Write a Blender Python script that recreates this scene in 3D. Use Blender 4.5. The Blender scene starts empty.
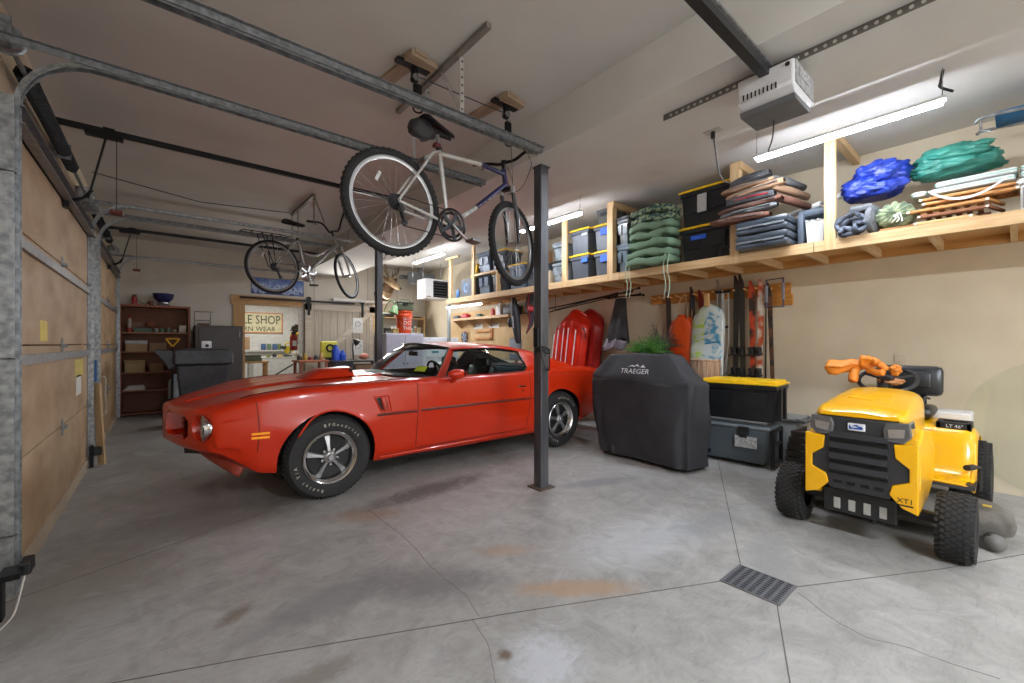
import bpy, bmesh, math, random
from mathutils import Vector, Matrix, noise
R = math.radians; PI = math.pi
C = bpy.context.scene.collection
rnd = random.Random(7)

def srgb(h):
    h = h.lstrip('#'); o = []
    for i in (0, 2, 4):
        c = int(h[i:i+2], 16) / 255
        o.append(c/12.92 if c <= .04045 else ((c+.055)/1.055)**2.4)
    return (*o, 1)

MATS = {}
def mat(name, col, rough=.5, metal=0, nz=None, col2=None, bump=None, coat=0, emit=0, spec=.5, stretch=None, ramp=(.35, .65)):
    """procedural principled material; nz = noise scale mixing col -> col2, bump = (scale, strength)"""
    if name in MATS: return MATS[name]
    m = bpy.data.materials.new(name); m.use_nodes = True
    nt = m.node_tree; N = nt.nodes; L = nt.links
    b = N['Principled BSDF']; c1 = srgb(col)
    b.inputs['Base Color'].default_value = c1
    b.inputs['Roughness'].default_value = rough; b.inputs['Metallic'].default_value = metal
    b.inputs['Specular IOR Level'].default_value = spec
    if coat: b.inputs['Coat Weight'].default_value = coat; b.inputs['Coat Roughness'].default_value = .06
    if emit:
        b.inputs['Emission Color'].default_value = c1; b.inputs['Emission Strength'].default_value = emit
    tc = N.new('ShaderNodeTexCoord'); src = tc.outputs['Object']
    if stretch:
        mp = N.new('ShaderNodeMapping'); mp.inputs['Scale'].default_value = stretch
        L.new(src, mp.inputs['Vector']); src = mp.outputs['Vector']
    if nz is None: nz = 12
    if col2 is None:
        col2c = tuple(x*.86 for x in c1[:3]) + (1,)
    else: col2c = srgb(col2)
    t = N.new('ShaderNodeTexNoise'); t.inputs['Scale'].default_value = nz; t.inputs['Detail'].default_value = 5
    L.new(src, t.inputs['Vector'])
    r = N.new('ShaderNodeValToRGB'); r.color_ramp.elements[0].position = ramp[0]; r.color_ramp.elements[1].position = ramp[1]
    r.color_ramp.elements[0].color = c1; r.color_ramp.elements[1].color = col2c
    L.new(t.outputs['Fac'], r.inputs['Fac']); L.new(r.outputs['Color'], b.inputs['Base Color'])
    if bump:
        t2 = N.new('ShaderNodeTexNoise'); t2.inputs['Scale'].default_value = bump[0]; t2.inputs['Detail'].default_value = 4
        L.new(src, t2.inputs['Vector'])
        bp = N.new('ShaderNodeBump'); bp.inputs['Strength'].default_value = bump[1]; bp.inputs['Distance'].default_value = .01
        L.new(t2.outputs['Fac'], bp.inputs['Height']); L.new(bp.outputs['Normal'], b.inputs['Normal'])
    MATS[name] = m; return m

def wood(name, c1, c2, scale=3, axis='Y', rough=.6):
    st = {'X': (1, 14, 14), 'Y': (14, 1, 14), 'Z': (14, 14, 1)}[axis]
    return mat(name, c1, rough, nz=scale, col2=c2, stretch=st, bump=(20, .08), ramp=(.3, .7))

def glassy(name, tint=(.8, .85, .85), refl=1.0, rough=.02, ior=1.45):
    if name in MATS: return MATS[name]
    m = bpy.data.materials.new(name); m.use_nodes = True; nt = m.node_tree; N = nt.nodes; L = nt.links
    N.remove(N['Principled BSDF'])
    tr = N.new('ShaderNodeBsdfTransparent'); tr.inputs['Color'].default_value = (*tint, 1)
    gl = N.new('ShaderNodeBsdfGlossy'); gl.inputs['Roughness'].default_value = rough
    lw = N.new('ShaderNodeLayerWeight'); pw = N.new('ShaderNodeMath'); pw.operation = 'POWER'; pw.inputs[1].default_value = 4; L.new(lw.outputs['Facing'], pw.inputs[0])
    fr = N.new('ShaderNodeMath'); fr.operation = 'MULTIPLY_ADD'; fr.inputs[1].default_value = .6*refl; fr.inputs[2].default_value = .035; L.new(pw.outputs[0], fr.inputs[0])
    mx = N.new('ShaderNodeMixShader')
    L.new(fr.outputs[0], mx.inputs[0]); L.new(tr.outputs[0], mx.inputs[1]); L.new(gl.outputs[0], mx.inputs[2])
    L.new(mx.outputs[0], N['Material Output'].inputs['Surface'])
    MATS[name] = m; return m

# ------------------------------------------------------------------ mesh builder
def basis(d):
    d = Vector(d).normalized()
    a = Vector((0, 0, 1)) if abs(d.z) < .9 else Vector((1, 0, 0))
    u = d.cross(a).normalized(); return u, d.cross(u).normalized(), d

class MB:
    def __init__(s): s.v = []; s.f = []
    def add(s, vs, fs):
        o = len(s.v); s.v += [Vector(p) for p in vs]; s.f += [tuple(i+o for i in f) for f in fs]; return s
    def box(s, c, d, rz=0, M=None, ch=0):
        x, y, z = d[0]/2, d[1]/2, d[2]/2
        if ch:
            k = min(ch, x*.9, y*.9, z*.9); bm = bmesh.new()
            bmesh.ops.create_cube(bm, size=1)
            for v in bm.verts: v.co = Vector((v.co.x*2*x, v.co.y*2*y, v.co.z*2*z))
            bmesh.ops.bevel(bm, geom=bm.edges[:], offset=k, segments=2, affect='EDGES', profile=.5)
            vs = [v.co.copy() for v in bm.verts]; bm.verts.index_update(); fs = [[v.index for v in f.verts] for f in bm.faces]; bm.free()
        else:
            vs = [Vector((a*x, b*y, e*z)) for a in (-1, 1) for b in (-1, 1) for e in (-1, 1)]
            fs = [(0, 1, 3, 2), (4, 6, 7, 5), (0, 4, 5, 1), (2, 3, 7, 6), (0, 2, 6, 4), (1, 5, 7, 3)]
        m = Matrix.Translation(c) @ (M.to_4x4() if M else Matrix.Rotation(rz, 4, 'Z'))
        return s.add([m @ v for v in vs], fs)
    def b2(s, p, q, ch=0):       # box from corner to corner
        c = [(a+b)/2 for a, b in zip(p, q)]; return s.box(c, [abs(a-b) for a, b in zip(p, q)], ch=ch)
    def bar(s, p, q, w, h, up=(0, 0, 1), ch=0):      # beam from p to q, w sideways, h along up
        p, q = Vector(p), Vector(q); d = (q-p); L_ = d.length; d.normalize()
        r = d.cross(Vector(up))
        if r.length < 1e-4: r = d.cross(Vector((1, 0, 0)))
        r.normalize(); u = r.cross(d)
        M = Matrix((d, r, u)).transposed()
        return s.box((p+q)/2, (L_, w, h), M=M, ch=ch)
    def tube(s, pts, r, n=8, closed=False, cap=True):
        pts = [Vector(p) for p in pts]; m = len(pts)
        rs = r if isinstance(r, (list, tuple)) else [r]*m
        vs = []; fs = []
        pu = None
        for i, p in enumerate(pts):
            if closed: d = pts[(i+1) % m]-pts[i-1]
            else: d = pts[min(i+1, m-1)]-pts[max(i-1, 0)]
            if d.length < 1e-9: d = Vector((0, 0, 1))
            d.normalize()
            if pu is None: u, w, _ = basis(d)
            else:
                u = pu - d*pu.dot(d)
                if u.length < 1e-6: u = basis(d)[0]
                u.normalize(); w = d.cross(u)
            pu = u
            for k in range(n):
                a = 2*PI*k/n; vs.append(p+(u*math.cos(a)+w*math.sin(a))*rs[i])
        for i in range(m if closed else m-1):
            j = (i+1) % m
            for k in range(n): fs.append((i*n+k, i*n+(k+1) % n, j*n+(k+1) % n, j*n+k))
        if not closed and cap: fs += [tuple(range(n))[::-1], tuple((m-1)*n+k for k in range(n))]
        return s.add(vs, fs)
    def lathe(s, prof, c=(0, 0, 0), ax=(0, 0, 1), n=24, cap=False):   # prof: (r, h)
        u, w, d = basis(ax); c = Vector(c); vs = []; fs = []; m = len(prof)
        for r, h in prof:
            for k in range(n):
                a = 2*PI*k/n; vs.append(c+d*h+(u*math.cos(a)+w*math.sin(a))*max(r, 1e-5))
        for i in range(m-1):
            for k in range(n): fs.append((i*n+k, i*n+(k+1) % n, (i+1)*n+(k+1) % n, (i+1)*n+k))
        if cap: fs += [tuple(range(n))[::-1], tuple((m-1)*n+k for k in range(n))]
        return s.add(vs, fs)
    def cyl(s, p, q, r, n=16, r2=None):
        p, q = Vector(p), Vector(q); return s.lathe([(0, 0), (r, 0), (r2 if r2 is not None else r, (q-p).length), (0, (q-p).length)], p, q-p, n)
    def ell(s, c, d, nu=16, nv=10, M=None, wob=0, seed=0):
        vs = []; fs = []
        for j in range(nv+1):
            t = PI*j/nv
            for i in range(nu):
                a = 2*PI*i/nu; p = Vector((math.sin(t)*math.cos(a)*d[0], math.sin(t)*math.sin(a)*d[1], math.cos(t)*d[2]))
                if wob: p *= 1+wob*noise.noise(p*(2.2/max(d))+Vector((seed, 0, 0)))
                if M: p = M @ p
                vs.append(Vector(c)+p)
        for j in range(nv):
            for i in range(nu): fs.append((j*nu+i, (j+1)*nu+i, (j+1)*nu+(i+1) % nu, j*nu+(i+1) % nu))
        return s.add(vs, fs)
    def prism(s, poly, a0, a1, axis='y'):    # poly of 2-D points, extruded along axis
        n = len(poly)
        f = {'y': lambda p, a: (p[0], a, p[1]), 'x': lambda p, a: (a, p[0], p[1]), 'z': lambda p, a: (p[0], p[1], a)}[axis]
        vs = [f(p, a0) for p in poly]+[f(p, a1) for p in poly]
        fs = [tuple(range(n)), tuple(range(2*n-1, n-1, -1))]+[(i, i+n, (i+1) % n+n, (i+1) % n) for i in range(n)]
        return s.add(vs, fs)
    def grid(s, f, nu, nv, cu=False):
        vs = [f(i/nu, j/nv) for i in range(nu+1) for j in range(nv+1)]
        return s.add(vs, [(i*(nv+1)+j, (i+1)*(nv+1)+j, (i+1)*(nv+1)+j+1, i*(nv+1)+j+1) for i in range(nu) for j in range(nv)])
    def loft(s, rings, cap=True, closed=True):
        n = len(rings[0]); m = len(rings); vs = [p for r in rings for p in r]; fs = []
        for i in range(m-1):
            for k in range(n if closed else n-1): fs.append((i*n+k, (i+1)*n+k, (i+1)*n+(k+1) % n, i*n+(k+1) % n))
        if cap: fs += [tuple(range(n)), tuple((m-1)*n+k for k in range(n))[::-1]]
        return s.add(vs, fs)
    def xf(s, M):
        s.v = [M @ v for v in s.v]; return s
    def build(s, name, m, parent=None, smooth=None, sub=0, thick=0, bev=0, fix=True):
        me = bpy.data.meshes.new(name); vs = s.v
        if parent is not None and parent in INV: inv = INV[parent]; vs = [inv @ v for v in vs]
        me.from_pydata([tuple(v) for v in vs], [], s.f); me.update()
        if fix:
            bm = bmesh.new(); bm.from_mesh(me); bmesh.ops.recalc_face_normals(bm, faces=bm.faces); bm.to_mesh(me); bm.free()
        o = bpy.data.objects.new(name, me); C.objects.link(o); me.materials.append(m)
        if parent is not None:
            o.parent = parent
            if parent in INV: INV[o] = INV[parent]
        if smooth: 
            me.shade_smooth()
            if smooth != 'all': me.set_sharp_from_angle(angle=R(smooth if isinstance(smooth, (int, float)) and smooth > 1 else 35))
        if thick:
            md = o.modifiers.new('thickness', 'SOLIDIFY'); md.thickness = thick; md.offset = 0
        if bev:
            md = o.modifiers.new('bevel', 'BEVEL'); md.width = bev; md.segments = 2; md.limit_method = 'ANGLE'
        if sub:
            md = o.modifiers.new('subdivision', 'SUBSURF'); md.levels = sub; md.render_levels = sub
        return o

INV = {}
def tag(o, label, cat, group=None, kind=None):
    if label: o['label'] = label
    if cat: o['category'] = cat
    if group: o['group'] = group
    if kind: o['kind'] = kind
    return o
def thing(name, label, cat, loc=(0, 0, 0), rz=0, group=None):
    o = bpy.data.objects.new(name, None); C.objects.link(o); o.empty_display_size = .1
    o.location = loc; o.rotation_euler = (0, 0, rz)
    INV[o] = (Matrix.Translation(loc) @ Matrix.Rotation(rz, 4, 'Z')).inverted()
    return tag(o, label, cat, group)
def solo(mb, name, m, label, cat, group=None, kind=None, **k):   # a thing that is one mesh, origin at its base
    xs = [v.x for v in mb.v]; ys = [v.y for v in mb.v]; zs = [v.z for v in mb.v]
    c = Vector(((min(xs)+max(xs))/2, (min(ys)+max(ys))/2, min(zs)))
    mb.v = [v-c for v in mb.v]
    o = mb.build(name, m, None, **k); o.location = c; INV[o] = Matrix.Translation(c).inverted()
    return tag(o, label, cat, group, kind)
def struct(name, mb, m, **k):
    o = mb.build(name, m, None, **k); o['kind'] = 'structure'; return o
def dup(o, parent=None, loc=None, rz=None, label=None):
    c = o.copy(); C.objects.link(c)
    if parent is not None: c.parent = parent
    if loc is not None: c.location = loc
    if rz is not None: c.rotation_euler[2] = rz
    if label: c['label'] = label
    for ch in list(o.children): dup(ch, c)
    return c
def txt(s, size, M, m, name='lettering', parent=None, ext=.001, align='CENTER', arc=None, sx=1):
    """lettering mesh placed by matrix M (text x axis / y axis -> local xy of M)"""
    def one(ch):
        cu = bpy.data.curves.new('t', 'FONT'); cu.body = ch; cu.size = size; cu.extrude = ext; cu.resolution_u = 2
        cu.align_x = align; cu.align_y = 'CENTER'
        o = bpy.data.objects.new('t', cu); C.objects.link(o)
        dg = bpy.context.evaluated_depsgraph_get(); me = bpy.data.meshes.new_from_object(o.evaluated_get(dg))
        vs = [v.co.copy() for v in me.vertices]; fs = [tuple(p.vertices) for p in me.polygons]
        bpy.data.objects.remove(o); bpy.data.curves.remove(cu); bpy.data.meshes.remove(me); return vs, fs
    mb = MB()
    if arc:
        r, a0, step = arc
        for i, ch in enumerate(s):
            if ch == ' ': continue
            vs, fs = one(ch); a = a0-step*i
            K = Matrix.Rotation(a-PI/2, 4, 'Z') @ Matrix.Translation((0, r, 0))
            mb.add([M @ (K @ v) for v in vs], fs)
    else:
        vs, fs = one(s); S = Matrix.Diagonal((sx, 1, 1, 1)); mb.add([M @ (S @ v) for v in vs], fs)
    return mb.build(name, m, parent, fix=False)
def frame(o, x, y):           # matrix with given origin, x and y axes
    x = Vector(x).normalized(); y = Vector(y).normalized(); z = x.cross(y)
    return Matrix.Translation(o) @ Matrix((x, y, z)).transposed().to_4x4()

# survey of the room: a pixel of the 1024x683 photograph meets a known plane of the room
F_, H_, HZ_ = 420., 1.244, 344.
SN, CN = math.sin(math.atan(350/F_)), math.cos(math.atan(350/F_))
def W(u, v, X=None, Y=None, Z=None):
    r = (u-512)/F_; d = (SN+CN*r, CN-SN*r, (HZ_-v)/F_)
    t = X/d[0] if X is not None else (Y/d[1] if Y is not None else (Z-H_)/d[2])
    return Vector((d[0]*t, d[1]*t, H_+d[2]*t))
def crom(pts, n):              # Catmull-Rom through points, n samples per span
    out = []; P = [Vector(p) for p in pts]
    for i in range(len(P)-1):
        p0 = P[i-1] if i else P[0]*2-P[1]; p1 = P[i]; p2 = P[i+1]; p3 = P[i+2] if i+2 < len(P) else P[-1]*2-P[-2]
        for k in range(n):
            t = k/n; out.append(.5*((2*p1)+(p2-p0)*t+(2*p0-5*p1+4*p2-p3)*t*t+(3*p1-p0-3*p2+p3)*t**3))
    out.append(P[-1]); return out
def baked(o, cutters):         # subtract cutters, keep a plain mesh
    for c in cutters:
        md = o.modifiers.new('cut', 'BOOLEAN'); md.operation = 'DIFFERENCE'; md.solver = 'EXACT'; md.object = c
    dg = bpy.context.evaluated_depsgraph_get(); me = bpy.data.meshes.new_from_object(o.evaluated_get(dg))
    o.modifiers.clear(); o.data = me
    for c in cutters: bpy.data.objects.remove(c)
    return o

# ------------------------------------------------------------------ camera, render look
cam = bpy.data.cameras.new('camera'); co = bpy.data.objects.new('camera', cam); C.objects.link(co)
co.location = (0, 0, H_); co.rotation_euler = (PI/2, 0, -math.atan(350/F_))
cam.sensor_width = 36; cam.lens = F_/1024*36; cam.shift_y = (HZ_-341.5)/1024*1.0; cam.clip_start = .03
bpy.context.scene.camera = co
sc = bpy.context.scene
sc.view_settings.view_transform = 'Standard'; sc.view_settings.look = 'None'; sc.view_settings.gamma = 1
sc.view_settings.use_curve_mapping = False; sc.view_settings.exposure = 0.24
try: sc.cycles.use_denoising = True
except Exception: pass
sc.cycles.max_bounces = 7; sc.cycles.sample_clamp_indirect = 6; sc.cycles.transparent_max_bounces = 12

# ------------------------------------------------------------------ materials
steel = mat('galvanised_steel', '#a9abac', .42, .85, nz=30, col2='#7f8284', bump=(60, .05))
steel2 = mat('dull_galvanised', '#8e9092', .5, .7, nz=45, col2='#6d6f70')
blk = mat('black_plastic', '#1b1c1e', .45)
blkm = mat('black_metal', '#161617', .4, .5)
rub = mat('rubber', '#1c1c1d', .8, bump=(90, .1))
wht = mat('white_plastic', '#e4e5e4', .4)
chrome = mat('chrome', '#d8d8d8', .12, 1)
pine = wood('pine', '#d2b58c', '#bd9868', 3, 'Y')
pinex = wood('pine_across', '#d2b58c', '#bd9868', 3, 'X')
pinez = wood('pine_upright', '#d8bb90', '#c29c6c', 3, 'Z')
paintm = mat('wall_paint', '#d0c4ac', .75, nz=3, col2='#c8bba2', bump=(120, .05))
ceilm = mat('ceiling_paint', '#cbc9c4', .85, nz=2, col2='#c5c3be', bump=(150, .06))
# ================================================================== room
XL, XR, YB, ZC, YF = -.68, 5.385, 10.1, 3.13, -4.5
def concrete():
    m = bpy.data.materials.new('concrete'); m.use_nodes = True; nt = m.node_tree; N = nt.nodes; L = nt.links
    b = N['Principled BSDF']; tc = N.new('ShaderNodeTexCoord'); O = tc.outputs['Object']
    def nz(scale, detail=6, rough=.6, dist=0, st=None):
        t = N.new('ShaderNodeTexNoise'); t.inputs['Scale'].default_value = scale; t.inputs['Detail'].default_value = detail
        t.inputs['Roughness'].default_value = rough; t.inputs['Distortion'].default_value = dist
        if st:
            mp = N.new('ShaderNodeMapping'); mp.inputs['Scale'].default_value = st[:3]; mp.inputs['Rotation'].default_value[2] = st[3]
            L.new(O, mp.inputs[0]); L.new(mp.outputs[0], t.inputs[0])
        else: L.new(O, t.inputs[0])
        return t.outputs['Fac']
    def ramp(f, a, b_, ca, cb):
        r = N.new('ShaderNodeValToRGB'); e = r.color_ramp.elements
        e[0].position = a; e[1].position = b_; e[0].color = (*ca, 1); e[1].color = (*cb, 1); L.new(f, r.inputs[0]); return r.outputs[0]
    def mix(f, a, c, mode='MIX'):
        x = N.new('ShaderNodeMix'); x.data_type = 'RGBA'; x.blend_type = mode
        if isinstance(f, float): x.inputs[0].default_value = f
        else: L.new(f, x.inputs[0])
        for i, q in ((6, a), (7, c)):
            if isinstance(q, tuple): x.inputs[i].default_value = q
            else: L.new(q, x.inputs[i])
        return x.outputs[2]
    base = ramp(nz(.9, 8, .62, .6), .32, .7, srgb('#86857f')[:3], srgb('#b2b1ae')[:3])
    base = mix(.42, base, ramp(nz(5, 8, .7, 1.2), .3, .72, srgb('#7b7b79')[:3], srgb('#c4c4c3')[:3]))
    sw = ramp(nz(6, 4, .6, 2.5, (1, 4, 1, .5)), .52, .68, (1, 1, 1), (.88, .88, .885)); base = mix(1., base, sw, 'MULTIPLY')
    sp = ramp(nz(38, 3, .5), .66, .74, (1, 1, 1), (.72, .7, .68)); base = mix(.6, base, sp, 'MULTIPLY')
    def spot(c, r, col, amt, st=(1, 1), rot=0, sc_=5):
        mp = N.new('ShaderNodeMapping'); mp.vector_type = 'TEXTURE'; mp.inputs['Location'].default_value = (c[0], c[1], 0)
        mp.inputs['Rotation'].default_value[2] = rot; mp.inputs['Scale'].default_value = (r*st[0], r*st[1], r)
        L.new(O, mp.inputs[0]); g = N.new('ShaderNodeTexGradient'); g.gradient_type = 'SPHERICAL'; L.new(mp.outputs[0], g.inputs[0])
        mu = N.new('ShaderNodeMath'); mu.operation = 'MULTIPLY'; L.new(g.outputs['Fac'], mu.inputs[0]); L.new(nz(sc_, 6, .7, 1.5), mu.inputs[1])
        r_ = ramp(mu.outputs[0], .1, .35, (0, 0, 0), (amt, amt, amt)); return r_
    for c, r, col, amt, st, rot, s_ in SPOTS:
        base = mix(spot(c, r, col, amt, st, rot, s_), base, srgb(col))
    L.new(base, b.inputs['Base Color'])
    rr = ramp(nz(2.5, 5), .3, .7, (.42, .42, .42), (.62, .62, .62)); L.new(rr, b.inputs['Roughness'])
    bp = N.new('ShaderNodeBump'); bp.inputs['Strength'].default_value = .12; bp.inputs['Distance'].default_value = .01
    L.new(nz(30, 5), bp.inputs['Height']); L.new(bp.outputs[0], b.inputs['Normal'])
    return m
def fl(u, v): p = W(u, v, Z=0); return (p.x, p.y)
SPOTS = [(fl(575, 588), .34, '#a98763', .7, (1.5, .35), R(-38), 9), (fl(507, 550), .22, '#a98a68', .5, (1.3, .5), R(-35), 9),
         (fl(545, 660), .26, '#d2d8e2', .5, (1, 1), 0, 14), (fl(365, 515), .35, '#9c7a5e', .55, (1.2, .5), R(-30), 8),
         (fl(430, 582), .38, '#6f6f70', .7, (1.6, .7), R(-40), 7), (fl(330, 600), .4, '#77787a', .6, (1.6, .5), R(10), 7),
         (fl(235, 615), .15, '#6d5f50', .7, (1, .5), R(40), 10), (fl(315, 677), .2, '#6d6358', .5, (1.5, .5), R(0), 16),
         (fl(505, 655), .05, '#5f4c38', .9, (1, 1), 0, 4), (fl(770, 560), .35, '#8b8b8c', .6, (1.8, .5), R(20), 8),
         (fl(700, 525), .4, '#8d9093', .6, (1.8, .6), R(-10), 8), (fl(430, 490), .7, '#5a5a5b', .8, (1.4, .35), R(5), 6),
         (fl(600, 482), .4, '#808387', .7, (1.6, .4), R(-20), 8), (fl(60, 590), .8, '#7d756b', .6, (1.2, .8), 0, 4),
         (fl(200, 520), .9, '#6e675f', .5, (1.4, .6), 0, 4), (fl(640, 540), .5, '#c4c8cd', .5, (1.5, .8), 0, 5)]
fo = MB().b2((XL-.35, YF, -.12), (XR+.15, YB+3.2, 0)); floor = struct('floor', fo, concrete())
dk = mat('joint_shadow', '#6a6660', .95)  # plain dark tone of the floor joint strips
def strip(pts, w, z=.0012, closed=False):
    mb = MB(); 
    for a, b in zip(pts, pts[1:]):
        a = Vector((*a, z)); b = Vector((*b, z)); d = (b-a).normalized(); n = Vector((-d.y, d.x, 0))*w/2
        mb.add([a-n, b-n, b+n, a+n, a-n-Vector((0, 0, .002)), b-n-Vector((0, 0, .002)), b+n-Vector((0, 0, .002)), a+n-Vector((0, 0, .002))],
               [(0, 1, 2, 3), (0, 4, 5, 1), (1, 5, 6, 2), (2, 6, 7, 3), (3, 7, 4, 0)])
    return mb
# saw joints running out from the drain corners and hairline cracks
for pts in ([(2.258, .988), fl(512, 613), fl(256, 656.5), (-.55, 2.3)], [(2.492, .987), fl(720, 470), (4.75, 2.13)],
            [(2.493, .721), fl(942, 569), (5.3, -.7)], [(2.252, .729), fl(790, 683), (.2, -.15)], [(-.6, 3.1), (.526, 3.54), (2.4, 4.27)]):
    strip(pts, .005).build('expansion_joint', dk, floor)
def crack(px):
    out = []
    for (a, b) in zip(px, px[1:]):
        for k in range(4):
            t = k/4; q = fl(a[0]+(b[0]-a[0])*t+rnd.uniform(-1, 1), a[1]+(b[1]-a[1])*t+rnd.uniform(-.6, .6)); out.append(q)
    out.append(fl(*px[-1])); return out
for px in ([(368, 510), (385, 522), (402, 535), (425, 560), (440, 575), (465, 594), (480, 617)], [(472, 621), (487, 640), (492, 665), (496, 683)],
           [(797, 592), (833, 619), (868, 638), (900, 645), (940, 660), (1000, 679)]):
    strip(crack(px), .003).build('crack', mat('crack_line', '#827e78', .95), floor)

ce = MB().b2((XL-.2, YF, ZC), (XR+.15, YB+.1, ZC+.12)); struct('ceiling', ce, ceilm)
struct('trim_1', MB().b2((2.35, YF, 2.78), (3.2, YB, ZC)), mat('beam_paint', '#cbcac6', .8, nz=2, col2='#c4c3bf', bump=(150, .05)))   # dropped beam
struct('wall_right', MB().b2((XR, YF, 0), (XR+.12, YB+3, ZC)), paintm)
D = [(-.60, 2.25), (3.18, 6.0), (6.66, 9.42)]        # door bays on the left wall, 2.44 m high
mb = MB(); y = YF
for a, b in D:
    mb.b2((XL-.12, y, 0), (XL, a, ZC)); mb.b2((XL-.12, a, 2.44), (XL, b, ZC)); y = b
mb.b2((XL-.12, y, 0), (XL, YB, ZC)); struct('wall_left', mb, paintm)
ox0, ox1, oz = 1.30, 2.36, 2.05                     # opening in the back wall
mb = MB(); mb.b2((XL, YB, 0), (ox0, YB+.12, ZC)); mb.b2((ox0, YB, oz), (ox1, YB+.12, ZC)); mb.b2((ox1, YB, 0), (XR, YB+.12, ZC))
bw = mat('back_wall_paint', '#d3cfc4', .7, nz=2, col2='#cbc6ba')
struct('wall_back', mb, bw)
for x in (.25, 1.45, 2.6, 3.8, 4.95): pass
# plywood sheet seams on the back wall
sm = mat('seam', '#a59d8e', .9)
for k, x in enumerate((2.62, 3.84, 4.6)): struct('trim_%d' % (k+2), MB().b2((x, YB-.004, 0), (x+.012, YB, ZC)), sm)
# little room beyond the opening
mb = MB(); mb.b2((.2, 12.6, 0), (4.4, 12.7, ZC)); mb.b2((.1, YB+.12, 0), (.2, 12.7, ZC)); mb.b2((4.4, YB+.12, 0), (4.5, 12.7, ZC))
struct('wall_store_room', mb, mat('store_wall', '#e6e4de', .7))
struct('ceiling_store_room', MB().b2((.1, YB+.12, 2.6), (4.5, 12.7, 2.7)), mat('store_ceiling', '#d9cdb8', .8))
for k in range(5):
    tag(MB().b2((.2, 10.5+k*.42, 2.42), (4.4, 10.54+k*.42, 2.6)).build('ceiling_joist', pinex), None, None).__setitem__('kind', 'structure')
# casing round the opening
cas = MB(); cas.b2((ox0-.2, YB-.03, 0), (ox0, YB, oz)); struct('trim_6', cas, wood('casing', '#c9a371', '#b58c58', 3, 'Z'))
struct('trim_7', MB().b2((ox0-.24, YB-.035, oz), (ox1+.02, YB, 2.24)), wood('casing_head', '#c9a371', '#b58c58', 3, 'X'))
struct('trim_8', MB().b2((ox1-.06, YB-.03, 0), (ox1+.04, YB, oz)), mat('jamb_white', '#cfccc4', .6))

# ------------------------------------------------------------------ sectional garage doors
door_ply = mat('door_plywood', '#c4aa88', .6, nz=1.8, col2='#93704c', stretch=(1, 1, 2.2), bump=(14, .12), ramp=(.25, .8))
seamd = mat('door_seam', '#6b543c', .9)
strutm = mat('door_strut', '#9a9b9b', .45, .6, nz=20, col2='#85868a')
for n, (a, b) in enumerate(D):
    a -= .05; b += .05; xf = -.58
    dr = thing('door_%d' % (n+1), None, None, (xf, (a+b)/2, 0)); dr['kind'] = 'structure'
    for k in range(4):
        MB().b2((xf-.045, a, .02+k*.61), (xf, b, .02+k*.61+.604), ch=.004).build('door_panel', door_ply, dr)
    MB().b2((xf-.05, a, 0), (xf+.012, b, .10)).build('bottom_rail', mat('bottom_rail', '#b7a68f', .6), dr)
    MB().b2((xf-.075, a-.02, 0), (xf-.047, b+.02, 2.5)).build('backing_sheet', seamd, dr)  # added sheet behind the panels, stops outside light leaking through the seams
    for z in (.56, 1.13, 1.75): MB().b2((xf, a+.02, z), (xf+.02, b-.02, z+.055)).build('strut', strutm, dr) if z > 1 else None
    st = MB(); st.b2((xf, a, 2.33), (xf+.012, b, 2.42)); st.b2((xf, a, 2.33), (xf+.06, b, 2.335)); st.b2((xf, a, 2.415), (xf+.06, b, 2.42))
    st.build('top_strut', strutm, dr)
    for z in (.62, 1.23, 1.84):
        for y in (a+.06, (a+b)/2, b-.06):
            h = MB(); h.b2((xf, y-.02, z-.06), (xf+.008, y+.02, z+.06)); h.cyl((xf+.02, y-.03, z), (xf+.02, y+.03, z), .013, 8)
            h.b2((xf, y-.015, z-.014), (xf+.02, y+.015, z+.014)); h.build('hinge', steel2, dr)
    for y in (a+.035, b-.035):
        MB().b2((xf, y-.03, .02), (xf+.006, y+.03, 2.44)).build('end_stile', steel2, dr)
# white stain, yellow tag and paper on the near door
for (u0, v0, u1, v1, c) in ((40, 320, 47, 341, '#e3cf5a'), (75, 360, 83, 375, '#dcc865'), (76, 376, 81, 393, '#e8e6df')):
    p = W(u0, v0, X=-.58); q = W(u1, v1, X=-.58)
    tag(MB().b2((-.58, p.y, q.z), (-.5785, q.y, p.z)).build('sticker', mat('sticker'+c, c, .6)), 'small yellow sticker low on the near garage door panel' if c == '#e3cf5a' else ('yellow sticker at the far edge of the near garage door' if c == '#dcc865' else 'white paper strip at the far edge of the near garage door'), 'sticker')

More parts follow.
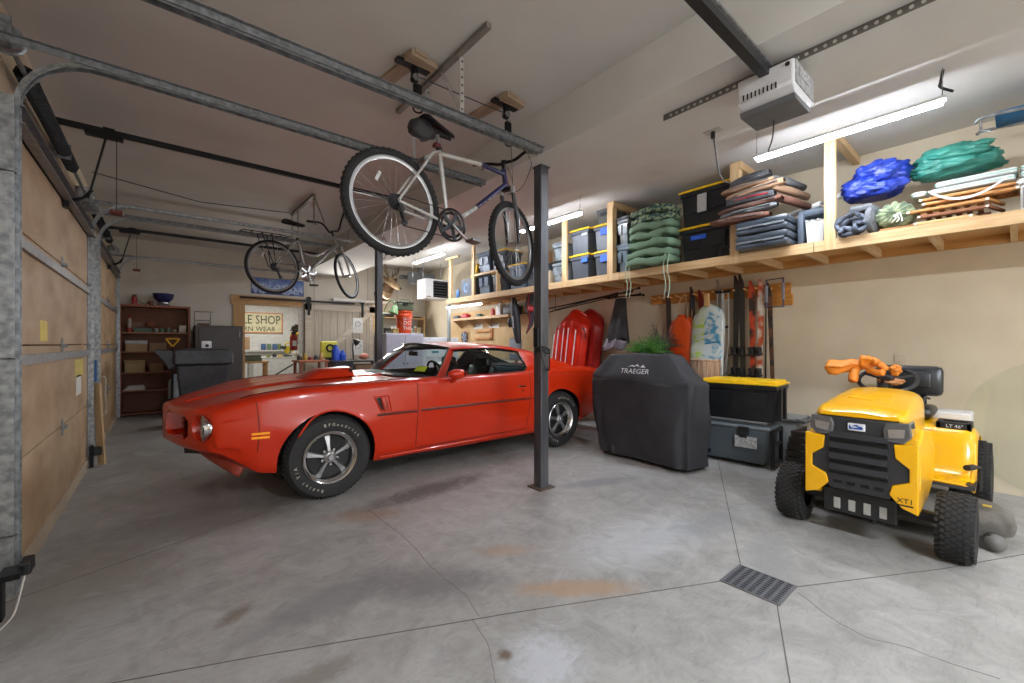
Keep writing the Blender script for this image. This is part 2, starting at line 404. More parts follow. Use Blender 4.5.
def track(y, side, label, x1=2.1, zt=2.7, vert=True):
    """J-shaped roller track; side = +1 when the angle iron is on the far side"""
    t = thing('garage_door_track', label, 'door track', (-.55, y, 0))
    xv = -.545; rr = .30
    pts = [Vector((xv, y, .04)), Vector((xv, y, zt-rr))]
    pts += [Vector((xv+rr-rr*math.cos(a), y, zt-rr+rr*math.sin(a))) for a in [R(90)*k/10 for k in range(1, 11)]]
    pts += [Vector((x1, y, zt))]
    def sweep(sec, lo=0):
        mb = MB(); rings = []
        P = pts[lo:]
        for i, p in enumerate(P):
            d = (P[min(i+1, len(P)-1)]-P[max(i-1, 0)]).normalized(); n = Vector((0, 1, 0)).cross(d)   # inward normal
            rings.append([p+Vector((0, 1, 0))*(s_*side)+n*q for s_, q in sec])
        return mb.loft(rings)
    sweep([(-.024, -.012), (-.024, .012), (-.021, .012), (-.021, -.009), (.021, -.009), (.021, .012), (.024, .012), (.024, -.012)]).build('roller_channel', steel, t)
    ir = MB(); ir.b2((-.62, y+side*.045, .03), (-.545, y+side*.05, 2.44)); ir.b2((-.61, y+side*.045, .03), (-.558, y-side*.03, 2.44)); ir.build('jamb_angle', steel, t)
    an = MB(); an.b2((-.66, y+side*.031, zt-.005), (x1, y+side*.034, zt+.032)); an.b2((-.66, y+side*.031, zt+.029), (x1, y+side*.055, zt+.032)); an.build('horizontal_angle', steel2, t)
    for z in (.35, 1.2, 2.1):
        br = MB(); br.b2((-.6, y-.02, z-.03), (-.54, y+.05*side, z-.024)); br.b2((-.61, y-.025, z-.035), (-.6, y+.05, z+.035)); br.build('jamb_bracket', steel2, t)
    return t
track(2.33, -1, 'galvanised garage door track crossing top left, nearest the camera, above the striped bicycle', x1=2.22)
track(3.13, -1, 'galvanised curved garage door track at the left edge of the near door', x1=2.27)
track(6.04, 1, 'galvanised curved garage door track at the far edge of the near door')
track(6.60, -1, 'galvanised curved garage door track just behind the far edge of the near door', x1=2.1)
track(9.48, 1, 'galvanised curved garage door track beside the brown bookcase')
# torsion springs and cable drums above the doors
for n, (y0, y1, lab) in enumerate(((3.6, 5.3, 'black torsion spring over the near garage door'), (7.0, 8.6, 'black torsion spring over the far garage door'))):
    t = thing('torsion_spring', lab, 'door spring', (-.6, y0, 2.78), group='garage door springs')
    yy = (3.15, 6.15) if n == 0 else (6.55, 9.5)
    MB().cyl((-.6, yy[0], 2.78), (-.6, yy[1], 2.78), .013, 10).build('shaft', steel2, t)
    pts = []; k = 0
    nt_ = int((y1-y0)/.034)
    for i in range(nt_*8): a = i/8*2*PI; pts.append((-.6+.036*math.cos(a), y0+.034*i/8, 2.78+.036*math.sin(a)))
    MB().tube(pts, .0125, 5).build('coil', mat('spring_coil', '#26282c', .4, .6), t)
    for y in yy:
        s_ = .07 if y == yy[0] else -.07
        MB().lathe([(.0, 0), (.065, 0), (.068, .01), (.05, .02), (.048, .05), (.066, .055), (.066, .065), (0, .066)], (-.6, y+s_, 2.78), (0, 1, 0), 24).build('cable_drum', steel, t)
        MB().b2((-.68, y+s_*.3-.004, 2.70), (-.57, y+s_*.3+.004, 2.86)).build('bearing_plate', steel2, t)
    MB().b2((-.68, (y0+y1)/2+.4, 2.72), (-.56, (y0+y1)/2+.41, 2.84)).build('centre_bracket', steel2, t)
# red emergency-release handles hang on cords from the opener trolleys (children of the openers)
def opener_rail(y, z, x1, label, xt, motor=None):
    t = thing('garage_door_opener', label, 'door opener', (0, y, z))
    MB().b2((-.66, y-.018, z-.02), (x1, y+.018, z+.02)).build('rail', mat('rail_black', '#1e1f21', .35, .4), t)
    MB().b2((xt-.12, y-.035, z-.05), (xt+.1, y+.035, z-.015)).build('trolley', blkm, t)
    ar = MB(); ar.bar((xt, y, z-.04), (xt-.10, y, 2.38), .012, .034, (0, 1, 0)); ar.tube(crom([(xt-.08, y, 2.45), (xt-.12, y, 2.385), (-.52, y, 2.35), (-.57, y, 2.37)], 5), .013, 6)
    ar.build('door_arm', blkm, t)
    MB().b2((-.575, y-.03, 2.28), (-.54, y+.03, 2.37)).build('door_bracket', blkm, t)
    MB().tube([(xt+.06, y, z-.05), (xt+.06, y, 2.30)], .0025, 5).build('release_cord', blk, t)
    MB().b2((xt+.02, y-.06, 2.285), (xt+.10, y+.06, 2.31), ch=.008).build('release_handle', mat('red_handle', '#6e2a26', .5), t)
    MB().b2((xt-.02, y-.02, z-.015), (xt+.05, y+.02, z+.03)).build('end_bracket', blkm, t)
    return t
opener_rail(4.63, 2.93, 2.0, 'black opener rail and door arm over the near garage door', -.34)
opener_rail(8.03, 2.86, 2.2, 'black opener rail and door arm over the far garage door', -.34)
# ================================================================== red muscle car, nose towards the garage doors
CY = 4.42
carp = mat('car_paint', '#c62b08', .28, nz=2, col2='#cc300a', coat=.3, spec=.4)
dark = mat('cabin_black', '#101113', .6)
seatm = mat('seat_vinyl', '#15171b', .35, bump=(30, .1))
wind = glassy('car_glass', (.86, .92, .92), ior=1.5)
sideg = glassy('side_glass', (.74, .8, .8), ior=1.5)
# stations: x, half width, centre z, hood mid z, crest z, shoulder z, side-mid z, bottom z, sill tuck
ST = [(0.00, .80, .765, .76, .76, .735, .62, .50, .48), (.12, .825, .79, .79, .79, .76, .62, .46, .45), (.28, .85, .825, .825, .835, .80, .62, .37, .36),
      (.42, .87, .850, .855, .865, .835, .62, .29, .28), (.80, .895, .895, .888, .90, .865, .62, .27, .25), (1.04, .905, .915, .902, .908, .875, .62, .27, .24),
      (1.45, .900, .93, .915, .918, .885, .62, .25, .22), (1.80, .893, .93, .915, .925, .895, .62, .25, .22), (2.3, .888, .92, .91, .925, .895, .62, .24, .21),
      (2.9, .888, .92, .91, .925, .895, .62, .24, .21), (3.3, .893, .93, .925, .935, .905, .62, .24, .21), (3.7, .905, .95, .945, .95, .915, .62, .25, .22),
      (4.1, .90, .955, .95, .95, .91, .62, .30, .26), (4.45, .875, .945, .94, .935, .88, .62, .36, .33), (4.68, .84, .915, .91, .90, .83, .60, .42, .40)]
def stn(x):
    for i in range(len(ST)-1):
        if x <= ST[i+1][0]: break
    a, b = ST[i], ST[i+1]; p = ST[max(i-1, 0)]; n = ST[min(i+2, len(ST)-1)]
    t = max(0, min(1, (x-a[0])/(b[0]-a[0])))
    out = []
    for k in range(1, 9):
        m0 = (b[k]-p[k])/max(1e-6, b[0]-p[0])*(b[0]-a[0]); m1 = (n[k]-a[k])/max(1e-6, n[0]-a[0])*(b[0]-a[0])
        h = t*t; c = h*t
        out.append((2*c-3*h+1)*a[k]+(c-2*h+t)*m0+(-2*c+3*h)*b[k]+(c-h)*m1)
    return out
NS = 44
def half(x):      # half section from centre top to centre bottom (y offset, z)
    w, zc, zm, zr, zs, zi, zb, zt = stn(x)
    fl_ = 0
    for cx in (1.04, 3.70):
        d = abs(x-cx); fl_ = max(fl_, max(0, 1-(d/.55)**2)*.022)
    w2 = w+fl_
    pts = [(0, zc), (.12, zc), (.20, zc-.012), (.45, zm-.004), (.66, zm+.004), (w-.13, zr), (w-.06, (zr*.65+zs*.35)), (w-.028, zs), (w-.012, zs-.07), (w, zi+.06), (w2+.004, zi-.02),
           (w2-.006, zi-.12 if zi-.12 > zb else (zi+zb)/2), (w-.03, zb+.06), (w-.055, zb+.005), (w-.08, zt), (w-.25, zt), (0, zt)]
    P = crom([Vector((p[0], p[1], 0)) for p in pts], 3)
    return P
def S(x, s):      # s in 0..1 along half section ; x nominal
    P = half(x); k = s*(len(P)-1); i = min(int(k), len(P)-2); q = P[i].lerp(P[i+1], k-i)
    sw = .30*max(0, 1-x/1.1)**1.3 if x < 1.1 else 0
    dx = sw*(abs(q.x)/.85)**2.2
    if x > 4.2: dx -= .10*((x-4.2)/.48)*(abs(q.x)/.85)**2.5
    beak = -.035*max(0, 1-abs(q.x)/.12)*max(0, 1-x/.5) if x < .5 else 0
    return Vector((x+dx+beak-.0, q.x, q.y))
def wp(p, side=-1): return Vector((p.x, CY+side*p.y, p.z))
car = thing('red_coupe', 'glossy red two-door muscle coupe parked with its nose towards the garage doors', 'car', (2.35, CY, 0))
NX = 94
rings = []
xs = [.065+4.615*i/NX for i in range(NX+1)]
for x in xs:
    h = [S(x, k/NS) for k in range(NS+1)]
    rings.append([wp(p, -1) for p in h]+[wp(p, 1) for p in h[-2:0:-1]])
# rounded nose and tail: shrink end rings
def shrink(r, f, dx):
    c = sum(r, Vector())/len(r); return [Vector((p.x+dx, c.y+(p.y-c.y)*f, c.z+(p.z-c.z)*f)) for p in r]
def flat(r, f, dx, fy):
    return [Vector((p.x+dx, CY+(p.y-CY)*fy, .63+(p.z-.63)*f)) for p in r]
rings = [flat(rings[0], f, dx, fy) for f, dx, fy in ((.80, -.030, .985), (.90, -.022, .99), (.96, -.012, .995))]+rings+[shrink(rings[-1], .95, .02), shrink(rings[-1], .8, .035)]
bmb = MB().loft(rings, cap=False)
def zipcap(o):
    n2 = 2*NS; km = max(range(NS+1), key=lambda k: abs(bmb.v[o+k].y-CY))
    for side in (0, 1):
        ix = (lambda k: o+k) if side == 0 else (lambda k: o+(n2-k) % n2)
        U = list(range(0, km+1)); Lw = list(range(NS, km-1, -1)); i = j = 0
        yy = lambda k: abs(bmb.v[ix(k)].y-CY)
        while i < len(U)-1 or j < len(Lw)-1:
            if j >= len(Lw)-1 or (i < len(U)-1 and yy(U[i+1]) <= yy(Lw[j+1])):
                f = (ix(U[i]), ix(U[i+1]), ix(Lw[j])); i += 1
            else: f = (ix(U[i]), ix(Lw[j+1]), ix(Lw[j])); j += 1
            if len(set(f)) == 3: bmb.f.append(f)
zipcap(0); zipcap((len(rings)-1)*2*NS)
body = bmb.build('body', carp, None, fix=True)
def cutter(mb): 
    o = mb.build('cutter', dark); return o
cuts = []
for cx in (1.04, 3.70):
    for sd in (-1, 1):
        m_ = MB(); n = 40; pr = []
        m_.prism([(cx+.375*math.cos(2*PI*k/40), .33+.375*math.sin(2*PI*k/40)) for k in range(40)], CY+sd*.60, CY+sd*1.05, 'y')
        cuts.append(cutter(m_))
        m_ = MB().b2((cx-.372, CY+sd*.60, .0), (cx+.372, CY+sd*1.05, .33)); cuts.append(cutter(m_))
# cabin well
cuts.append(cutter(MB().prism([(2.0, .5), (3.55, .5), (3.62, .86), (3.62, 1.2), (1.92, 1.2), (1.92, .80)], CY-.74, CY+.74, 'y')))
# twin grille openings and headlamp recesses
for sd in (-1, 1):
    pr = [(CY+sd*.10, .565), (CY+sd*.14, .54), (CY+sd*.50, .54), (CY+sd*.55, .575), (CY+sd*.55, .68), (CY+sd*.50, .715), (CY+sd*.14, .725), (CY+sd*.10, .70)]
    cuts.append(cutter(MB().prism(pr, -.3, .30, 'x')))
    cuts.append(cutter(MB().prism([(CY+sd*.69+.095*math.cos(2*PI*k/28), .64+.095*math.sin(2*PI*k/28)) for k in range(28)], -.3, .34, 'x')))
body = baked(body, cuts)
body.name = 'body'; body.parent = car
for v in body.data.vertices: v.co = INV[car] @ v.co
body.data.materials.clear(); body.data.materials.append(carp); body.data.materials.append(dark)
for p in body.data.polygons:       # wells, cabin and grille tunnels are unpainted
    c = p.center; wx = c.x+2.35; wy = abs(c.y)
    inw = any(abs(wx-cx) < .374 and wy < .885 and c.z < .72 and ((wx-cx)**2+(c.z-.33)**2 < .377**2 or c.z < .34) for cx in (1.04, 3.70)) and wy > .55
    cab = 1.9 < wx < 3.64 and wy < .745 and c.z < .915 and c.z > .45
    nose_ = wx > .27 and wx < .32 and wy < .56 and abs(p.normal.x) > .9 and c.z > .4
    p.material_index = 1 if (inw or cab or nose_) else 0
body.data.shade_smooth(); body.data.set_sharp_from_angle(angle=R(32))
# grille meshes, beak divider is body
for sd in (-1, 1):
    g = MB()
    for k in range(7): g.b2((.22, CY+sd*.12, .555+k*.025), (.29, CY+sd*.54, .561+k*.025))
    for k in range(9): g.b2((.23, CY+sd*(.12+k*.052)-.002, .545), (.29, CY+sd*(.12+k*.052)+.002, .715))
    for k in range(9): g.bar((.245, CY+sd*.548, .552+k*.02), (.135, CY+sd*.105, .552+k*.02), .012, .005)
    g.add([Vector(p) for p in ((.255, CY+sd*.548, .535), (.142, CY+sd*.105, .535), (.142, CY+sd*.105, .725), (.255, CY+sd*.548, .725))], [(0, 1, 2, 3)])
    g.build('grille', blk, car)
    tr = MB().tube([(.215, CY+sd*.115, .555), (.215, CY+sd*.53, .555), (.22, CY+sd*.54, .60), (.22, CY+sd*.54, .67), (.215, CY+sd*.52, .705), (.215, CY+sd*.115, .71)], .006, 6, closed=True)
    tr.build('grille_trim', chrome, car)
    h = MB().lathe([(.088, 0), (.096, -.02), (.1, -.035), (.094, -.045), (.085, -.03), (.085, .03)], (.262, CY+sd*.69, .64), (1, 0, 0), 32)
    hl = h.build('headlamp_bezel', chrome, car, smooth=1)
    MB().lathe([(0, -.012), (.05, -.008), (.085, .01)], (.275, CY+sd*.69, .64), (1, 0, 0), 32).build('headlamp_lens', mat('lamp_lens', '#cfd6d8', .1, .3), hl, smooth=1)
# rolled bumper lip / lower valance and front spoiler
val = MB()
def vf(u, v):
    y = (u-.5)*2*.70; x0 = .15+.30*(abs(y)/.84)**2.2
    z = .48-.16*v; return Vector((x0+.14*v+.02, CY+y, z))
MB().grid(vf, 24, 5).build('valance', dark, car, thick=.02)
def sf(u, v):
    y = (u-.5)*2*.86; k_ = (abs(y)/.86)**2.5; x0 = .22+.23*k_; return Vector((x0-.03*v, CY+y, .455-.10*k_-(.03+.03*k_)*v))
MB().grid(sf, 24, 3).build('front_spoiler', mat('spoiler_dull', '#93392a', .5), car, thick=.02, smooth=1)
def bump(pts, r, name, m, n=6): return MB().tube(pts, r, n).build(name, m, car, smooth=1)
def sidept(x, z, side=-1, off=.004):     # point on the body side at height z
    best = None
    P = half(x)
    for i in range(12, len(P)-12):
        a, b = P[i], P[i+1]
        if (a.y-z)*(b.y-z) <= 0 and a.x > .5:
            t = (z-a.y)/(b.y-a.y) if abs(b.y-a.y) > 1e-6 else 0; best = a.lerp(b, t); break
    if best is None: best = Vector((stn(x)[0], z, 0))
    sw = .30*max(0, 1-x/1.1)**1.3 if x < 1.1 else 0
    return Vector((x+sw*(best.x/.85)**2.2, CY+side*(best.x+off), z))
for sd in (-1, 1):
    # side moulding
    for (a, b) in ((1.42, 1.80), (1.84, 3.20), (3.24, 3.30)):
        MB().tube([sidept(a+(b-a)*k/12, .63-.004*(k/12), sd, .004) for k in range(13)], .0065, 6).build('side_moulding', mat('moulding', '#3b2a28', .35, .3), car)
        MB().tube([sidept(a+(b-a)*k/12, .642, sd, .004) for k in range(13)], .003, 5).build('moulding_trim', chrome, car)
    # door seams
    zs_ = [.91-.03*k for k in range(0, 22)]
    for x0, lean in ((1.82, .0), (3.22, .0)):
        pts = [sidept(x0+(0.06*(k/21) if x0 < 2 else -.05*max(0, (k-8)/13)) * (-.3 if x0 < 2 else 1), z, sd, -.0005) for k, z in enumerate(zs_) if z > .28]
        MB().tube(pts, .0035, 5).build('door_seam', dark, car)
    MB().tube([sidept(1.80+1.38*k/14, .285, sd, -.0005) for k in range(15)], .003, 5).build('door_sill_seam', dark, car)
    MB().tube([sidept(.36, z, sd, -.0005) for z in [.84-.03*k for k in range(14)]], .003, 5).build('bumper_seam', dark, car)
    # front marker lamps: two amber bars
    for z in (.585, .555):
        m_ = MB(); 
        for k in range(6):
            pass
        pts = [sidept(.30+.155*k/6, z, sd, .003) for k in range(7)]
        MB().tube(pts, .0095, 6).build('marker_lamp', mat('amber', '#f0a02c', .3, emit=.25), car)
    # wheel opening lips
    for cx in (1.04, 3.70):
        pts = [sidept(cx+.379*math.cos(a), .33+.379*math.sin(a), sd, -.004) for a in [PI*k/24 for k in range(25)]]
        MB().tube(pts, .008, 6).build('wheel_arch_lip', carp, car, smooth=1)
    # fender air extractor
    f0 = 1.40; fr = [sidept(f0, .79, sd, .003), sidept(f0+.13, .79, sd, .003), sidept(f0+.15, .66, sd, .003), sidept(f0+.06, .66, sd, .003)]
    MB().tube(fr, .007, 6, closed=True).build('extractor_frame', carp, car, smooth=1)
    MB().add([sidept(f0+.02, .78, sd, .002), sidept(f0+.06, .78, sd, .002), sidept(f0+.085, .67, sd, .002), sidept(f0+.05, .68, sd, .002)], [(0, 1, 2, 3)]).build('extractor_slot', dark, car, fix=False)
    ex = MB(); ex.tube([sidept(f0+.075, .78, sd, .008), sidept(f0+.09, .72, sd, .016), sidept(f0+.10, .67, sd, .008)], [.02, .03, .02], 8); ex.build('extractor_blade', mat('blade', '#c9564a', .2, .3), car, smooth=1)
    # door handle, lock
    hp = sidept(3.085, .775, sd, .012); MB().box(hp, (.115, .022, .02), ch=.008).build('door_handle', chrome, car)
    hp = sidept(3.10, .725, sd, .0); MB().cyl(hp, hp+Vector((0, sd*.006, 0)), .011, 12).build('door_lock', chrome, car)
    # lower rocker trim
    MB().tube([sidept(1.45+1.85*k/10, .262, sd, -.01) for k in range(11)], .010, 6).build('rocker_trim', carp, car)
# bonnet seam, scoop (rear facing) and cowl
for sd in (-1, 1):
    MB().tube([wp(S(.30+1.45*k/20, 15.5/48), sd)+Vector((0, 0, .001)) for k in range(21)], .0035, 5).build('bonnet_seam', dark, car)
    MB().tube([wp(S(.12+1.65*k/20, 5.6/48), sd)+Vector((0, 0, .003)) for k in range(21)], .006, 5).build('bonnet_crease', carp, car, smooth=1)
def scf(u, v):
    a = (v-.5)*2; x = 1.0+.46*u; hgt = .085*min(1, (u*2.6))**.7*(1-abs(a)**4); wdt = .20+.03*u
    return Vector((x, CY+a*wdt, .915+.02*u+max(hgt, 0)-.005))
sc_ = MB().grid(scf, 14, 16).build('bonnet_scoop', carp, car, smooth=1)
MB().b2((1.43, CY-.2, .92), (1.455, CY+.2, 1.0), ch=.008).build('scoop_mouth', dark, sc_)
# windscreen, roof, pillars, rear window
def wsb(t):   # windscreen base, t -1..1
    return Vector((1.76+.30*abs(t)**2.4, CY+t*.79, .925-.02*abs(t)))
def wst(t):   # windscreen top
    return Vector((2.20+.14*abs(t)**2.4, CY+t*.555, 1.245-.045*abs(t)**2.2))
def rrt(t):   # rear window top
    return Vector((3.22, CY+t*.52, 1.24-.035*abs(t)**2.2))
def rrb(t):
    return Vector((4.00-.04*abs(t)**2, CY+t*.56, .955))
def rail(x):  # roof side rail half width and height
    t = (x-2.34)/(3.40-2.34)
    w = .555+.035*math.sin(PI*min(1, t*1.1))*1.0-.01*t; z = 1.20+.028*math.sin(PI*min(1, t*.8+.1))-.03*max(0, t-.45)**1.4*2
    return w, z
def roof(u, v):
    t = v*2-1; a = wst(t); b = rrt(t); p = a.lerp(b, u)
    w, z = rail(p.x); hw = abs(a.y-CY)*(1-u)+abs(b.y-CY)*u if t else 0
    y = CY+t*w if u > 0 else a.y
    p.y = CY+t*(w*min(1, u*5)+.555*(1-min(1, u*5)))
    p.z = a.z*(1-u)+b.z*u+.03*math.sin(PI*u)*(1-.5*abs(t))
    return p
g1 = MB().grid(roof, 20, 24); g1.build('roof', carp, car, smooth='all')
ws = MB().grid(lambda u, v: wsb(v*2-1).lerp(wst(v*2-1), u)+Vector((-.035, 0, .02))*math.sin(PI*u)*(1-abs(v*2-1)**3), 10, 20).build('windscreen', wind, car, smooth='all')
MB().grid(lambda u, v: rrb(v*2-1).lerp(rrt(v*2-1), u)+Vector((.03, 0, .035))*math.sin(PI*u), 10, 16).build('rear_window', wind, car, smooth='all')
# windscreen frit band and trim
MB().tube([wsb(t/10) for t in range(-10, 11)], .012, 6).build('windscreen_gasket', dark, car)
MB().tube([wst(t/10)+Vector((0, 0, .003)) for t in range(-10, 11)], .011, 6).build('windscreen_trim', mat('trim_dull', '#8d8a86', .3, .8), car)
# belt line of the side window
def belt(x, sd): return Vector((x, CY+sd*(.79+.012*min(1, (x-2.0)*2)), .905+.0*(x)))
SB = [(2.06, .905), (2.35, .903), (2.8, .90), (3.10, .90), (3.19, .915), (3.25, .96)]
for sd in (-1, 1):
    lo = [Vector((x, CY+sd*.80, z)) for x, z in SB[:4]]+[Vector((3.19, CY+sd*.795, .915)), Vector((3.26, CY+sd*.775, .97))]
    n = 12
    def top(k): x = 2.36+(3.30-2.36)*k; w, z = rail(x); return Vector((x, CY+sd*(w+.02), z-.035-.03*max(0, k-.6)))
    def bot(k): return crom(lo, 4)[int(k*(len(lo)-1)*4)]
    MB().grid(lambda u, v: bot(u).lerp(top(u), v)+Vector((0, sd*.025*math.sin(PI*v), 0)), 20, 6).build('side_window', sideg, car, smooth='all')
    # A pillar
    MB().loft([[p+Vector((0, 0, 0)) for p in (wsb(sd)*1, wsb(sd)+Vector((.085, sd*.012, -.01)), wsb(sd)+Vector((.07, -sd*.03, -.01)))],
               [p for p in (wst(sd), wst(sd)+Vector((.07, sd*.012, -.01)), wst(sd)+Vector((.06, -sd*.03, -.01)))]]).build('windscreen_pillar', carp, car)
    MB().tube([wsb(sd)+Vector((0, 0, -.02)), wst(sd)], .011, 6).build('pillar_trim', mat('trim_dull', '#8d8a86', .3, .8), car)
    # drip rail and roof side above the glass
    MB().grid(lambda u, v: top(u).lerp(roof(u*.97, 0 if sd < 0 else 1), v)+Vector((0, sd*.006*math.sin(PI*v), 0)), 20, 4).build('roof_rail', carp, car, smooth='all')
    # C pillar / sail panel
    def cp(u, v):
        # u: front(window edge) -> rear, v: bottom -> top
        e0 = Vector((3.26, CY+sd*.775, .97)).lerp(top(1), v) if v > 0 else Vector((3.18, CY+sd*.80, .912))
        if v < .25: e0 = Vector((3.16, CY+sd*.805, .91)).lerp(Vector((3.26, CY+sd*.775, .97)), v*4) if v > 0 else Vector((3.16, CY+sd*.805, .905))
        else: e0 = Vector((3.26, CY+sd*.775, .97)).lerp(top(1), (v-.25)/.75)
        r0 = Vector((4.22, CY+sd*.70, .945)).lerp(Vector((3.46, CY+sd*.52, 1.175)), v)
        p = e0.lerp(r0, u); p.y += sd*.03*math.sin(PI*u)*(1-v)
        p.z += .03*math.sin(PI*u)*math.sin(PI*v)**.6
        return p
    MB().grid(cp, 16, 12).build('sail_panel', carp, car, smooth='all')
    def ci(u, v):
        r0 = Vector((4.22, CY+sd*.70, .945)).lerp(Vector((3.46, CY+sd*.52, 1.175)), v)
        return r0.lerp(rrb(sd).lerp(rrt(sd), v), u)
    MB().grid(lambda u, v: cp(.03+u*.94, .03+v*.94)+Vector((-.01, -sd*.03, -.012)), 8, 8).build('pillar_lining', mat('headliner', '#1c1f22', .9), car, smooth='all')
    MB().grid(lambda u, v: ci(u, v)+Vector((-.035, -sd*.03, -.04)), 4, 12).build('pillar_lining', mat('headliner', '#1c1f22', .9), car, smooth='all')
    MB().grid(lambda u, v: top(u).lerp(roof(u*.97, 0 if sd < 0 else 1), v)+Vector((0, -sd*.03, -.02)), 12, 3).build('rail_lining', mat('headliner', '#1c1f22', .9), car, smooth='all')
    MB().grid(ci, 4, 12).build('window_surround', dark, car, smooth='all')
    MB().add([top(1), roof(.97, 0 if sd < 0 else 1), rrt(sd), Vector((3.46, CY+sd*.52, 1.175))], [(0, 1, 2, 3)]).build('roof_corner', carp, car)
    # chrome belt strip and rear window-edge strip
    MB().tube(crom(lo, 5)+[top(1)], .009, 6).build('window_trim', chrome, car, smooth=1)
    MB().tube([top(k/10)+Vector((0, sd*.004, .004)) for k in range(11)], .006, 6).build('drip_rail', blkm, car)
    # rear deck filler below sail panel
    # mirror
    if sd < 0:
        q = Vector((2.20, CY-.955, .955))
        mr = MB().ell(q, (.105, .055, .047), 18, 12); mr = mr.build('door_mirror', carp, car, smooth='all')
        MB().bar(q+Vector((0, .01, -.03)), (2.19, CY-.86, .87), .05, .03, ch=.01).build('mirror_stalk', carp, mr)
        MB().ell(q+Vector((.05, 0, 0)), (.04, .05, .04), 14, 8).build('mirror_glass', mat('mirror_glass', '#59616a', .05, 1), mr, smooth='all')
MB().grid(lambda u, v: roof(.02+u*.95, .03+v*.94)+Vector((0, 0, -.022)), 10, 12).build('headliner', mat('headliner', '#1c1f22', .9), car, smooth='all')
# interior: seats, dash, wheel, mirror
def bucket(x, y):
    b = MB(); b.box((x+.30, y, .70), (.14, .46, .62), ch=.06, M=Matrix.Rotation(R(14), 3, 'Y')); b.box((x, y, .56), (.5, .48, .16), ch=.05)
    s_ = b.build('front_seat', seatm, car, smooth=1)
    MB().box((x+.36, y, 1.02), (.09, .28, .13), ch=.04).build('headrest', seatm, s_, smooth=1)
bucket(2.55, CY-.38); bucket(2.55, CY+.38)
rs = MB(); rs.box((3.42, CY, .78), (.2, 1.3, .34), ch=.07, M=Matrix.Rotation(R(20), 3, 'Y')); rs.box((3.3, CY, .62), (.4, 1.3, .16), ch=.05)
rs = rs.build('rear_seat', mat('rear_seat_vinyl', '#2e444c', .3, bump=(20, .1)), car, smooth=1)
MB().b2((3.46, CY-.72, .90), (3.97, CY+.72, .966), ch=.01).build('parcel_shelf', dark, car)
MB().b2((1.86, CY-.74, .62), (2.1, CY+.74, .93), ch=.05).build('dashboard', dark, car, smooth=1)
wc = Vector((2.30, CY-.38, .90)); ax = Vector((-.9, 0, -.35)).normalized(); u_, w_, _ = basis(ax)
stw = MB(); stw.tube([wc+(u_*math.cos(2*PI*k/28)+w_*math.sin(2*PI*k/28))*.17 for k in range(28)], .012, 8, closed=True)
for a in (.2, 2.3, 4.4): stw.bar(wc, wc+(u_*math.cos(a)+w_*math.sin(a))*.17, .03, .01)
stw.tube([wc, wc+ax*.25], .02, 8); stw.build('steering_wheel', blk, car, smooth=1)
MB().box((2.20, CY-.02, 1.135), (.02, .20, .05), ch=.008).build('rear_view_mirror', blk, car)
MB().bar((2.20, CY-.02, 1.15), (2.14, CY-.02, 1.215), .012, .012).build('mirror_arm', blk, car)
# yellow-green inspection sticker on the windscreen corner
a = wsb(-.72).lerp(wst(-.72), .16); b = wsb(-.86).lerp(wst(-.86), .16); c = wsb(-.86).lerp(wst(-.86), .32); d = wsb(-.72).lerp(wst(-.72), .32)
n_ = Vector((-.01, 0, .012)); MB().add([p+n_ for p in (a, b, c, d)], [(0, 1, 2, 3)]).build('sticker', mat('sticker_green', '#b7c832', .5), car, fix=False)
# wiper
MB().tube([(1.84, CY-.1, .945), (1.90, CY-.5, .965), (1.95, CY-.62, .97)], .006, 5).build('wiper', blk, car)
# tail lamps, rear bumper
MB().tube(crom([(4.55, CY-.86, .50), (4.72, CY-.80, .50), (4.76, CY, .50), (4.72, CY+.80, .50), (4.55, CY+.86, .50)], 5), .05, 8).build('rear_bumper', chrome, car, smooth=1)
for sd in (-1, 1): MB().b2((4.69, CY+sd*.35, .66), (4.735, CY+sd*.78, .76), ch=.01).build('tail_lamp', mat('tail_red', '#7d0f0a', .2), car)
# hanging bits under the nose
MB().bar((.27, CY-.48, .44), (.15, CY-.15, .40), .03, .06).build('tow_hook', dark, car)
MB().b2((.75, CY-.55, .13), (3.9, CY+.55, .24)).build('chassis', dark, car)
MB().tube([(.9, CY-.35, .17), (2.5, CY-.4, .14), (3.2, CY-.4, .14)], .03, 8).build('exhaust', steel2, car, smooth=1)
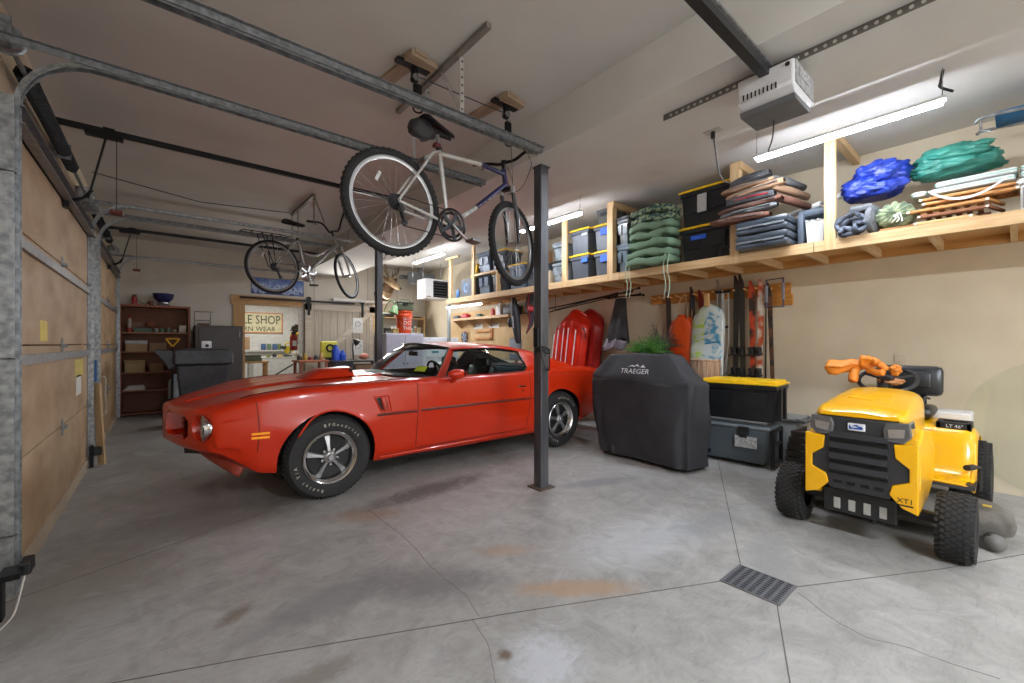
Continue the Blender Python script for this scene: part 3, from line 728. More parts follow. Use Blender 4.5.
# wheels
def wheel(cx, sd, r=.335, wd=.235):
    yo = CY+sd*.905; ax = (0, sd, 0); cz = r
    c = (cx, yo-sd*wd/2*1.0, cz)
    tp = [(.20, -wd/2), (.26, -wd/2-.008), (.305, -wd/2-.004), (r-.008, -wd/2+.025), (r, -wd/2+.05)]
    tp += [(r, -.02), (r, .0), (r, .02), (r, wd/2-.05), (r-.008, wd/2-.025), (.305, wd/2+.004), (.26, wd/2+.008), (.215, wd/2), (.20, wd/2-.012)]
    ty = MB().lathe(tp, c, ax, 48).build('tyre', mat('tyre', '#232324', .75, nz=60, col2='#2c2c2d', bump=(80, .1)), car, smooth=1)
    tr = MB()
    for k in range(60):
        a = 2*PI*k/60
        for j, o in ((-.055, .3), (0, 0), (.055, .3)):
            aa = a+o*.1; p = Vector((cx+math.cos(aa)*r, c[1]+j, cz+math.sin(aa)*r)); tr.box(p, (.008, .040, .014), M=Matrix.Rotation(-aa, 3, 'Y'))
    tr.build('tread', rub, ty)
    rim = MB().lathe([(.20, wd/2-.05), (.203, wd/2-.008), (.21, wd/2+.004), (.204, wd/2+.008), (.19, wd/2), (.175, wd/2-.02), (.165, wd/2-.045)], c, ax, 48).build('rim', mat('rim_bright', '#d2d2d2', .18, 1), car, smooth=1)
    f = wd/2
    MB().lathe([(0, f-.065), (.09, f-.062), (.175, f-.055)], c, ax, 40).build('wheel_disc', mat('wheel_dark', '#242527', .4, .3), car, smooth=1)
    Y_ = Vector((0, sd, 0)); cc = Vector(c)
    for k in range(5):
        a = R(90)+2*PI*k/5+.1; d = Vector((math.cos(a), 0, math.sin(a))); t_ = Vector((-math.sin(a), 0, math.cos(a)))
        def sec(rr, w_, h): q = cc+d*rr+Y_*h; return [q-t_*w_-Y_*.014, q+t_*w_-Y_*.014, q+t_*w_*.6+Y_*.006, q-t_*w_*.6+Y_*.006]
        MB().loft([sec(.04, .016, f-.03), sec(.09, .017, f-.034), sec(.14, .026, f-.042), sec(.176, .036, f-.05)]).build('spoke', mat('spoke_silver', '#b5b6b8', .3, .85), car, smooth=1)
    hb = MB().lathe([(.052, f-.06), (.05, f-.025), (.04, f-.012), (.028, f-.008), (.026, f+.006), (.018, f+.012), (0, f+.012)], c, ax, 24).build('hub_cap', mat('spoke_silver', '#b5b6b8', .3, .85), car, smooth=1)
    for k in range(5):
        a = R(90)+2*PI*(k+.5)/5+.1; q = cc+Vector((math.cos(a)*.062, 0, math.sin(a)*.062))+Y_*(f-.05); MB().cyl(q, q+Y_*.022, .011, 6).build('lug_nut', chrome, hb)
    if sd < 0:
        M = frame(cc+Y_*(f+.0085), (1, 0, 0), (0, 0, 1))
        txt('BFGoodrich', .034, M, mat('tyre_white', '#c9c5b5', .6), 'tyre_lettering', ty, arc=(.262, R(100), R(7.2)))
        txt('Radial T/A', .034, M, mat('tyre_white', '#c9c5b5', .6), 'tyre_lettering', ty, arc=(.262, R(255), R(7.2))) 
for cx in (1.04, 3.70):
    for sd in (-1, 1): wheel(cx, sd)
MB().tube([(1.04, CY-.75, .335), (1.04, CY+.75, .335)], .04, 8).build('axle', dark, car)
MB().tube([(3.7, CY-.75, .335), (3.7, CY+.75, .335)], .05, 8).build('axle', dark, car)
# ================================================================== steel posts
def post(x, y, label, zt=2.78):
    t = thing('steel_post', label, 'post', (x, y, 0), group='square steel posts under the beam')
    pm = mat('raw_steel', '#4c4e53', .45, .55, nz=9, col2='#66676a', stretch=(1, 1, .15))
    MB().box((x, y, zt/2), (.092, .092, zt-.004), ch=.006).build('tube_section', pm, t)
    MB().b2((x-.085, y-.085, 0), (x+.085, y+.085, .012)).build('base_plate', mat('plate_rust', '#6a5a4e', .7, .3, nz=20, col2='#55504c'), t)
    MB().b2((x-.055, y-.055, zt-.012), (x+.055, y+.055, zt-.001)).build('cap_plate', pm, t)
    return t
post(2.53, 2.64, 'dark square steel post standing in the open floor in front of the coupe')
post(2.53, 6.2, 'dark square steel post standing behind the coupe, near the sliding barn door')
# cable loops and black switch box strapped to the near post
cb = MB()
for k in range(3):
    pts = [(2.53+.062*math.cos(a)*(1+.05*k), 2.64+.062*math.sin(a)*(1+.05*k), 1.21-.02*k+.012*math.sin(2*a)) for a in [2*PI*i/20 for i in range(20)]]
    cb.tube(pts, .006, 6, closed=True)
cb.tube(crom([(2.47, 2.585, 1.22), (2.5, 2.56, 1.05), (2.56, 2.575, 1.02), (2.59, 2.60, 1.08), (2.59, 2.6, 1.2)], 6), .006, 6)
ct = thing('cable_loop', 'black cable looped round the near steel post', 'cable', (2.53, 2.57, 1.05)); cb.build('cable', blk, ct)
MB().box((2.472, 2.64, 1.30), (.022, .06, .17), ch=.006).build('plug_block', blk, ct)

# ================================================================== floor drain
t = thing('floor_drain', 'square cast grate drain set in the concrete floor', 'drain', (2.375, .857, 0))
g = MB(); n = 11; x0, x1, y0, y1 = 2.258, 2.492, .727, .987
for k in range(n+1): g.b2((x0+(x1-x0)*k/n-.004, y0, -.0), (x0+(x1-x0)*k/n+.004, y1, .006))
for k in range(8): g.b2((x0, y0+(y1-y0)*k/7-.007, -.0), (x1, y0+(y1-y0)*k/7+.007, .005))
g.build('grate', mat('cast_iron', '#74777e', .5, .5), t)
MB().b2((x0+.001, y0+.001, .0006), (x1-.001, y1-.001, .0016)).build('sump', mat('sump_dark', '#0c0c0d', .9), t)
fr = MB(); w_ = .01
for p, q in (((x0-w_, y0-w_), (x1+w_, y0)), ((x0-w_, y1), (x1+w_, y1+w_)), ((x0-w_, y0), (x0, y1)), ((x1, y0), (x1+w_, y1))): fr.b2((*p, 0), (*q, .004))
fr.build('rim', mat('drain_rim', '#6f6c66', .7), t)

# ================================================================== covered grill
gc = thing('covered_grill', 'barbecue smoker under a fitted black fabric cover, behind the steel post', 'grill', (4.05, 2.45, 0))
cov = mat('cover_fabric', '#323337', .7, nz=5, col2='#3b3c40', bump=(160, .25), spec=.35)
def cover(u, v):   # u round the perimeter, v from hem to ridge
    a = u*2*PI
    y0, y1 = 1.95, 3.17; x0, x1 = 3.80, 4.22
    cx, cy = (x0+x1)/2, (y0+y1)/2; hx, hy = (x1-x0)/2, (y1-y0)/2
    ca, sa = math.cos(a), math.sin(a); e = .30
    px = math.copysign(abs(ca)**e, ca); py = math.copysign(abs(sa)**e, sa)
    # heights
    if v < .62:      # skirt
        t = v/.62; z = .045+.80*t; fx = 1-.03*(1-t)**2; fy = 1-.03*(1-t); flare = 0
        if py > .8: fy -= .10*(1-t)**3*0; z += .08*(1-t)*max(0, py)*0
    elif v < .72:    # shelf edge folds over
        t = (v-.62)/.10; z = .845+.05*t; fx = 1-.04*t; fy = 1-.03*t
    elif v < .93:    # sloping up to the lid
        t = (v-.72)/.21; z = .895+.235*t**.9; fx = .96-.5*t; fy = .97-.35*t
    else:
        t = (v-.93)/.07; z = 1.13+.012*t; fx = .54*(1-t); fy = .57-.27*t*1.0
        fy = .62*(1-t); fx = .46*(1-t)
    x = cx+hx*px*fx; y = cy+hy*py*fy+(.02 if v > .7 else 0)
    # far corner lower hem lifts, as in a cover pulled up at the left
    if v < .3 and py > .5: y -= .10*(1-v/.3)**1.5*(py); 
    nrm = Vector((px, py, 0)).normalized()
    w = .030*noise.noise(Vector((x*2.6, y*2.6, z*1.1)))*2+.016*noise.noise(Vector((x*7, y*7, z*2.2)))+.02*abs(noise.noise(Vector((y*3.5+z*2.2, x*3, 4.2))))
    # vertical drapes at corners
    if v < .62: w += .013*math.sin(u*2*PI*11+2*noise.noise(Vector((z*2, u*5, 0))))*(1-v/.62)+.03*noise.noise(Vector((y*4+z*2.6, x*4, z*2.2)))
    z2 = z+(.02*noise.noise(Vector((x*5, y*5, z*2))) if v > .6 else 0)
    # diagonal folds on the slope
    if .6 < v < .95: z2 += .03*math.sin(8*y+3*x+1)*(1 if px < 0 else .4)*math.sin(PI*(v-.6)/.35)
    return Vector((x, y, z2))+nrm*w
cvr = MB().grid(cover, 150, 70).build('cover', cov, gc, smooth='all')
from mathutils.bvhtree import BVHTree
_c = MB().grid(cover, 150, 70); bv = BVHTree.FromPolygons(_c.v, _c.f)
def press(o, par):      # drape flat lettering onto the cover, along +X
    inv = INV[par]; back = inv.inverted()
    for v in o.data.vertices:
        p = back @ v.co; h = bv.ray_cast(Vector((3.3, p.y, p.z)), Vector((1, 0, 0)))
        if h[0]: v.co = inv @ (h[0]+Vector((-.004, 0, .001)))
press(txt('TRAEGER', .070, frame((3.7, 2.57, .955), (0, -1, 0), (0, 0, 1)), mat('logo_white', '#dfe0e2', .6), 'cover_lettering', gc, sx=1.15, ext=0), gc)
lg = MB(); fM = frame((3.7, 2.57, .995), (0, -1, 0), (0, 0, 1))
for pl in ([(-.10, .0), (-.045, .026), (-.02, .016), (.015, .034), (.05, .004), (.03, .012), (.01, .02), (-.02, .007), (-.05, .014)], [(.055, .004), (.08, .030), (.10, .014), (.115, .004)]):
    lg.add([fM @ Vector((a, b, .004)) for a, b in pl], [tuple(range(len(pl)))])
press(lg.build('mountain_logo', mat('logo_white', '#dfe0e2', .6), gc, fix=False), gc)
for y in (2.06, 3.0):
    for x in (3.90, 4.14):
        MB().cyl((x-.012, y, .045), (x+.012, y, .045), .045, 16).build('caster', blk, gc)
        MB().tube([(x, y, .05), (x, y, .25)], .015, 6).build('leg', steel2, gc)
MB().b2((3.9, 2.1, .2), (4.12, 2.95, .75)).build('grill_barrel', blkm, gc)

# ================================================================== big wheeled cooler, tote on it
cy0, cy1 = 1.58, 2.40
cl = thing('wheeled_cooler', 'slate grey wheeled cooler with black handle, under the yellow-lidded tote', 'cooler', (4.72, 1.93, 0))
cm = mat('cooler_grey', '#5d676e', .45, nz=2, col2='#566067')
b = MB(); b.loft([[Vector(p) for p in ((4.56-i, cy0+.02-i, z), (4.90+i, cy0+.02-i, z), (4.90+i, cy1-.02+i, z), (4.56-i, cy1-.02+i, z))] for z, i in ((.03, -.02), (.08, 0), (.34, .03), (.38, .035))])
b.build('tub', cm, cl, bev=.02, smooth=1)
MB().b2((4.515, cy0-.035, .38), (4.945, cy1+.03, .425), ch=.02).build('lid', mat('cooler_lid', '#737d83', .4), cl, smooth=1)
MB().b2((4.535, cy0-.0, .425), (4.92, cy1, .45), ch=.015).build('lid_top', cm, cl, smooth=1)
for y in (1.78, 2.2):
    lt = MB(); lt.b2((4.495, y-.05, .33), (4.525, y+.05, .41), ch=.008); lt.b2((4.488, y-.035, .30), (4.51, y+.035, .35), ch=.006); lt.build('latch', blk, cl)
h = MB()
for y in (cy0-.045,):
    for x in (4.575, 4.86): h.bar((x, y, .02), (x, y, .40), .035, .03, ch=.008)
    h.bar((4.575, y, .24), (4.86, y, .24), .03, .03, ch=.008); h.bar((4.575, y, .05), (4.86, y, .05), .03, .03, ch=.008); h.bar((4.575, y, .38), (4.86, y, .38), .03, .03, ch=.008)
h.build('pull_handle', blk, cl)
MB().b2((4.50, 1.66, .20), (4.5195, 1.86, .31)).build('warning_label', mat('label_pale', '#c9cbc9', .6, nz=60, col2='#8c8e8e'), cl)
for x in (4.53, 4.93):
    wl = MB().lathe([(0, -.02), (.06, -.02), (.105, -.025), (.11, -.015), (.11, .015), (.105, .025), (.06, .02), (0, .02)], (x, 2.30, .11), (1, 0, 0), 28).build('wheel', blk, cl, smooth=1)
    k_ = MB().tube([(x-.026, 2.30+.07*math.cos(a), .11+.07*math.sin(a)) for a in [2*PI*i/20 for i in range(20)]], .005, 5, closed=True); k_.build('hub_ring', mat('hub_grey', '#6f7376', .5), wl)
MB().b2((4.505, 2.10, .09), (4.53, 2.18, .13), ch=.005).build('drain_plug', blk, cl)
# folded silver reflector between cooler and tote
MB_ = MB().box((4.66, 1.88, .462), (.28, .62, .018), rz=R(4), ch=.005)
solo(MB_, 'folded_sunshade', mat('foil_grey', '#a7a9ab', .35, .6, bump=(20, .2)), 'folded silvery sheet lying between the cooler and the tote', 'sunshade')

def tote(name, x0, x1, y0, y1, z0, z1, body_m, lid_m, label, cat='tote', ribs=True, lidh=.045, taper=.035, labels=(), group=None, lips=True):
    t = thing(name, label, cat, ((x0+x1)/2, (y0+y1)/2, z0), group=group)
    zl = z1-lidh; b = MB(); k = taper
    rg = []
    for z, i in ((z0, k), (zl-.05, .012), (zl-.05, -.004), (zl, -.004)):
        rg.append([Vector(p) for p in ((x0+i+.01, y0+i+.01, z), (x1-i-.01, y0+i+.01, z), (x1-i-.01, y1-i-.01, z), (x0+i+.01, y1-i-.01, z))])
    b.loft(rg); bd = b.build('bin', body_m, t, bev=.008, smooth=1)
    MB().b2((x0-.006, y0-.006, zl), (x1+.006, y1+.006, zl+.02), ch=.006).build('lid', lid_m, t)
    MB().b2((x0+.02, y0+.02, zl+.018), (x1-.02, y1-.02, z1), ch=.01).build('lid_top', lid_m, t)
    if ribs:
        L = y1-y0
        for fy in (.12, .58):
            MB().add([Vector((x0+.0, y0+L*fy, zl-.08)), Vector((x0+.0, y0+L*(fy+.30), zl-.08)), Vector((x0+.012, y0+L*(fy+.28), zl-.22*(z1-z0)/.4)), Vector((x0+.012, y0+L*(fy+.02), zl-.22*(z1-z0)/.4)),
                      Vector((x0+.03, y0+L*fy, zl-.08)), Vector((x0+.03, y0+L*(fy+.30), zl-.08)), Vector((x0+.04, y0+L*(fy+.28), zl-.22*(z1-z0)/.4)), Vector((x0+.04, y0+L*(fy+.02), zl-.22*(z1-z0)/.4))],
                     [(0, 1, 2, 3), (4, 7, 6, 5), (0, 4, 5, 1), (1, 5, 6, 2), (2, 6, 7, 3), (3, 7, 4, 0)]).build('rib_panel', body_m, t)
        for fx in (.25, .6):
            MB().b2((x0+(x1-x0)*fx, y0-.008, z0+.02), (x0+(x1-x0)*(fx+.12), y0+.03, zl-.03)).build('end_rib', body_m, t)
    for (fy, fz, wy, hz, c) in labels:
        yc = y0+(y1-y0)*fy; zc = z0+(z1-z0)*fz
        MB().b2((x0-.006, yc-wy/2, zc-hz/2), (x0+.012, yc+wy/2, zc+hz/2)).build('label', mat('lab'+c, c, .6, nz=70), t)
    return t
tb = mat('tote_black', '#1f2124', .38); ty_ = mat('lid_yellow', '#f2c61c', .4); tg = mat('tote_grey', '#4b5058', .42)
tote('storage_tote', 4.49, 4.93, 1.475, 2.20, .471, .88, tb, ty_, 'large black tote with a yellow lid standing on the grey cooler', labels=()).rotation_euler.z = R(4)
cl.rotation_euler.z = R(4)
# plastic storage box standing behind the cooler by the wall
t = thing('storage_box', 'light grey plastic box standing between the cooler and the wall', 'box', (5.18, 1.72, 0))
MB().b2((5.02, 1.44, 0), (5.34, 2.2, .44), ch=.02).build('bin', mat('box_grey', '#8d9294', .5), t, smooth=1)
MB().b2((5.0, 1.42, .44), (5.36, 2.22, .475), ch=.012).build('lid', mat('box_grey', '#8d9294', .5), t, smooth=1)
MB().tube([(5.0, 1.44, .462), (5.0, 1.38, .45), (5.3, 1.38, .45), (5.3, 1.44, .462)], .018, 8).build('grip', mat('grip_grey', '#6b6f71', .5), t, smooth=1)
# round glass table top leaning on the right wall
gx = MB(); c = Vector((5.30, -.27, .56)); n = 72; rr = .565
ax = Vector((1, 0, .12)).normalized(); u_, w_, d_ = basis(ax)
gx.lathe([(0, -.004), (rr, -.004), (rr+.003, 0), (rr, .004), (0, .004)], c+Vector((0, 0, .01)), ax, 96)
solo(gx, 'glass_table_top', glassy('table_glass', (.97, .985, .97), ior=1.3), 'large round glass table top leaning against the right wall behind the mower', 'glass top', smooth=1)
for y, z, lab in ((.705, 1.09, 'white switch plate on the right wall above the mower seat'),):
    t = thing('wall_switch', lab, 'switch', (XR-.006, y, z)); MB().b2((XR-.008, y-.04, z-.06), (XR-.0005, y+.04, z+.06), ch=.002).build('plate', mat('switch_beige', '#cbbfa8', .6), t); MB().b2((XR-.014, y-.012, z-.025), (XR-.008, y+.012, z+.025)).build('rocker', mat('switch_beige', '#cbbfa8', .6), t)
# ================================================================== yellow lawn tractor, facing the garage doors
MY = .62
mw = thing('lawn_tractor', 'yellow riding lawn mower with a black grille, facing the garage doors', 'lawn mower', (4.1, MY, 0))
yel = mat('mower_yellow', '#f2b200', .28, nz=2, col2='#f5b806', coat=.4)
mbk = mat('mower_black', '#202123', .5); mgr = mat('mower_grey', '#303134', .5)
def yz(x, pts): return [Vector((x, MY+a, z)) for a, z in pts]
# bonnet: rounded shell, front lower and narrower, nose overhanging
hs = []
for x, w, zt, zb, sh in [(q[0], q[1]*.94, *q[2:]) for q in ((3.27, .20, .825, .795, .02), (3.30, .228, .843, .782, .03), (3.40, .24, .865, .74, .05), (3.6, .25, .89, .64, .09), (3.8, .25, .912, .50, .12), (3.98, .235, .93, .48, .12), (4.05, .215, .915, .48, .12))]:
    pts = [(-w, zb), (-w*1.0, zt-sh), (-w*.90, zt-sh*.35), (-w*.62, zt-.01), (0, zt), (w*.62, zt-.01), (w*.90, zt-sh*.35), (w, zt-sh), (w, zb)]
    hs.append([Vector(q) for q in crom([Vector((x, MY+a, z)) for a, z in pts], 4)])
MB().loft(hs, cap=True).build('bonnet', yel, mw, smooth=1)
MB().b2((3.56, MY-.11, .872), (3.61, MY+.11, .888), ch=.01).build('bonnet_vent', yel, mw)
MB().b2((3.66, MY-.11, .885), (3.71, MY+.11, .899), ch=.01).build('bonnet_vent', yel, mw)
# nose side panels (yellow) wrapping the grille
for sd in (-1, 1):
    o = [(3.29, .665), (3.40, .68), (3.46, .74), (3.9, .68), (4.02, .52), (3.98, .36), (3.62, .27), (3.34, .27), (3.285, .33), (3.30, .40), (3.345, .44), (3.345, .50)]
    m_ = MB().prism(o, MY+sd*.20, MY+sd*.27, 'y'); m_.build('side_panel', yel, mw, bev=.012, smooth=1)
    # front corner of panel folding to the face
    pl = [(MY+sd*a_, b_) for a_, b_ in ((.27, .67), (.165, .66), (.172, .58), (.232, .53), (.232, .455), (.158, .42), (.145, .365), (.20, .30), (.27, .275))]
    MB().prism(pl, 3.258, 3.31, 'x').build('corner_panel', yel, mw, bev=.006)
    # headlamp
    hl = MB().prism([(MY+sd*.115, .74), (MY+sd*.13, .782), (MY+sd*.235, .790), (MY+sd*.245, .71), (MY+sd*.21, .668), (MY+sd*.125, .672)], 3.258, 3.42, 'x').build('headlamp', mat('lamp_smoke', '#6f7275', .15, .4, coat=.5), mw, bev=.008)
    MB().prism([(MY+sd*.14, .745), (MY+sd*.215, .755), (MY+sd*.212, .705), (MY+sd*.145, .695)], 3.252, 3.259, 'x').build('reflector', mat('lamp_bright', '#c9cdd0', .15, .8), hl)
# black grille
gp = [(-.16, .40), (-.245, .45), (-.245, .53), (-.19, .57), (-.19, .79), (.19, .79), (.19, .57), (.245, .53), (.245, .45), (.16, .40), (.15, .33), (-.15, .33)]
gr = MB().prism([(MY+a, z) for a, z in gp], 3.27, 3.45, 'x').build('grille', mgr, mw, bev=.012, smooth=1)
for k in range(4):
    z = .645-.068*k; w = .14
    MB().prism([(3.262, z), (3.24, z+.018), (3.262, z+.05)], MY-w, MY+w, 'y').build('grille_slat', mgr, gr)
    MB().b2((3.262, MY-w, z-.012), (3.2695, MY+w, z)).build('grille_slot', mat('slot_black', '#08080a', .9), gr)
for k in range(4): MB().b2((3.262, MY-.12+.066*k, .372), (3.2695, MY-.08+.066*k, .388)).build('lower_slot', mat('slot_black', '#08080a', .9), gr)
b_ = MB().box((3.262, MY+.005, .735), (.012, .085, .045), ch=.005).build('badge', mat('badge_white', '#e8eaee', .3), gr)
fM = frame((3.2553, MY+.005, .735), (0, -1, 0), (0, 0, 1))
MB().add([fM @ Vector((a, b, 0)) for a, b in ((-.034, -.013), (.026, -.013), (.034, -.004), (.028, .006), (.014, .007), (.004, .015), (-.012, .012), (-.018, .002), (-.026, .0), (-.03, .014), (-.036, .005))], [tuple(range(11))]).build('badge_emblem', mat('badge_blue', '#1f4fa8', .3), b_, fix=False)
MB().add([fM @ Vector((a, b, .0012)) for a, b in ((-.024, -.004), (-.008, .006), (.0, .004), (.012, -.001), (.0, -.001), (-.014, -.005))], [tuple(range(6))]).build('badge_swoosh', mat('badge_white', '#e8eaee', .3), b_, fix=False)
# front bumper plate with four slots
bp = MB().b2((3.34, MY-.17, .165), (3.37, MY+.19, .315), ch=.008).build('front_plate', mbk, mw)
for k in range(4): MB().b2((3.334, MY-.125+.075*k, .19), (3.3405, MY-.09+.075*k, .26), ch=.003).build('plate_slot', mat('slot_pale', '#a9a9a4', .5), bp)
# chassis, front axle, frame rails
ch = MB(); ch.b2((3.38, MY-.14, .17), (4.6, MY+.14, .30)); ch.b2((3.45, MY-.20, .26), (4.0, MY+.20, .50)); ch.build('chassis', mbk, mw)
MB().bar((3.52, MY-.36, .215), (3.52, MY+.36, .215), .05, .05).build('front_axle', mbk, mw)
MB().b2((4.0, MY-.16, .45), (4.18, MY+.16, .86), ch=.03).build('dash_tower', mgr, mw)
def tyre(x, y, sd, r, w, rim, name, hubc):
    ax = (0, sd, 0); c = (x, y, r)
    ty = MB().lathe([(rim, -w/2), (rim+.03, -w/2-.006), (r-.025, -w/2), (r-.006, -w/2+.02), (r, -w*.2), (r, w*.2), (r-.006, w/2-.02), (r-.025, w/2), (rim+.03, w/2+.006), (rim, w/2), (rim-.01, w/2-.02)], c, ax, 40).build(name, rub, mw, smooth=1)
    tr = MB(); n = int(2*PI*r/.036)
    for k in range(n):
        a = 2*PI*k/n
        for j in range(-3, 4):
            o = .5 if j % 2 else 0; aa = a+o*2*PI/n; y_ = j*w*.145
            rr = r-.004-(.012 if abs(j) == 3 else 0); p = Vector((x+math.cos(aa)*rr, y+y_, r+math.sin(aa)*rr))
            tr.box(p, (.014, w*.12, .02), M=Matrix.Rotation(-aa, 3, 'Y') @ Matrix.Rotation(.35*(1 if j % 2 else -1), 3, 'X'))
    tr.build('tread', mat('tread_rubber', '#2b2b2b', .8), ty)
    MB().lathe([(0, w/2-.05), (rim*.4, w/2-.045), (rim*.75, w/2-.06), (rim, w/2-.01), (rim+.006, w/2+.0), (rim+.006, w/2-.03)], c, ax, 32).build('rim', hubc, ty, smooth=1)
    MB().lathe([(.022, w/2-.055), (.022, w/2-.01), (.0, w/2-.008)], c, ax, 16).build('hub_cap', mbk, ty)
rimc = mat('mower_rim', '#8b8b86', .45, .5)
tyre(3.52, MY+.40, 1, .19, .155, .09, 'front_tyre', rimc); tyre(3.52, MY-.40, -1, .19, .155, .09, 'front_tyre', rimc)
tyre(4.76, MY+.40, 1, .255, .21, .11, 'rear_tyre', rimc); tyre(4.76, MY-.40, -1, .255, .21, .11, 'rear_tyre', rimc)
# rear fender / seat deck
def fend(u, v):
    a = (u-.5)*2*.44; x = 4.38+.72*v; top = .60+.0*v
    z = .60+.05*math.sin(PI*min(1, v*1.1))-.0
    d = max(0, abs(a)-.34)/.10; z -= .10*d**2.0
    if v > .9: z -= .12*((v-.9)/.1)**2
    return Vector((x, MY+a, z))
MB().grid(fend, 40, 30).build('fender', yel, mw, thick=.012, smooth='all')
for sd in (-1, 1):
    def fw(u, v):
        P = crom([Vector(p) for p in ((4.06, 0, .31), (4.20, 0, .325), (4.29, 0, .42), (4.35, 0, .55), (4.41, 0, .628), (4.5, 0, .64))], 5)
        k = v*(len(P)-1); i = min(int(k), len(P)-2); p = P[i].lerp(P[i+1], k-i); y = .12+.325*u
        z = p.z-.0-.04*max(0, (u-.86)/.14)**2
        return Vector((p.x+.015*max(0, (u-.8)/.2)**2, MY+sd*y, z))
    MB().grid(fw, 14, 25).build('footwell', yel, mw, thick=.012, smooth='all')
    MB().prism([(4.07, .28), (4.30, .28), (4.46, .36), (4.52, .50), (4.56, .60), (4.43, .60), (4.36, .54), (4.29, .41), (4.20, .318), (4.07, .31)], MY+sd*.42, MY+sd*.445, 'y').build('footwell_panel', yel, mw, bev=.008, smooth=1)
    MB().prism([(4.05, .285), (4.5, .285), (4.48, .315), (4.07, .315)], MY+sd*.14, MY+sd*.45, 'y').build('foot_rest', mbk, mw)
    # console trays
    tr = MB(); x0, x1, y0, y1 = 4.40, 4.60, MY+sd*.24, MY+sd*.42
    for p, q in (((x0, y0), (x1, y0+sd*.03)), ((x0, y1-sd*.03), (x1, y1)), ((x0, y0), (x0+.04, y1)), ((x1-.04, y0), (x1, y1))): tr.b2((*p, .62), (*q, .675))
    tr.b2((x0, y0, .62), (x1, y1, .64)); tr.build('console_tray', mbk, mw, bev=.006)
txt('LT 46"', .032, frame((4.395, MY-.335, .648), (0, -1, 0), (0, 0, 1)), mat('logo_white', '#dfe0e2', .6), 'deck_size_lettering', mw)
txt('XT1', .040, frame((3.2565, MY-.215, .345), (0, -1, 0), (0, 0, 1)), mat('ink_black', '#141414', .5), 'model_lettering', mw)
MB().b2((3.2555, MY-.25, .316), (3.2575, MY-.18, .324)).build('model_stripe', mat('ink_black', '#141414', .5), mw)
# seat
sb = MB(); sb.box((4.74, MY-.0, .70), (.40, .42, .09), ch=.04); 
st_ = sb.build('seat_cushion', seatm, mw, smooth=1)
bk = MB(); bk.box((4.93, MY-.03, .935), (.09, .42, .25), M=Matrix.Rotation(R(8), 3, 'Y'), ch=.04); bk.build('seat_back', mat('seat_black', '#1d2024', .3, bump=(30, .1)), mw, smooth=1)
MB().box((4.876, MY-.03, .945), (.02, .28, .13), M=Matrix.Rotation(R(8), 3, 'Y'), ch=.008).build('back_panel', mat('seat_black', '#1d2024', .3), mw, smooth=1)
sp = MB(); sp.bar((4.93, MY-.12, .70), (4.96, MY-.12, .9), .04, .02); sp.bar((4.93, MY+.12, .70), (4.96, MY+.12, .9), .04, .02); sp.b2((4.55, MY-.14, .62), (4.9, MY+.14, .70)); sp.build('seat_bracket', mbk, mw)
MB().b2((4.82, .22, .60), (5.06, .50, .70), ch=.01).build('battery_tray', mat('tray_white', '#d6d8d8', .5), mw)
# steering wheel and column
wc = Vector((4.18, MY, .975)); ax = Vector((-.55, 0, 1)).normalized(); u_, w_, _ = basis(ax)
sw_ = MB().tube([wc+(u_*math.cos(2*PI*k/32)+w_*math.sin(2*PI*k/32))*.165 for k in range(32)], .014, 10, closed=True)
for a in (R(90), R(210), R(330)): sw_.bar(wc, wc+(u_*math.cos(a)+w_*math.sin(a))*.165, .035, .014)
sw_.cyl(wc-ax*.02, wc+ax*.02, .04, 16)
sw_.build('steering_wheel', mbk, mw, smooth=1)
MB().cyl(wc, wc-ax*.16, .022, 12).build('steering_column', mbk, mw)
MB().tube([(4.2, MY-.17, .78), (4.28, MY-.2, .86), (4.36, MY-.21, .84)], .009, 6).build('throttle_lever', mbk, mw)
MB().tube([(4.15, MY+.17, .80), (4.12, MY+.23, .84)], .012, 6).build('choke_lever', mbk, mw)
# lift handle bracket on the right fender
MB().tube(crom([(4.05, MY-.42, .435), (4.19, MY-.46, .42), (4.22, MY-.465, .38), (4.22, MY-.465, .26)], 4), .011, 7).build('pedal_rod', mbk, mw, smooth=1)
MB().cyl((4.02, MY-.415, .438), (4.12, MY-.44, .43), .019, 10).build('pedal_pad', mbk, mw)
# mowing deck
dm = mat('deck_dusty', '#4c4a46', .85, nz=6, col2='#77746d', bump=(30, .2))
def deck(u, v):
    a = u*2*PI; ca, sa = math.cos(a), math.sin(a); px = math.copysign(abs(ca)**.6, ca); py = math.copysign(abs(sa)**.75, sa)
    prof = [(1.0, .07), (1.01, .10), (.99, .15), (.90, .185), (.6, .195), (.0, .20)]
    k = v*(len(prof)-1); i = min(int(k), len(prof)-2); f = k-i; s_ = prof[i][0]*(1-f)+prof[i+1][0]*f; z = prof[i][1]*(1-f)+prof[i+1][1]*f
    return Vector((4.10+.31*px*s_, MY+.60*py*s_-.02, z))
MB().grid(deck, 60, 15).build('mowing_deck', dm, mw, smooth='all')
for (x, y) in ((3.93, MY-.54), (3.93, MY+.50)):
    MB().ell((x-.1, y, .055), (.055, .05, .05), 16, 10).build('gauge_wheel', mat('gauge_grey', '#6b6b69', .6), mw, smooth='all')
    MB().b2((x-.12, y-.01, .05), (x, y+.03, .10)).build('gauge_bracket', mbk, mw)
dc = MB()
for k in range(7):
    z = .15+.055*k; y = 1.24-.05*(k/6)**2; dc.b2((4.02, y-.02, z), (4.34, y+.012, z+.046), ch=.006)
    dc.b2((4.015, y-.17+.05*(k/6), z), (4.05, y+.0, z+.046), ch=.006)
dc.build('discharge_chute', mat('chute_black', '#2a2b2d', .6), mw)
MB().box((4.12, .12, .192), (.04, .04, .004)).build('warning_sticker', mat('sticker_y2', '#e2c14c', .5), mw)
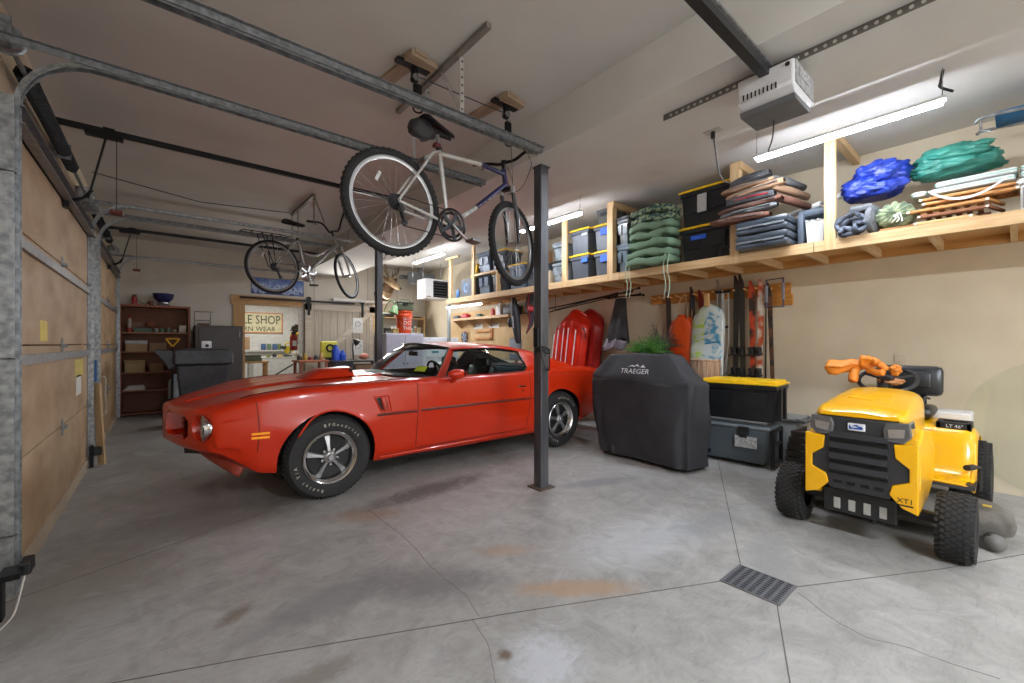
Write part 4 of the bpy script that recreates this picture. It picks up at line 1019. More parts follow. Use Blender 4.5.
MB().bar((3.45, MY-.05, .12), (3.95, MY+.25, .12), .02, .03).build('deck_link', mbk, mw); MB().bar((3.5, MY+.2, .16), (3.95, MY+.3, .12), .05, .02).build('deck_belt_guard', steel2, mw)
# orange gloves / cloth over the steering wheel
org = mat('orange_cloth', '#e08a2a', .55, nz=4, col2='#d47a1c', bump=(60, .15))
t = thing('orange_glove', 'crumpled orange rubber glove with a flared cuff, resting on the mower steering wheel', 'glove', (4.12, .80, 1.02))
def cuff(u, v):
    a = u*2*PI; ctr = Vector((4.12+.02*v, .945-.22*v, 1.06+.02*v)); r1 = .028+.055*(1-v)**1.2
    p = ctr+Vector((math.cos(a)*r1*1.3, -.25*math.cos(a)*r1, math.sin(a)*r1*(.62+.3*v)))
    f = .022*noise.noise(p*13)+.007*math.sin(4*a); return p+Vector((f, f*.6, f))
MB().grid(cuff, 40, 14).build('cuff', org, t, smooth='all', thick=.004)
def fing(pts, r): P = crom(pts, 5); return MB().tube(P, [r*(1-.25*abs(k/len(P)-.4)) for k in range(len(P))], 9)
for pts, r in (([(4.13, .76, 1.07), (4.12, .70, 1.12), (4.10, .66, 1.10)], .030), ([(4.13, .74, 1.06), (4.15, .67, 1.09), (4.16, .62, 1.05)], .028),
               ([(4.12, .80, 1.05), (4.08, .80, 1.0), (4.06, .80, .96)], .032), ([(4.12, .75, 1.08), (4.1, .75, 1.13), (4.12, .71, 1.14)], .024), ([(4.12, .72, 1.05), (4.1, .66, 1.03), (4.08, .62, 1.03)], .026)):
    m_ = fing(pts, r)
    for i_, v in enumerate(m_.v): m_.v[i_] = v+Vector((1, 1, 1))*.012*noise.noise(v*25)
    m_.build('finger', org, t, smooth='all')
t = thing('orange_cloth', 'small orange cloth bundle tucked between the mower wheel and its seat', 'cloth', (4.3, .50, .98))
MB().ell((4.24, .58, 1.05), (.03, .035, .035), 20, 14, wob=.7, seed=3).build('bundle', org, t, smooth='all')
MB().ell((4.20, .60, .965), (.06, .07, .02), 20, 14, wob=.9, seed=9).build('fold', mat('orange_dull', '#c98a55', .6), t, smooth='all')
# ================================================================== long storage shelf under the ceiling, along the right wall
sx = 4.56; zb, zt = 2.08, 2.175
YN, YE = -.9, 7.62
sh = thing('storage_shelf', 'long pine storage shelf framed along the right wall', 'shelf', (4.97, 3.3, 2.08))
for a, b in ((YN, 1.18), (1.18, 3.3), (3.3, 5.45), (5.45, YE)): MB().b2((sx, a+.003, zb), (sx+.038, b-.003, zt), ch=.003).build('front_rail', pine, sh)
MB().b2((XR-.04, YN, zb), (XR-.002, YE, zt)).build('wall_ledger', mat('ledger_wood', '#c99a5f', .6, nz=3, col2='#b5803f', stretch=(14, 1, 14)), sh)
for k in range(21):
    y = YN+.05+k*.42
    if y < YE: MB().b2((sx+.04, y, zb+.002), (XR-.042, y+.038, zt-.018)).build('joist', pinex, sh)
MB().b2((sx+.04, YN, zt-.016), (XR-.002, YE, zt-.001)).build('deck_board', wood('deck_wood', '#cfa36a', '#b98a50', 2, 'Y'), sh)
for k, (y, w, zl, d) in enumerate(((7.47, .09, 2.97, .04), (6.64, .08, 3.12, .04), (5.9, .038, 2.53, .09), (4.27, .09, 3.12, .04), (3.445, .09, 3.12, .09), (1.87, .09, 3.12, .09), (1.06, .085, 3.12, .04))):
    MB().b2((sx-.003-d*.0, y-w/2, zb+.0), (sx-.003+d, y+w/2, zl), ch=.003).build('upright', pinez, sh)
MB().b2((sx-.0, 5.88, 2.53), (sx+.04, 6.62, 2.57)).build('mid_rail', pine, sh)
MB().b2((sx-.05, 7.1, 2.97), (sx+.0, 7.56, 3.01)).build('header', pine, sh)
for y in (1.87, 1.06, 3.445): MB().b2((sx-.0, y-.06, 3.05), (XR-.01, y+.0, 3.125)).build('top_plate', pinex, sh)
for y in (1.2, 1.24): pass
DX = 4.62                      # items stand just behind the front rail
ZS = 2.176
blue = '#2f63d8'; 
# stacked totes, from far to near
G = 'stacked totes on the long shelf'
def tw(y0, y1, z0, z1, bm_, lm, label, labels=(), x0=4.62, x1=5.05, **k): return tote('storage_tote', x0, x1, y0, y1, z0, z1, bm_, lm, label, labels=labels, lidh=.035, taper=.03, **k)
tbl = mat('tote_slate', '#5b6a7c', .42)
tw(6.20, 6.58, ZS, ZS+.42, tbl, tbl, 'slate blue tote, lower one of the far pair beside the grey speaker', ribs=True)
tw(6.20, 6.58, ZS+.421, ZS+.80, tbl, tbl, 'slate blue tote, upper one of the far pair beside the grey speaker')
tw(5.74, 6.14, ZS, ZS+.37, tg, ty_, 'grey yellow-lidded tote behind the mid rail at the far end, lower one', ((.5, .72, .1, .05, '#d9dadb'),))
tw(5.74, 6.14, ZS+.371, ZS+.76, tg, ty_, 'grey yellow-lidded tote at the far end, upper one, partly behind the silver bicycle wheel', ((.5, .72, .1, .05, '#d9dadb'),))
tw(5.24, 5.66, ZS, ZS+.44, tbl, ty_, 'slate yellow-lidded tote behind the front wheel of the silver and blue bicycle')
tw(4.90, 5.20, ZS, ZS+.40, tg, tg, 'plain grey tote just left of the near steel post')
ctn = mat('carton', '#a9805a', .8, nz=4, col2='#9b744f')
def carton(x0, x1, y0, y1, z0, z1, label, m=None):
    t = thing('cardboard_box', label, 'box', ((x0+x1)/2, (y0+y1)/2, z0)); MB().b2((x0, y0, z0), (x1, y1, z1), ch=.003).build('carton', m or ctn, t)
    MB().b2((x0-.001, (y0+y1)/2-.02, z0+(z1-z0)*.55), (x0+.01, (y0+y1)/2+.02, z1+.001)).build('packing_tape', mat('tape_brown', '#8a6a48', .4), t); return t
carton(4.66, 4.98, 4.92, 5.18, ZS+.402, ZS+.60, 'brown cardboard box on a grey tote, just left of the black post')
carton(4.66, 4.98, 4.66, 4.84, ZS, ZS+.22, 'small cardboard box low on the shelf behind the bicycle wheel', mat('carton_pale', '#b7a58b', .8))
# clear totes
clr = mat('clear_plastic', '#8e969b', .25, nz=6, col2='#5c656b', spec=.7)
tw(4.33, 4.60, ZS, ZS+.34, clr, blk, 'smoky clear tote with a black lid just right of the black post, lower one')
tw(4.36, 4.58, ZS+.341, ZS+.62, clr, clr, 'smoky clear bin stacked just right of the black post, upper one', ribs=False)
for (z0, z1, w_, s_, lb) in ((ZS, ZS+.37, .40, 'lower', ((.2, .72, .11, .06, blue),)), (ZS+.371, ZS+.74, .40, 'upper', ((.2, .72, .10, .03, '#c5c9cc'),))):
    tw(3.86, 4.22, z0, z1, tg, ty_, 'dark grey yellow-lidded tote just right of the second shelf upright, %s one' % s_, lb, ribs=False)
for (z0, z1, s_) in ((ZS, ZS+.37, 'lower'), (ZS+.371, ZS+.74, 'upper')):
    tw(3.47, 3.83, z0, z1, tg, ty_, 'grey yellow-lidded tote with blue tape, tucked left of the thick upright, %s one' % s_, ((.45, .68, .13, .09, blue),), x0=4.68, ribs=False)
# woven basket on top
t = thing('storage_basket', 'grey basket standing on the totes left of the thick upright', 'basket', (4.88, 3.65, ZS+.742))
b = MB(); b.loft([[Vector(p) for p in ((4.72+i, 3.50+i, z), (5.04-i, 3.50+i, z), (5.04-i, 3.80-i, z), (4.72+i, 3.80-i, z))] for z, i in ((ZS+.742, .03), (ZS+.95, 0), (ZS+.95, .012), (ZS+.76, .035))]).build('basket', mat('basket_grey', '#5f605f', .8, nz=60, col2='#4a4a49', bump=(80, .5)), t)
MB().b2((4.708, 3.60, ZS+.85), (4.715, 3.72, ZS+.9)).build('basket_tag', mat('tag_dark', '#33373d', .7), t)
# tall totes right of the thick upright
gt = mat('tote_bluegrey', '#71808e', .4)
tw(3.20, 3.395, ZS, ZS+.38, gt, gt, 'blue-grey tote just right of the thick upright, under a clear one')
tw(3.20, 3.39, ZS+.381, ZS+.74, clr, clr, 'clear grey tote stacked right of the thick upright, above a blue-grey one', ribs=True)
# green seat cushions, individually stacked and hanging over the shelf edge
cg = [mat('cushion_green', '#6f8a72', .85, nz=6, col2='#5f7a64', bump=(50, .3)), mat('cushion_pattern', '#8a9a76', .85, nz=26, col2='#2f4a4c', bump=(50, .3), ramp=(.47, .53))]
def cushion(z, label, m, w=.52, d=.36, x=4.48, y=2.86, seed=0, h=.075):
    t = thing('seat_cushion', label, 'cushion', (x+d/2, y, z), group='green cushions stacked on the shelf')
    def f(u, v):
        a = u*2*PI; tt = v*PI; ca, sa = math.cos(a), math.sin(a)
        px = math.copysign(abs(ca)**.45, ca); py = math.copysign(abs(sa)**.45, sa)
        k = math.sin(tt)**.35 if 0 < v < 1 else 0; zz = math.copysign(abs(math.cos(tt))**.6, math.cos(tt))
        puff = 1-.30*abs(math.sin(PI*1.5*(py*k+1)))**6-.16*abs(math.sin(PI*1.5*(px*k+1)))**8
        return Vector((x+d/2+d/2*px*k*(1+.02*math.sin(6*a+seed)), y+w/2*py*k*(1+.02*math.sin(5*a+seed)), z+h*.75+h*.75*zz*puff+.014*math.sin(seed*1.7+py*4)))
    MB().grid(f, 56, 18).build('pad', m, t, smooth='all'); return t
names = ['bottom', 'second from the bottom', 'third from the bottom', 'third from the top', 'second from the top']
for k in range(5):
    t = cushion(ZS+.006+k*.106, 'plain green seat cushion, %s of the plain ones in the stack' % names[k], cg[0], seed=k, x=4.46+.012*(k % 2), y=2.87-.01*k+.01*math.sin(k*2), h=.080, w=.63-.015*k)
for k in range(2):
    cushion(ZS+.525+k*.10, ('patterned green seat cushion under the topmost one' if k == 0 else 'patterned green seat cushion, topmost of the stack'), cg[1], seed=k+8, x=4.47, y=2.83, h=.074, w=.56)
tie = mat('tie_cord', '#9db09b', .8)
for y, ln, lab in ((3.08, .34, 'pair of cushion ties dangling at the left below the cushion stack'), (2.56, .40, 'pair of cushion ties dangling at the right below the cushion stack')):
    t = thing('cushion_tie', lab, 'cord', (4.49, y, ZS-ln))
    for d_ in (0, .05):
        MB().tube(crom([(4.49, y+d_, ZS+.12), (4.487, y+d_+.02, ZS-.05), (4.485, y+d_-.01, ZS-ln*.6), (4.49, y+d_+.015, ZS-ln)], 5), .006, 5).build('cord', tie, t)
# two black totes with yellow lids
tw(1.93, 2.53, ZS, ZS+.42, tb, ty_, 'big black yellow-lidded tote right of the green cushions, lower one', ((.62, .66, .17, .05, blue),), x0=4.66, x1=5.06)
tw(1.93, 2.53, ZS+.421, ZS+.85, tb, ty_, 'big black yellow-lidded tote right of the green cushions, upper one', ((.55, .55, .1, .2, '#c9cacb'),), x0=4.66, x1=5.06)
# black hose coil behind upright
t = solo(MB().tube([(4.63, 2.0+.055*math.cos(2*PI*k/24), ZS+.07+.055*math.sin(2*PI*k/24)) for k in range(24)], .012, 6, closed=True), 'hose_coil', blk, 'black hose coil lying at the foot of the lower black tote', 'hose')
# hard cases
case = mat('case_dark', '#2c333b', .3, spec=.6, nz=3, col2='#4b545e')
for k, (z, lab) in enumerate(((ZS, 'dark hard-shell case at the very bottom of the pile of chairs'), (ZS+.145, 'dark hard-shell case second from the bottom of the pile'))):
    t = thing('hard_case', lab, 'case', (4.72, 1.58, z))
    y0, y1 = 1.345, 1.815
    MB().b2((4.42, y0, z+.001), (4.95, y1, z+.064), ch=.03).build('case_base', case, t, smooth=1)
    MB().b2((4.42, y0, z+.068), (4.95, y1, z+.14), ch=.03).build('case_lid', case, t, smooth=1)
    MB().b2((4.413, y0+.03, z+.058), (4.43, y1-.03, z+.075)).build('case_trim', mat('case_trim', '#9ea6ae', .3, .6), t)
    MB().tube([(4.42, 1.53, z+.05), (4.395, 1.54, z+.05), (4.395, 1.64, z+.05), (4.42, 1.65, z+.05)], .008, 6).build('handle', blk, t)
# stack of bagged / folded camp chairs, each one
bag = [mat('bag_tan', '#97795f', .85, nz=8, col2='#8d6f58', bump=(30, .4)), mat('bag_rust', '#6f4a3c', .85, nz=6, col2='#5e3d32', bump=(30, .4)), mat('bag_black', '#2a2b2e', .7, nz=8, col2='#45464a', bump=(30, .4)), mat('bag_grey', '#686a6d', .8, nz=8, col2='#4a4b4e', bump=(30, .4))]
def folded(y0, y1, z, h, m, label, x0=4.395, d=.155, seed=0, extra=None, tilt=0):
    t = thing('folded_camp_chair', label, 'camp chair', (x0+d/2, (y0+y1)/2, z), group='folded camp chairs piled on the cases')
    def f(u, v):
        a = u*2*PI; y = y0+(y1-y0)*v; e = .6
        k = (math.sin(PI*min(1, max(0, v*.98+.01))))**.18
        p = Vector((x0+d/2+d/2*math.copysign(abs(math.cos(a))**e, math.cos(a))*k, y, z+h/2+h/2*math.copysign(abs(math.sin(a))**e, math.sin(a))*k+tilt*(v-.5)))
        n = noise.noise(Vector((p.x*9+seed, y*6, p.z*16)))*.012; return p+Vector((n, n, n))
    MB().grid(f, 24, 26).build('fabric', m, t, smooth='all')
    fr = MB()
    fr.tube([(x0+.0, y0+.04, z+h*.5-tilt*.4), (x0-.004, (y0+y1)/2, z+h*.55), (x0+.0, y1-.1, z+h*.5+tilt*.4)], .006, 6)
    fr.build('frame_tube', extra or steel, t, smooth=1); return t
z = ZS+.288
tubeg = mat('tube_grey', '#6d6f72', .4, .6)
for (a, b, h, m_, lab, ex, tl) in ((1.50, 2.06, .07, bag[1], 'rust brown folded camp chair lying directly on the hard cases', None, .02), (1.44, 1.96, .055, bag[3], 'grey folded camp chair second from the bottom of the camp chairs', tubeg, -.02),
        (1.40, 1.98, .05, bag[1], 'brown folded camp chair in the middle of the pile', tubeg, -.03), (1.46, 1.90, .095, bag[2], 'black and red folded camp chair in the pile', mat('tube_red', '#a3252b', .4), .0),
        (1.38, 1.90, .065, bag[0], 'tan folded camp chair, third from the top of the pile', tubeg, -.05), (1.46, 1.95, .055, bag[0], 'pale tan folded camp chair, second from the top of the pile', tubeg, -.02), (1.50, 1.86, .085, bag[2], 'black folded camp chair topping the pile beside the upright', tubeg, -.03)):
    folded(a, b, z, h, m_, lab, seed=a*9, extra=ex, tilt=tl); z += h*.93
for k, (y, zz_) in enumerate(((1.37, .50), (1.36, .40), (1.40, .60))):
    t = thing('rolled_chair_bag', ('middle', 'lower', 'upper')[k]+' rolled chair bag at the right end of the camp chair pile', 'bag', (4.7, y, ZS+zz_))
    MB().tube([(4.44+.03*k, y+.10, ZS+zz_+.06), (4.46+.03*k, y+.095, ZS+zz_+.06), (4.68, y+.03, ZS+zz_+.05), (4.93, y-.04, ZS+zz_+.03), (4.95, y-.045, ZS+zz_+.03)], [.018, .034, .037, .034, .018], 12).build('bag', (bag[0], bag[1], bag[3])[k], t, smooth='all')
# power cord hanging from the ceiling outlet
t = thing('power_cord', 'grey power cord hanging from the ceiling outlet beside the tan chair pile', 'cord', (4.1, 1.9, 2.75))
pc = W(713, 131, Z=2.78)
MB().tube(crom([pc+Vector((0, 0, -.02)), W(716, 152, X=pc.x+.1), W(719, 172, X=3.7), W(724, 181, X=4.2), W(731, 183, X=4.5)], 6), .007, 6).build('cable', mat('cord_grey', '#5d5e60', .5), t, smooth=1)
MB().cyl(pc+Vector((0, 0, -.004)), pc+Vector((0, 0, -.05)), .016, 10).build('plug', blk, t)
t = thing('ceiling_outlet', 'white outlet plate under the ceiling beam, feeding the grey cord', 'outlet', (pc.x, pc.y, 2.774)); MB().box((pc.x, pc.y, 2.776), (.07, .115, .007), ch=.002).build('plate', mat('outlet_plate', '#b5b1ab', .5), t)
# dark garment case, white crate
t = thing('soft_cooler_bag', 'slate blue soft bag standing between the chair pile and the white crate', 'bag', (4.74, 1.20, ZS))
bg_ = mat('bag_slate', '#46515f', .6, nz=4, col2='#3a444f', bump=(30, .2))
MB().b2((4.62, 1.275, ZS), (4.86, 1.33, ZS+.30), ch=.02).build('side_pocket', bg_, t, smooth=1)
MB().b2((4.64, 1.11, ZS+.26), (4.98, 1.33, ZS+.33), ch=.025).build('flap', bg_, t, smooth=1)
MB().b2((4.80, 1.11, ZS+.0), (4.98, 1.27, ZS+.255), ch=.02).build('body', bg_, t, smooth=1)
t = thing('white_crate', 'white plastic crate behind the nearest shelf upright', 'crate', (4.7, 1.19, ZS+.001))
b = MB(); wc_ = mat('crate_white', '#c4c6c6', .5, nz=3)
b.loft([[Vector(p) for p in ((4.62+i, 1.115+i, z), (4.78-i*.2, 1.115+i, z), (4.78-i*.2, 1.26-i, z), (4.62+i, 1.26-i, z))] for z, i in ((ZS+.0, .012), (ZS+.20, .0))]); b.build('body', wc_, t, smooth=1)
for y in (1.16, 1.21, 1.25): MB().bar((4.61, y+.0, ZS+.21), (4.76, y-.03, ZS+.22), .02, .015).build('rim_slat', wc_, t)

# tarps: crumpled sheets
def crumple(name, c, d, m, label, seed, amp=.3, layers=3, cat='tarp'):
    t = thing(name, label, cat, (c[0], c[1], c[2]-d[2]))
    for L_ in range(layers):
        cc = Vector(c)+Vector((rnd.uniform(-.03, .03), rnd.uniform(-.1, .1)*d[1]*2, d[2]*(-.5+L_*.5)))
        def f(u, v):
            a = u*2*PI; tt = PI*v; dv = Vector((math.sin(tt)*math.cos(a), math.sin(tt)*math.sin(a), math.cos(tt)))
            q = dv*2.3+Vector((seed+L_*3, 0, 0)); n = noise.noise(q*.8)+.35*noise.noise(q*1.9)+.16*abs(noise.noise(q*4))
            fold = .05*math.sin(13*n+7*dv.z+4*dv.y)+.02*math.sin(31*n+9*dv.y)
            r = 1+amp*n+fold
            p = Vector((dv.x*d[0]*r, dv.y*d[1]*r*(1-.12*L_), dv.z*d[2]*.62*r)); p.z = max(p.z, -d[2]*.5)
            return cc+p
        MB().grid(f, 90, 44).build('fold', m, t, smooth='all')
    return t
tarpb = mat('tarp_blue', '#1d3aa8', .4, nz=5, col2='#12277c', bump=(25, .3), spec=.6)
tarpg = mat('tarp_teal', '#358a7b', .42, nz=5, col2='#246a5e', bump=(25, .3), spec=.6)
crumple('blue_tarp', (4.80, .79, ZS+.53), (.16, .21, .19), tarpb, 'crumpled blue tarp bundle beside the nearest shelf upright', 2, layers=2)
crumple('teal_tarp', (4.86, .29, ZS+.56), (.17, .25, .15), tarpg, 'crumpled teal green tarp bundle on the white cushions', 6, layers=2)
# things under the blue tarp: dark golf-cart like frame with wheel, grey cloth roll
t = thing('folded_hand_cart', 'black folded trolley with a grey wheel under the blue tarp', 'trolley', (4.75, .80, ZS))
MB().box((4.70, .86, ZS+.245), (.12, .17, .06), ch=.02).build('grip_head', mat('grip_dark', '#55595e', .5), t, smooth=1)
MB().lathe([(.03, -.03), (.085, -.035), (.115, -.02), (.12, 0), (.115, .02), (.085, .035), (.03, .03)], (4.66, .775, ZS+.125), (.25, 1, 0), 32).build('wheel', mat('wheel_pale', '#6f7276', .7, nz=40, col2='#55585c', bump=(60, .4)), t, smooth=1)
MB().lathe([(0, -.03), (.03, -.032), (.03, .032), (0, .03)], (4.66, .775, ZS+.125), (.25, 1, 0), 16).build('hub', blk, t)
for p, q in (((4.72, .93, ZS+.05), (4.72, .80, ZS+.24)), ((4.78, .70, ZS+.02), (4.72, .86, ZS+.24)), ((4.72, .95, ZS+.20), (4.8, .70, ZS+.12))): MB().tube([p, q], .012, 7).build('frame_tube', blkm, t)
t = thing('grey_cloth_roll', 'crumpled dark grey cloth roll at the foot of the nearest upright', 'cloth', (4.60, .91, ZS))
gm = mat('cloth_slate', '#5c6472', .8, nz=10, col2='#2f343e', bump=(20, .5), ramp=(.42, .58))
for k, (dy, dz, r) in enumerate(((0, .10, .095), (.02, .10, .068), (.0, .095, .04), (-.03, .16, .03), (.03, .035, .035), (-.07, .06, .035))):
    pts = [(4.56-.008*k+.01*math.sin(3*a+k), .915+dy+r*math.cos(a)*(1+.16*math.sin(3*a+k)), ZS+dz+r*math.sin(a)*.9*(1+.14*math.sin(4*a+2*k))) for a in [2*PI*i/30 for i in range(30)]]
    MB().tube(pts, .017, 8, closed=True).build('fold', gm, t, smooth='all')
MB().ell((4.66, .92, ZS+.09), (.08, .09, .085), 20, 14, wob=.4, seed=4).build('core', gm, t, smooth='all')
# gathered green bag, round end facing out
t = thing('drawstring_bag', 'round pale green drawstring bag with radial pleats, right of the grey wheel', 'bag', (4.72, .60, ZS+.02))
pg = mat('bag_sage', '#9aa884', .8, nz=14, col2='#5c6a54', bump=(30, .4), ramp=(.4, .6))
def pouch(u, v):
    a = u*2*PI; r = [.0, .02, .07, .115, .12, .09][min(5, int(v*5))]; k = v*5-int(v*5); r2 = [.0, .02, .07, .115, .12, .09, .09][min(6, int(v*5)+1)]; r = r*(1-k)+r2*k
    x = 4.565+[.01, -.012, .0, .04, .15, .26][min(5, int(v*5))]*(1-k)+[.01, -.012, .0, .04, .15, .26, .26][min(6, int(v*5)+1)]*k
    pl = .007*math.sin(13*a)*min(1, v*2)*(1 if v < .7 else 0); return Vector((x-pl, .635+r*1.05*math.cos(a), ZS+.125+r*.88*math.sin(a)+pl))
MB().grid(pouch, 104, 20).build('bag', pg, t, smooth='all')
for k in range(3): MB().tube(crom([(4.55, .60, ZS+.125), (4.535, .59+.02*k, ZS+.10), (4.54, .60+.018*(k-1), ZS+.06+.012*k), (4.535, .585+.03*k, ZS+.05)], 4), .005, 5).build('drawstring', mat('string_white', '#dcdcd4', .7), t)
# flat tan mats below the bag
for k in range(2):
    tag(MB().box((4.70, .56, ZS+.007+.010*k), (.24-.02*k, .34, .009), rz=R(3*k)).build('seat_mat', mat('mat_tan', '#a87c4c', .8)), ('upper' if k else 'lower')+' thin tan mat under the round green bag', 'mat')
# folded wooden chairs
wc1 = wood('chair_wood', '#c69257', '#a87039', 3, 'Y'); wc2 = wood('chair_wood_dark', '#8f5f3f', '#6f452b', 3, 'Y'); wc3 = wood('chair_wood_pale', '#d9b27c', '#c0935a', 3, 'Y')
def fold_chair(z, x, y0, y1, m, label, dz=0):
    t = thing('folded_wooden_chair', label, 'chair', (x+.14, (y0+y1)/2, z), group='folded wooden chairs lying on the shelf')
    for q, xx in enumerate((x, x+.26)):
        MB().bar((xx, y0, z+.012+dz*q), (xx, y1, z+.012+dz*q), .022, .022, ch=.004).build('side_rail', m, t)
    MB().bar((x, y0+.01, z+.012), (x+.26, y0-.06, z+.012), .022, .02, ch=.003).build('back_slat', m, t)
    for k in range(6): MB().bar((x+.012, y0+.05+k*(y1-y0-.1)/5, z+.022), (x+.25, y0+.05+k*(y1-y0-.1)/5, z+.022), .03, .008).build('seat_slat', m, t)
    for y in (y0+.012, y1-.012): MB().cyl((x-.018, y, z+.012), (x+.002, y, z+.012), .010, 10).build('pivot', mat('pivot_white', '#d8d4c9', .5), t)
    MB().bar((x+.02, y0+.04, z+.0), (x+.02, y1-.02, z+.004), .02, .008).build('leg', m, t)
    return t
fold_chair(ZS+.002, 4.58, .20, .52, wc3, 'pale folded wooden chair at the bottom, resting on the front rail')
fold_chair(ZS+.052, 4.58, .12, .50, wc2, 'dark reddish folded wooden chair in the middle of the near pile')
fold_chair(ZS+.10, 4.57, .12, .56, wc1, 'honey folded wooden chair, top one of the near front pile', dz=.02)
fold_chair(ZS+.16, 4.64, -.02, .48, wc1, 'honey folded wooden chair further back under the white cushions', dz=.01)
fold_chair(ZS+.20, 4.66, -.02, .50, wc1, 'honey folded wooden chair directly under the white cushions')
whc = mat('cushion_white', '#d5dad8', .8, nz=4, col2='#c4cbc8', bump=(30, .2))
for k, (y, w_, z_, lab) in enumerate(((.22, .44, ZS+.245, 'long white seat cushion, lower one under the teal tarp'), (.20, .42, ZS+.295, 'long white seat cushion, upper one under the teal tarp'), (.50, .09, ZS+.25, 'small end of a white cushion beside the blue tarp'), (-.07, .10, ZS+.25, 'short white cushion end right of the teal tarp, lower one'), (-.07, .10, ZS+.295, 'short white cushion end right of the teal tarp, upper one'))):
    t = thing('white_cushion', lab, 'cushion', (4.78, y, z_)); MB().box((4.80-.02*k*0, y, z_+.022), (.26, w_, .042), ch=.02).build('pad', whc, t, smooth=1)
    MB().box((4.80, y, z_+.022), (.262, w_+.002, .006)).build('piping', mat('piping_green', '#7fb7a4', .7), t)
# white strap sagging below
tag(MB().loft([[p+Vector((0, 0, .0)), p+Vector((0, .0, .018)), p+Vector((.004, 0, .018)), p+Vector((.004, 0, 0))] for p in [Vector((4.60, .44-.40*k/12, ZS+.15+.10*(2*k/12-1)**2)) for k in range(13)]]).build('white_strap', mat('strap_white', '#e0e2e2', .6)), 'white strap sagging in front of the honey wooden chairs', 'strap')
# aluminium lounge frame with blue fabric, top right; red item; white cooler
t = thing('folding_lounger', 'folded aluminium lounger with blue fabric above the teal tarp', 'lounger', (4.9, .0, ZS+0.710))
MB().tube(crom([(4.72, .20, ZS+0.735), (4.70, .14, ZS+0.755), (4.70, -.2, ZS+0.730), (4.70, -.6, ZS+0.710)], 5), .012, 8).build('frame_tube', steel, t, smooth=1)
MB().tube(crom([(4.98, .20, ZS+0.735), (5.0, .14, ZS+0.755), (5.0, -.2, ZS+0.730), (5.0, -.6, ZS+0.710)], 5), .012, 8).build('frame_tube', steel, t, smooth=1)
MB().b2((4.72, -.6, ZS+0.745), (5.0, .10, ZS+0.780), ch=.012).build('fabric', mat('lounger_blue', '#1f6a9c', .6, bump=(60, .3)), t, smooth=1)
MB().tube([(4.72, .17, ZS+0.740), (4.74, .17, ZS+0.680), (4.74, .12, ZS+0.650)], .008, 6).build('hook', steel, t)
t = thing('red_jacket', 'bit of red cloth at the right edge of the shelf', 'cloth', (4.82, -.16, ZS+.46)); MB().ell((4.80, -.16, ZS+.46), (.10, .09, .055), 20, 12, wob=.6, seed=5).build('bundle', mat('red_cloth', '#b3333d', .7), t, smooth='all')
t = thing('white_cooler_box', 'white plastic box at the right edge of the shelf', 'box', (4.72, -.13, ZS))
MB().b2((4.61, -.45, ZS), (4.95, -.02, ZS+.18), ch=.012).build('body', mat('box_pale', '#b9b7ae', .6), t, smooth=1)
MB().b2((4.60, -.46, ZS+.182), (4.96, -.01, ZS+.225), ch=.015).build('lid', whc, t, smooth=1)
MB().b2((4.596, -.06, ZS+.02), (4.612, -.03, ZS+.16)).build('latch', mat('latch_grey', '#7e7f7c', .5), t)
# speaker-like grey box with a yellow drill at the far end
t = thing('grey_speaker', 'grey box speaker at the far end of the shelf', 'speaker', (4.80, 6.9, ZS))
MB().b2((4.64, 6.72, ZS), (4.98, 7.2, ZS+.36), ch=.012).build('cabinet', mat('speaker_grey', '#55575b', .6), t)
MB().lathe([(.085, -.006), (.09, .006), (.07, .004), (.03, -.02), (0, -.01)], (4.637, 6.98, ZS+.18), (-1, 0, 0), 24).build('driver', mat('driver_blue', '#5f86b3', .4), t, smooth=1)
t = thing('yellow_drill', 'yellow and black power tool on the grey speaker', 'power tool', (4.76, 6.85, ZS+.361))
MB().b2((4.68, 6.72, ZS+.361), (4.84, 6.90, ZS+.42), ch=.01).build('base', mat('tool_yellow', '#e2b01f', .5), t)
MB().cyl((4.70, 6.80, ZS+.49), (4.86, 6.82, ZS+.51), .07, 14).build('motor', mat('tool_grey', '#8f8f8c', .5), t, smooth=1)
MB().tube(crom([(4.74, 6.76, ZS+.42), (4.70, 6.70, ZS+.52), (4.76, 6.76, ZS+.62)], 5), .03, 8).build('handle', mat('tool_yellow', '#e2b01f', .5), t, smooth=1)
t = thing('blue_bottle', 'small blue bottle beside the grey speaker at the far end', 'bottle', (4.66, 7.32, ZS)); MB().lathe([(0, 0), (.035, 0), (.035, .14), (.015, .17), (.015, .2), (0, .2)], (4.66, 7.32, ZS), (0, 0, 1), 16).build('body', mat('bottle_blue', '#4a78b8', .3), t, smooth=1)

al_ = mat('tool_alu', '#b5b7b9', .35, .8)
t = thing('white_pole_tool', 'white handled tool lying behind the nearest shelf upright, left of the blue tarp', 'tool', (4.95, 1.2, ZS+.45))
MB().cyl((5.0, 1.50, ZS+.40), (4.95, 1.22, ZS+.44), .028, 12).build('handle', wht, t, smooth=1); MB().tube([(4.95, 1.22, ZS+.44), (4.88, .86, ZS+.50)], .012, 8).build('shaft', al_, t, smooth=1); MB().cyl((4.92, 1.08, ZS+.46), (4.88, .92, ZS+.49), .026, 12).build('sleeve', wht, t, smooth=1)
# ================================================================== along the right wall under the shelf
def wobj(name, label, cat, loc): return thing(name, label, cat, loc)
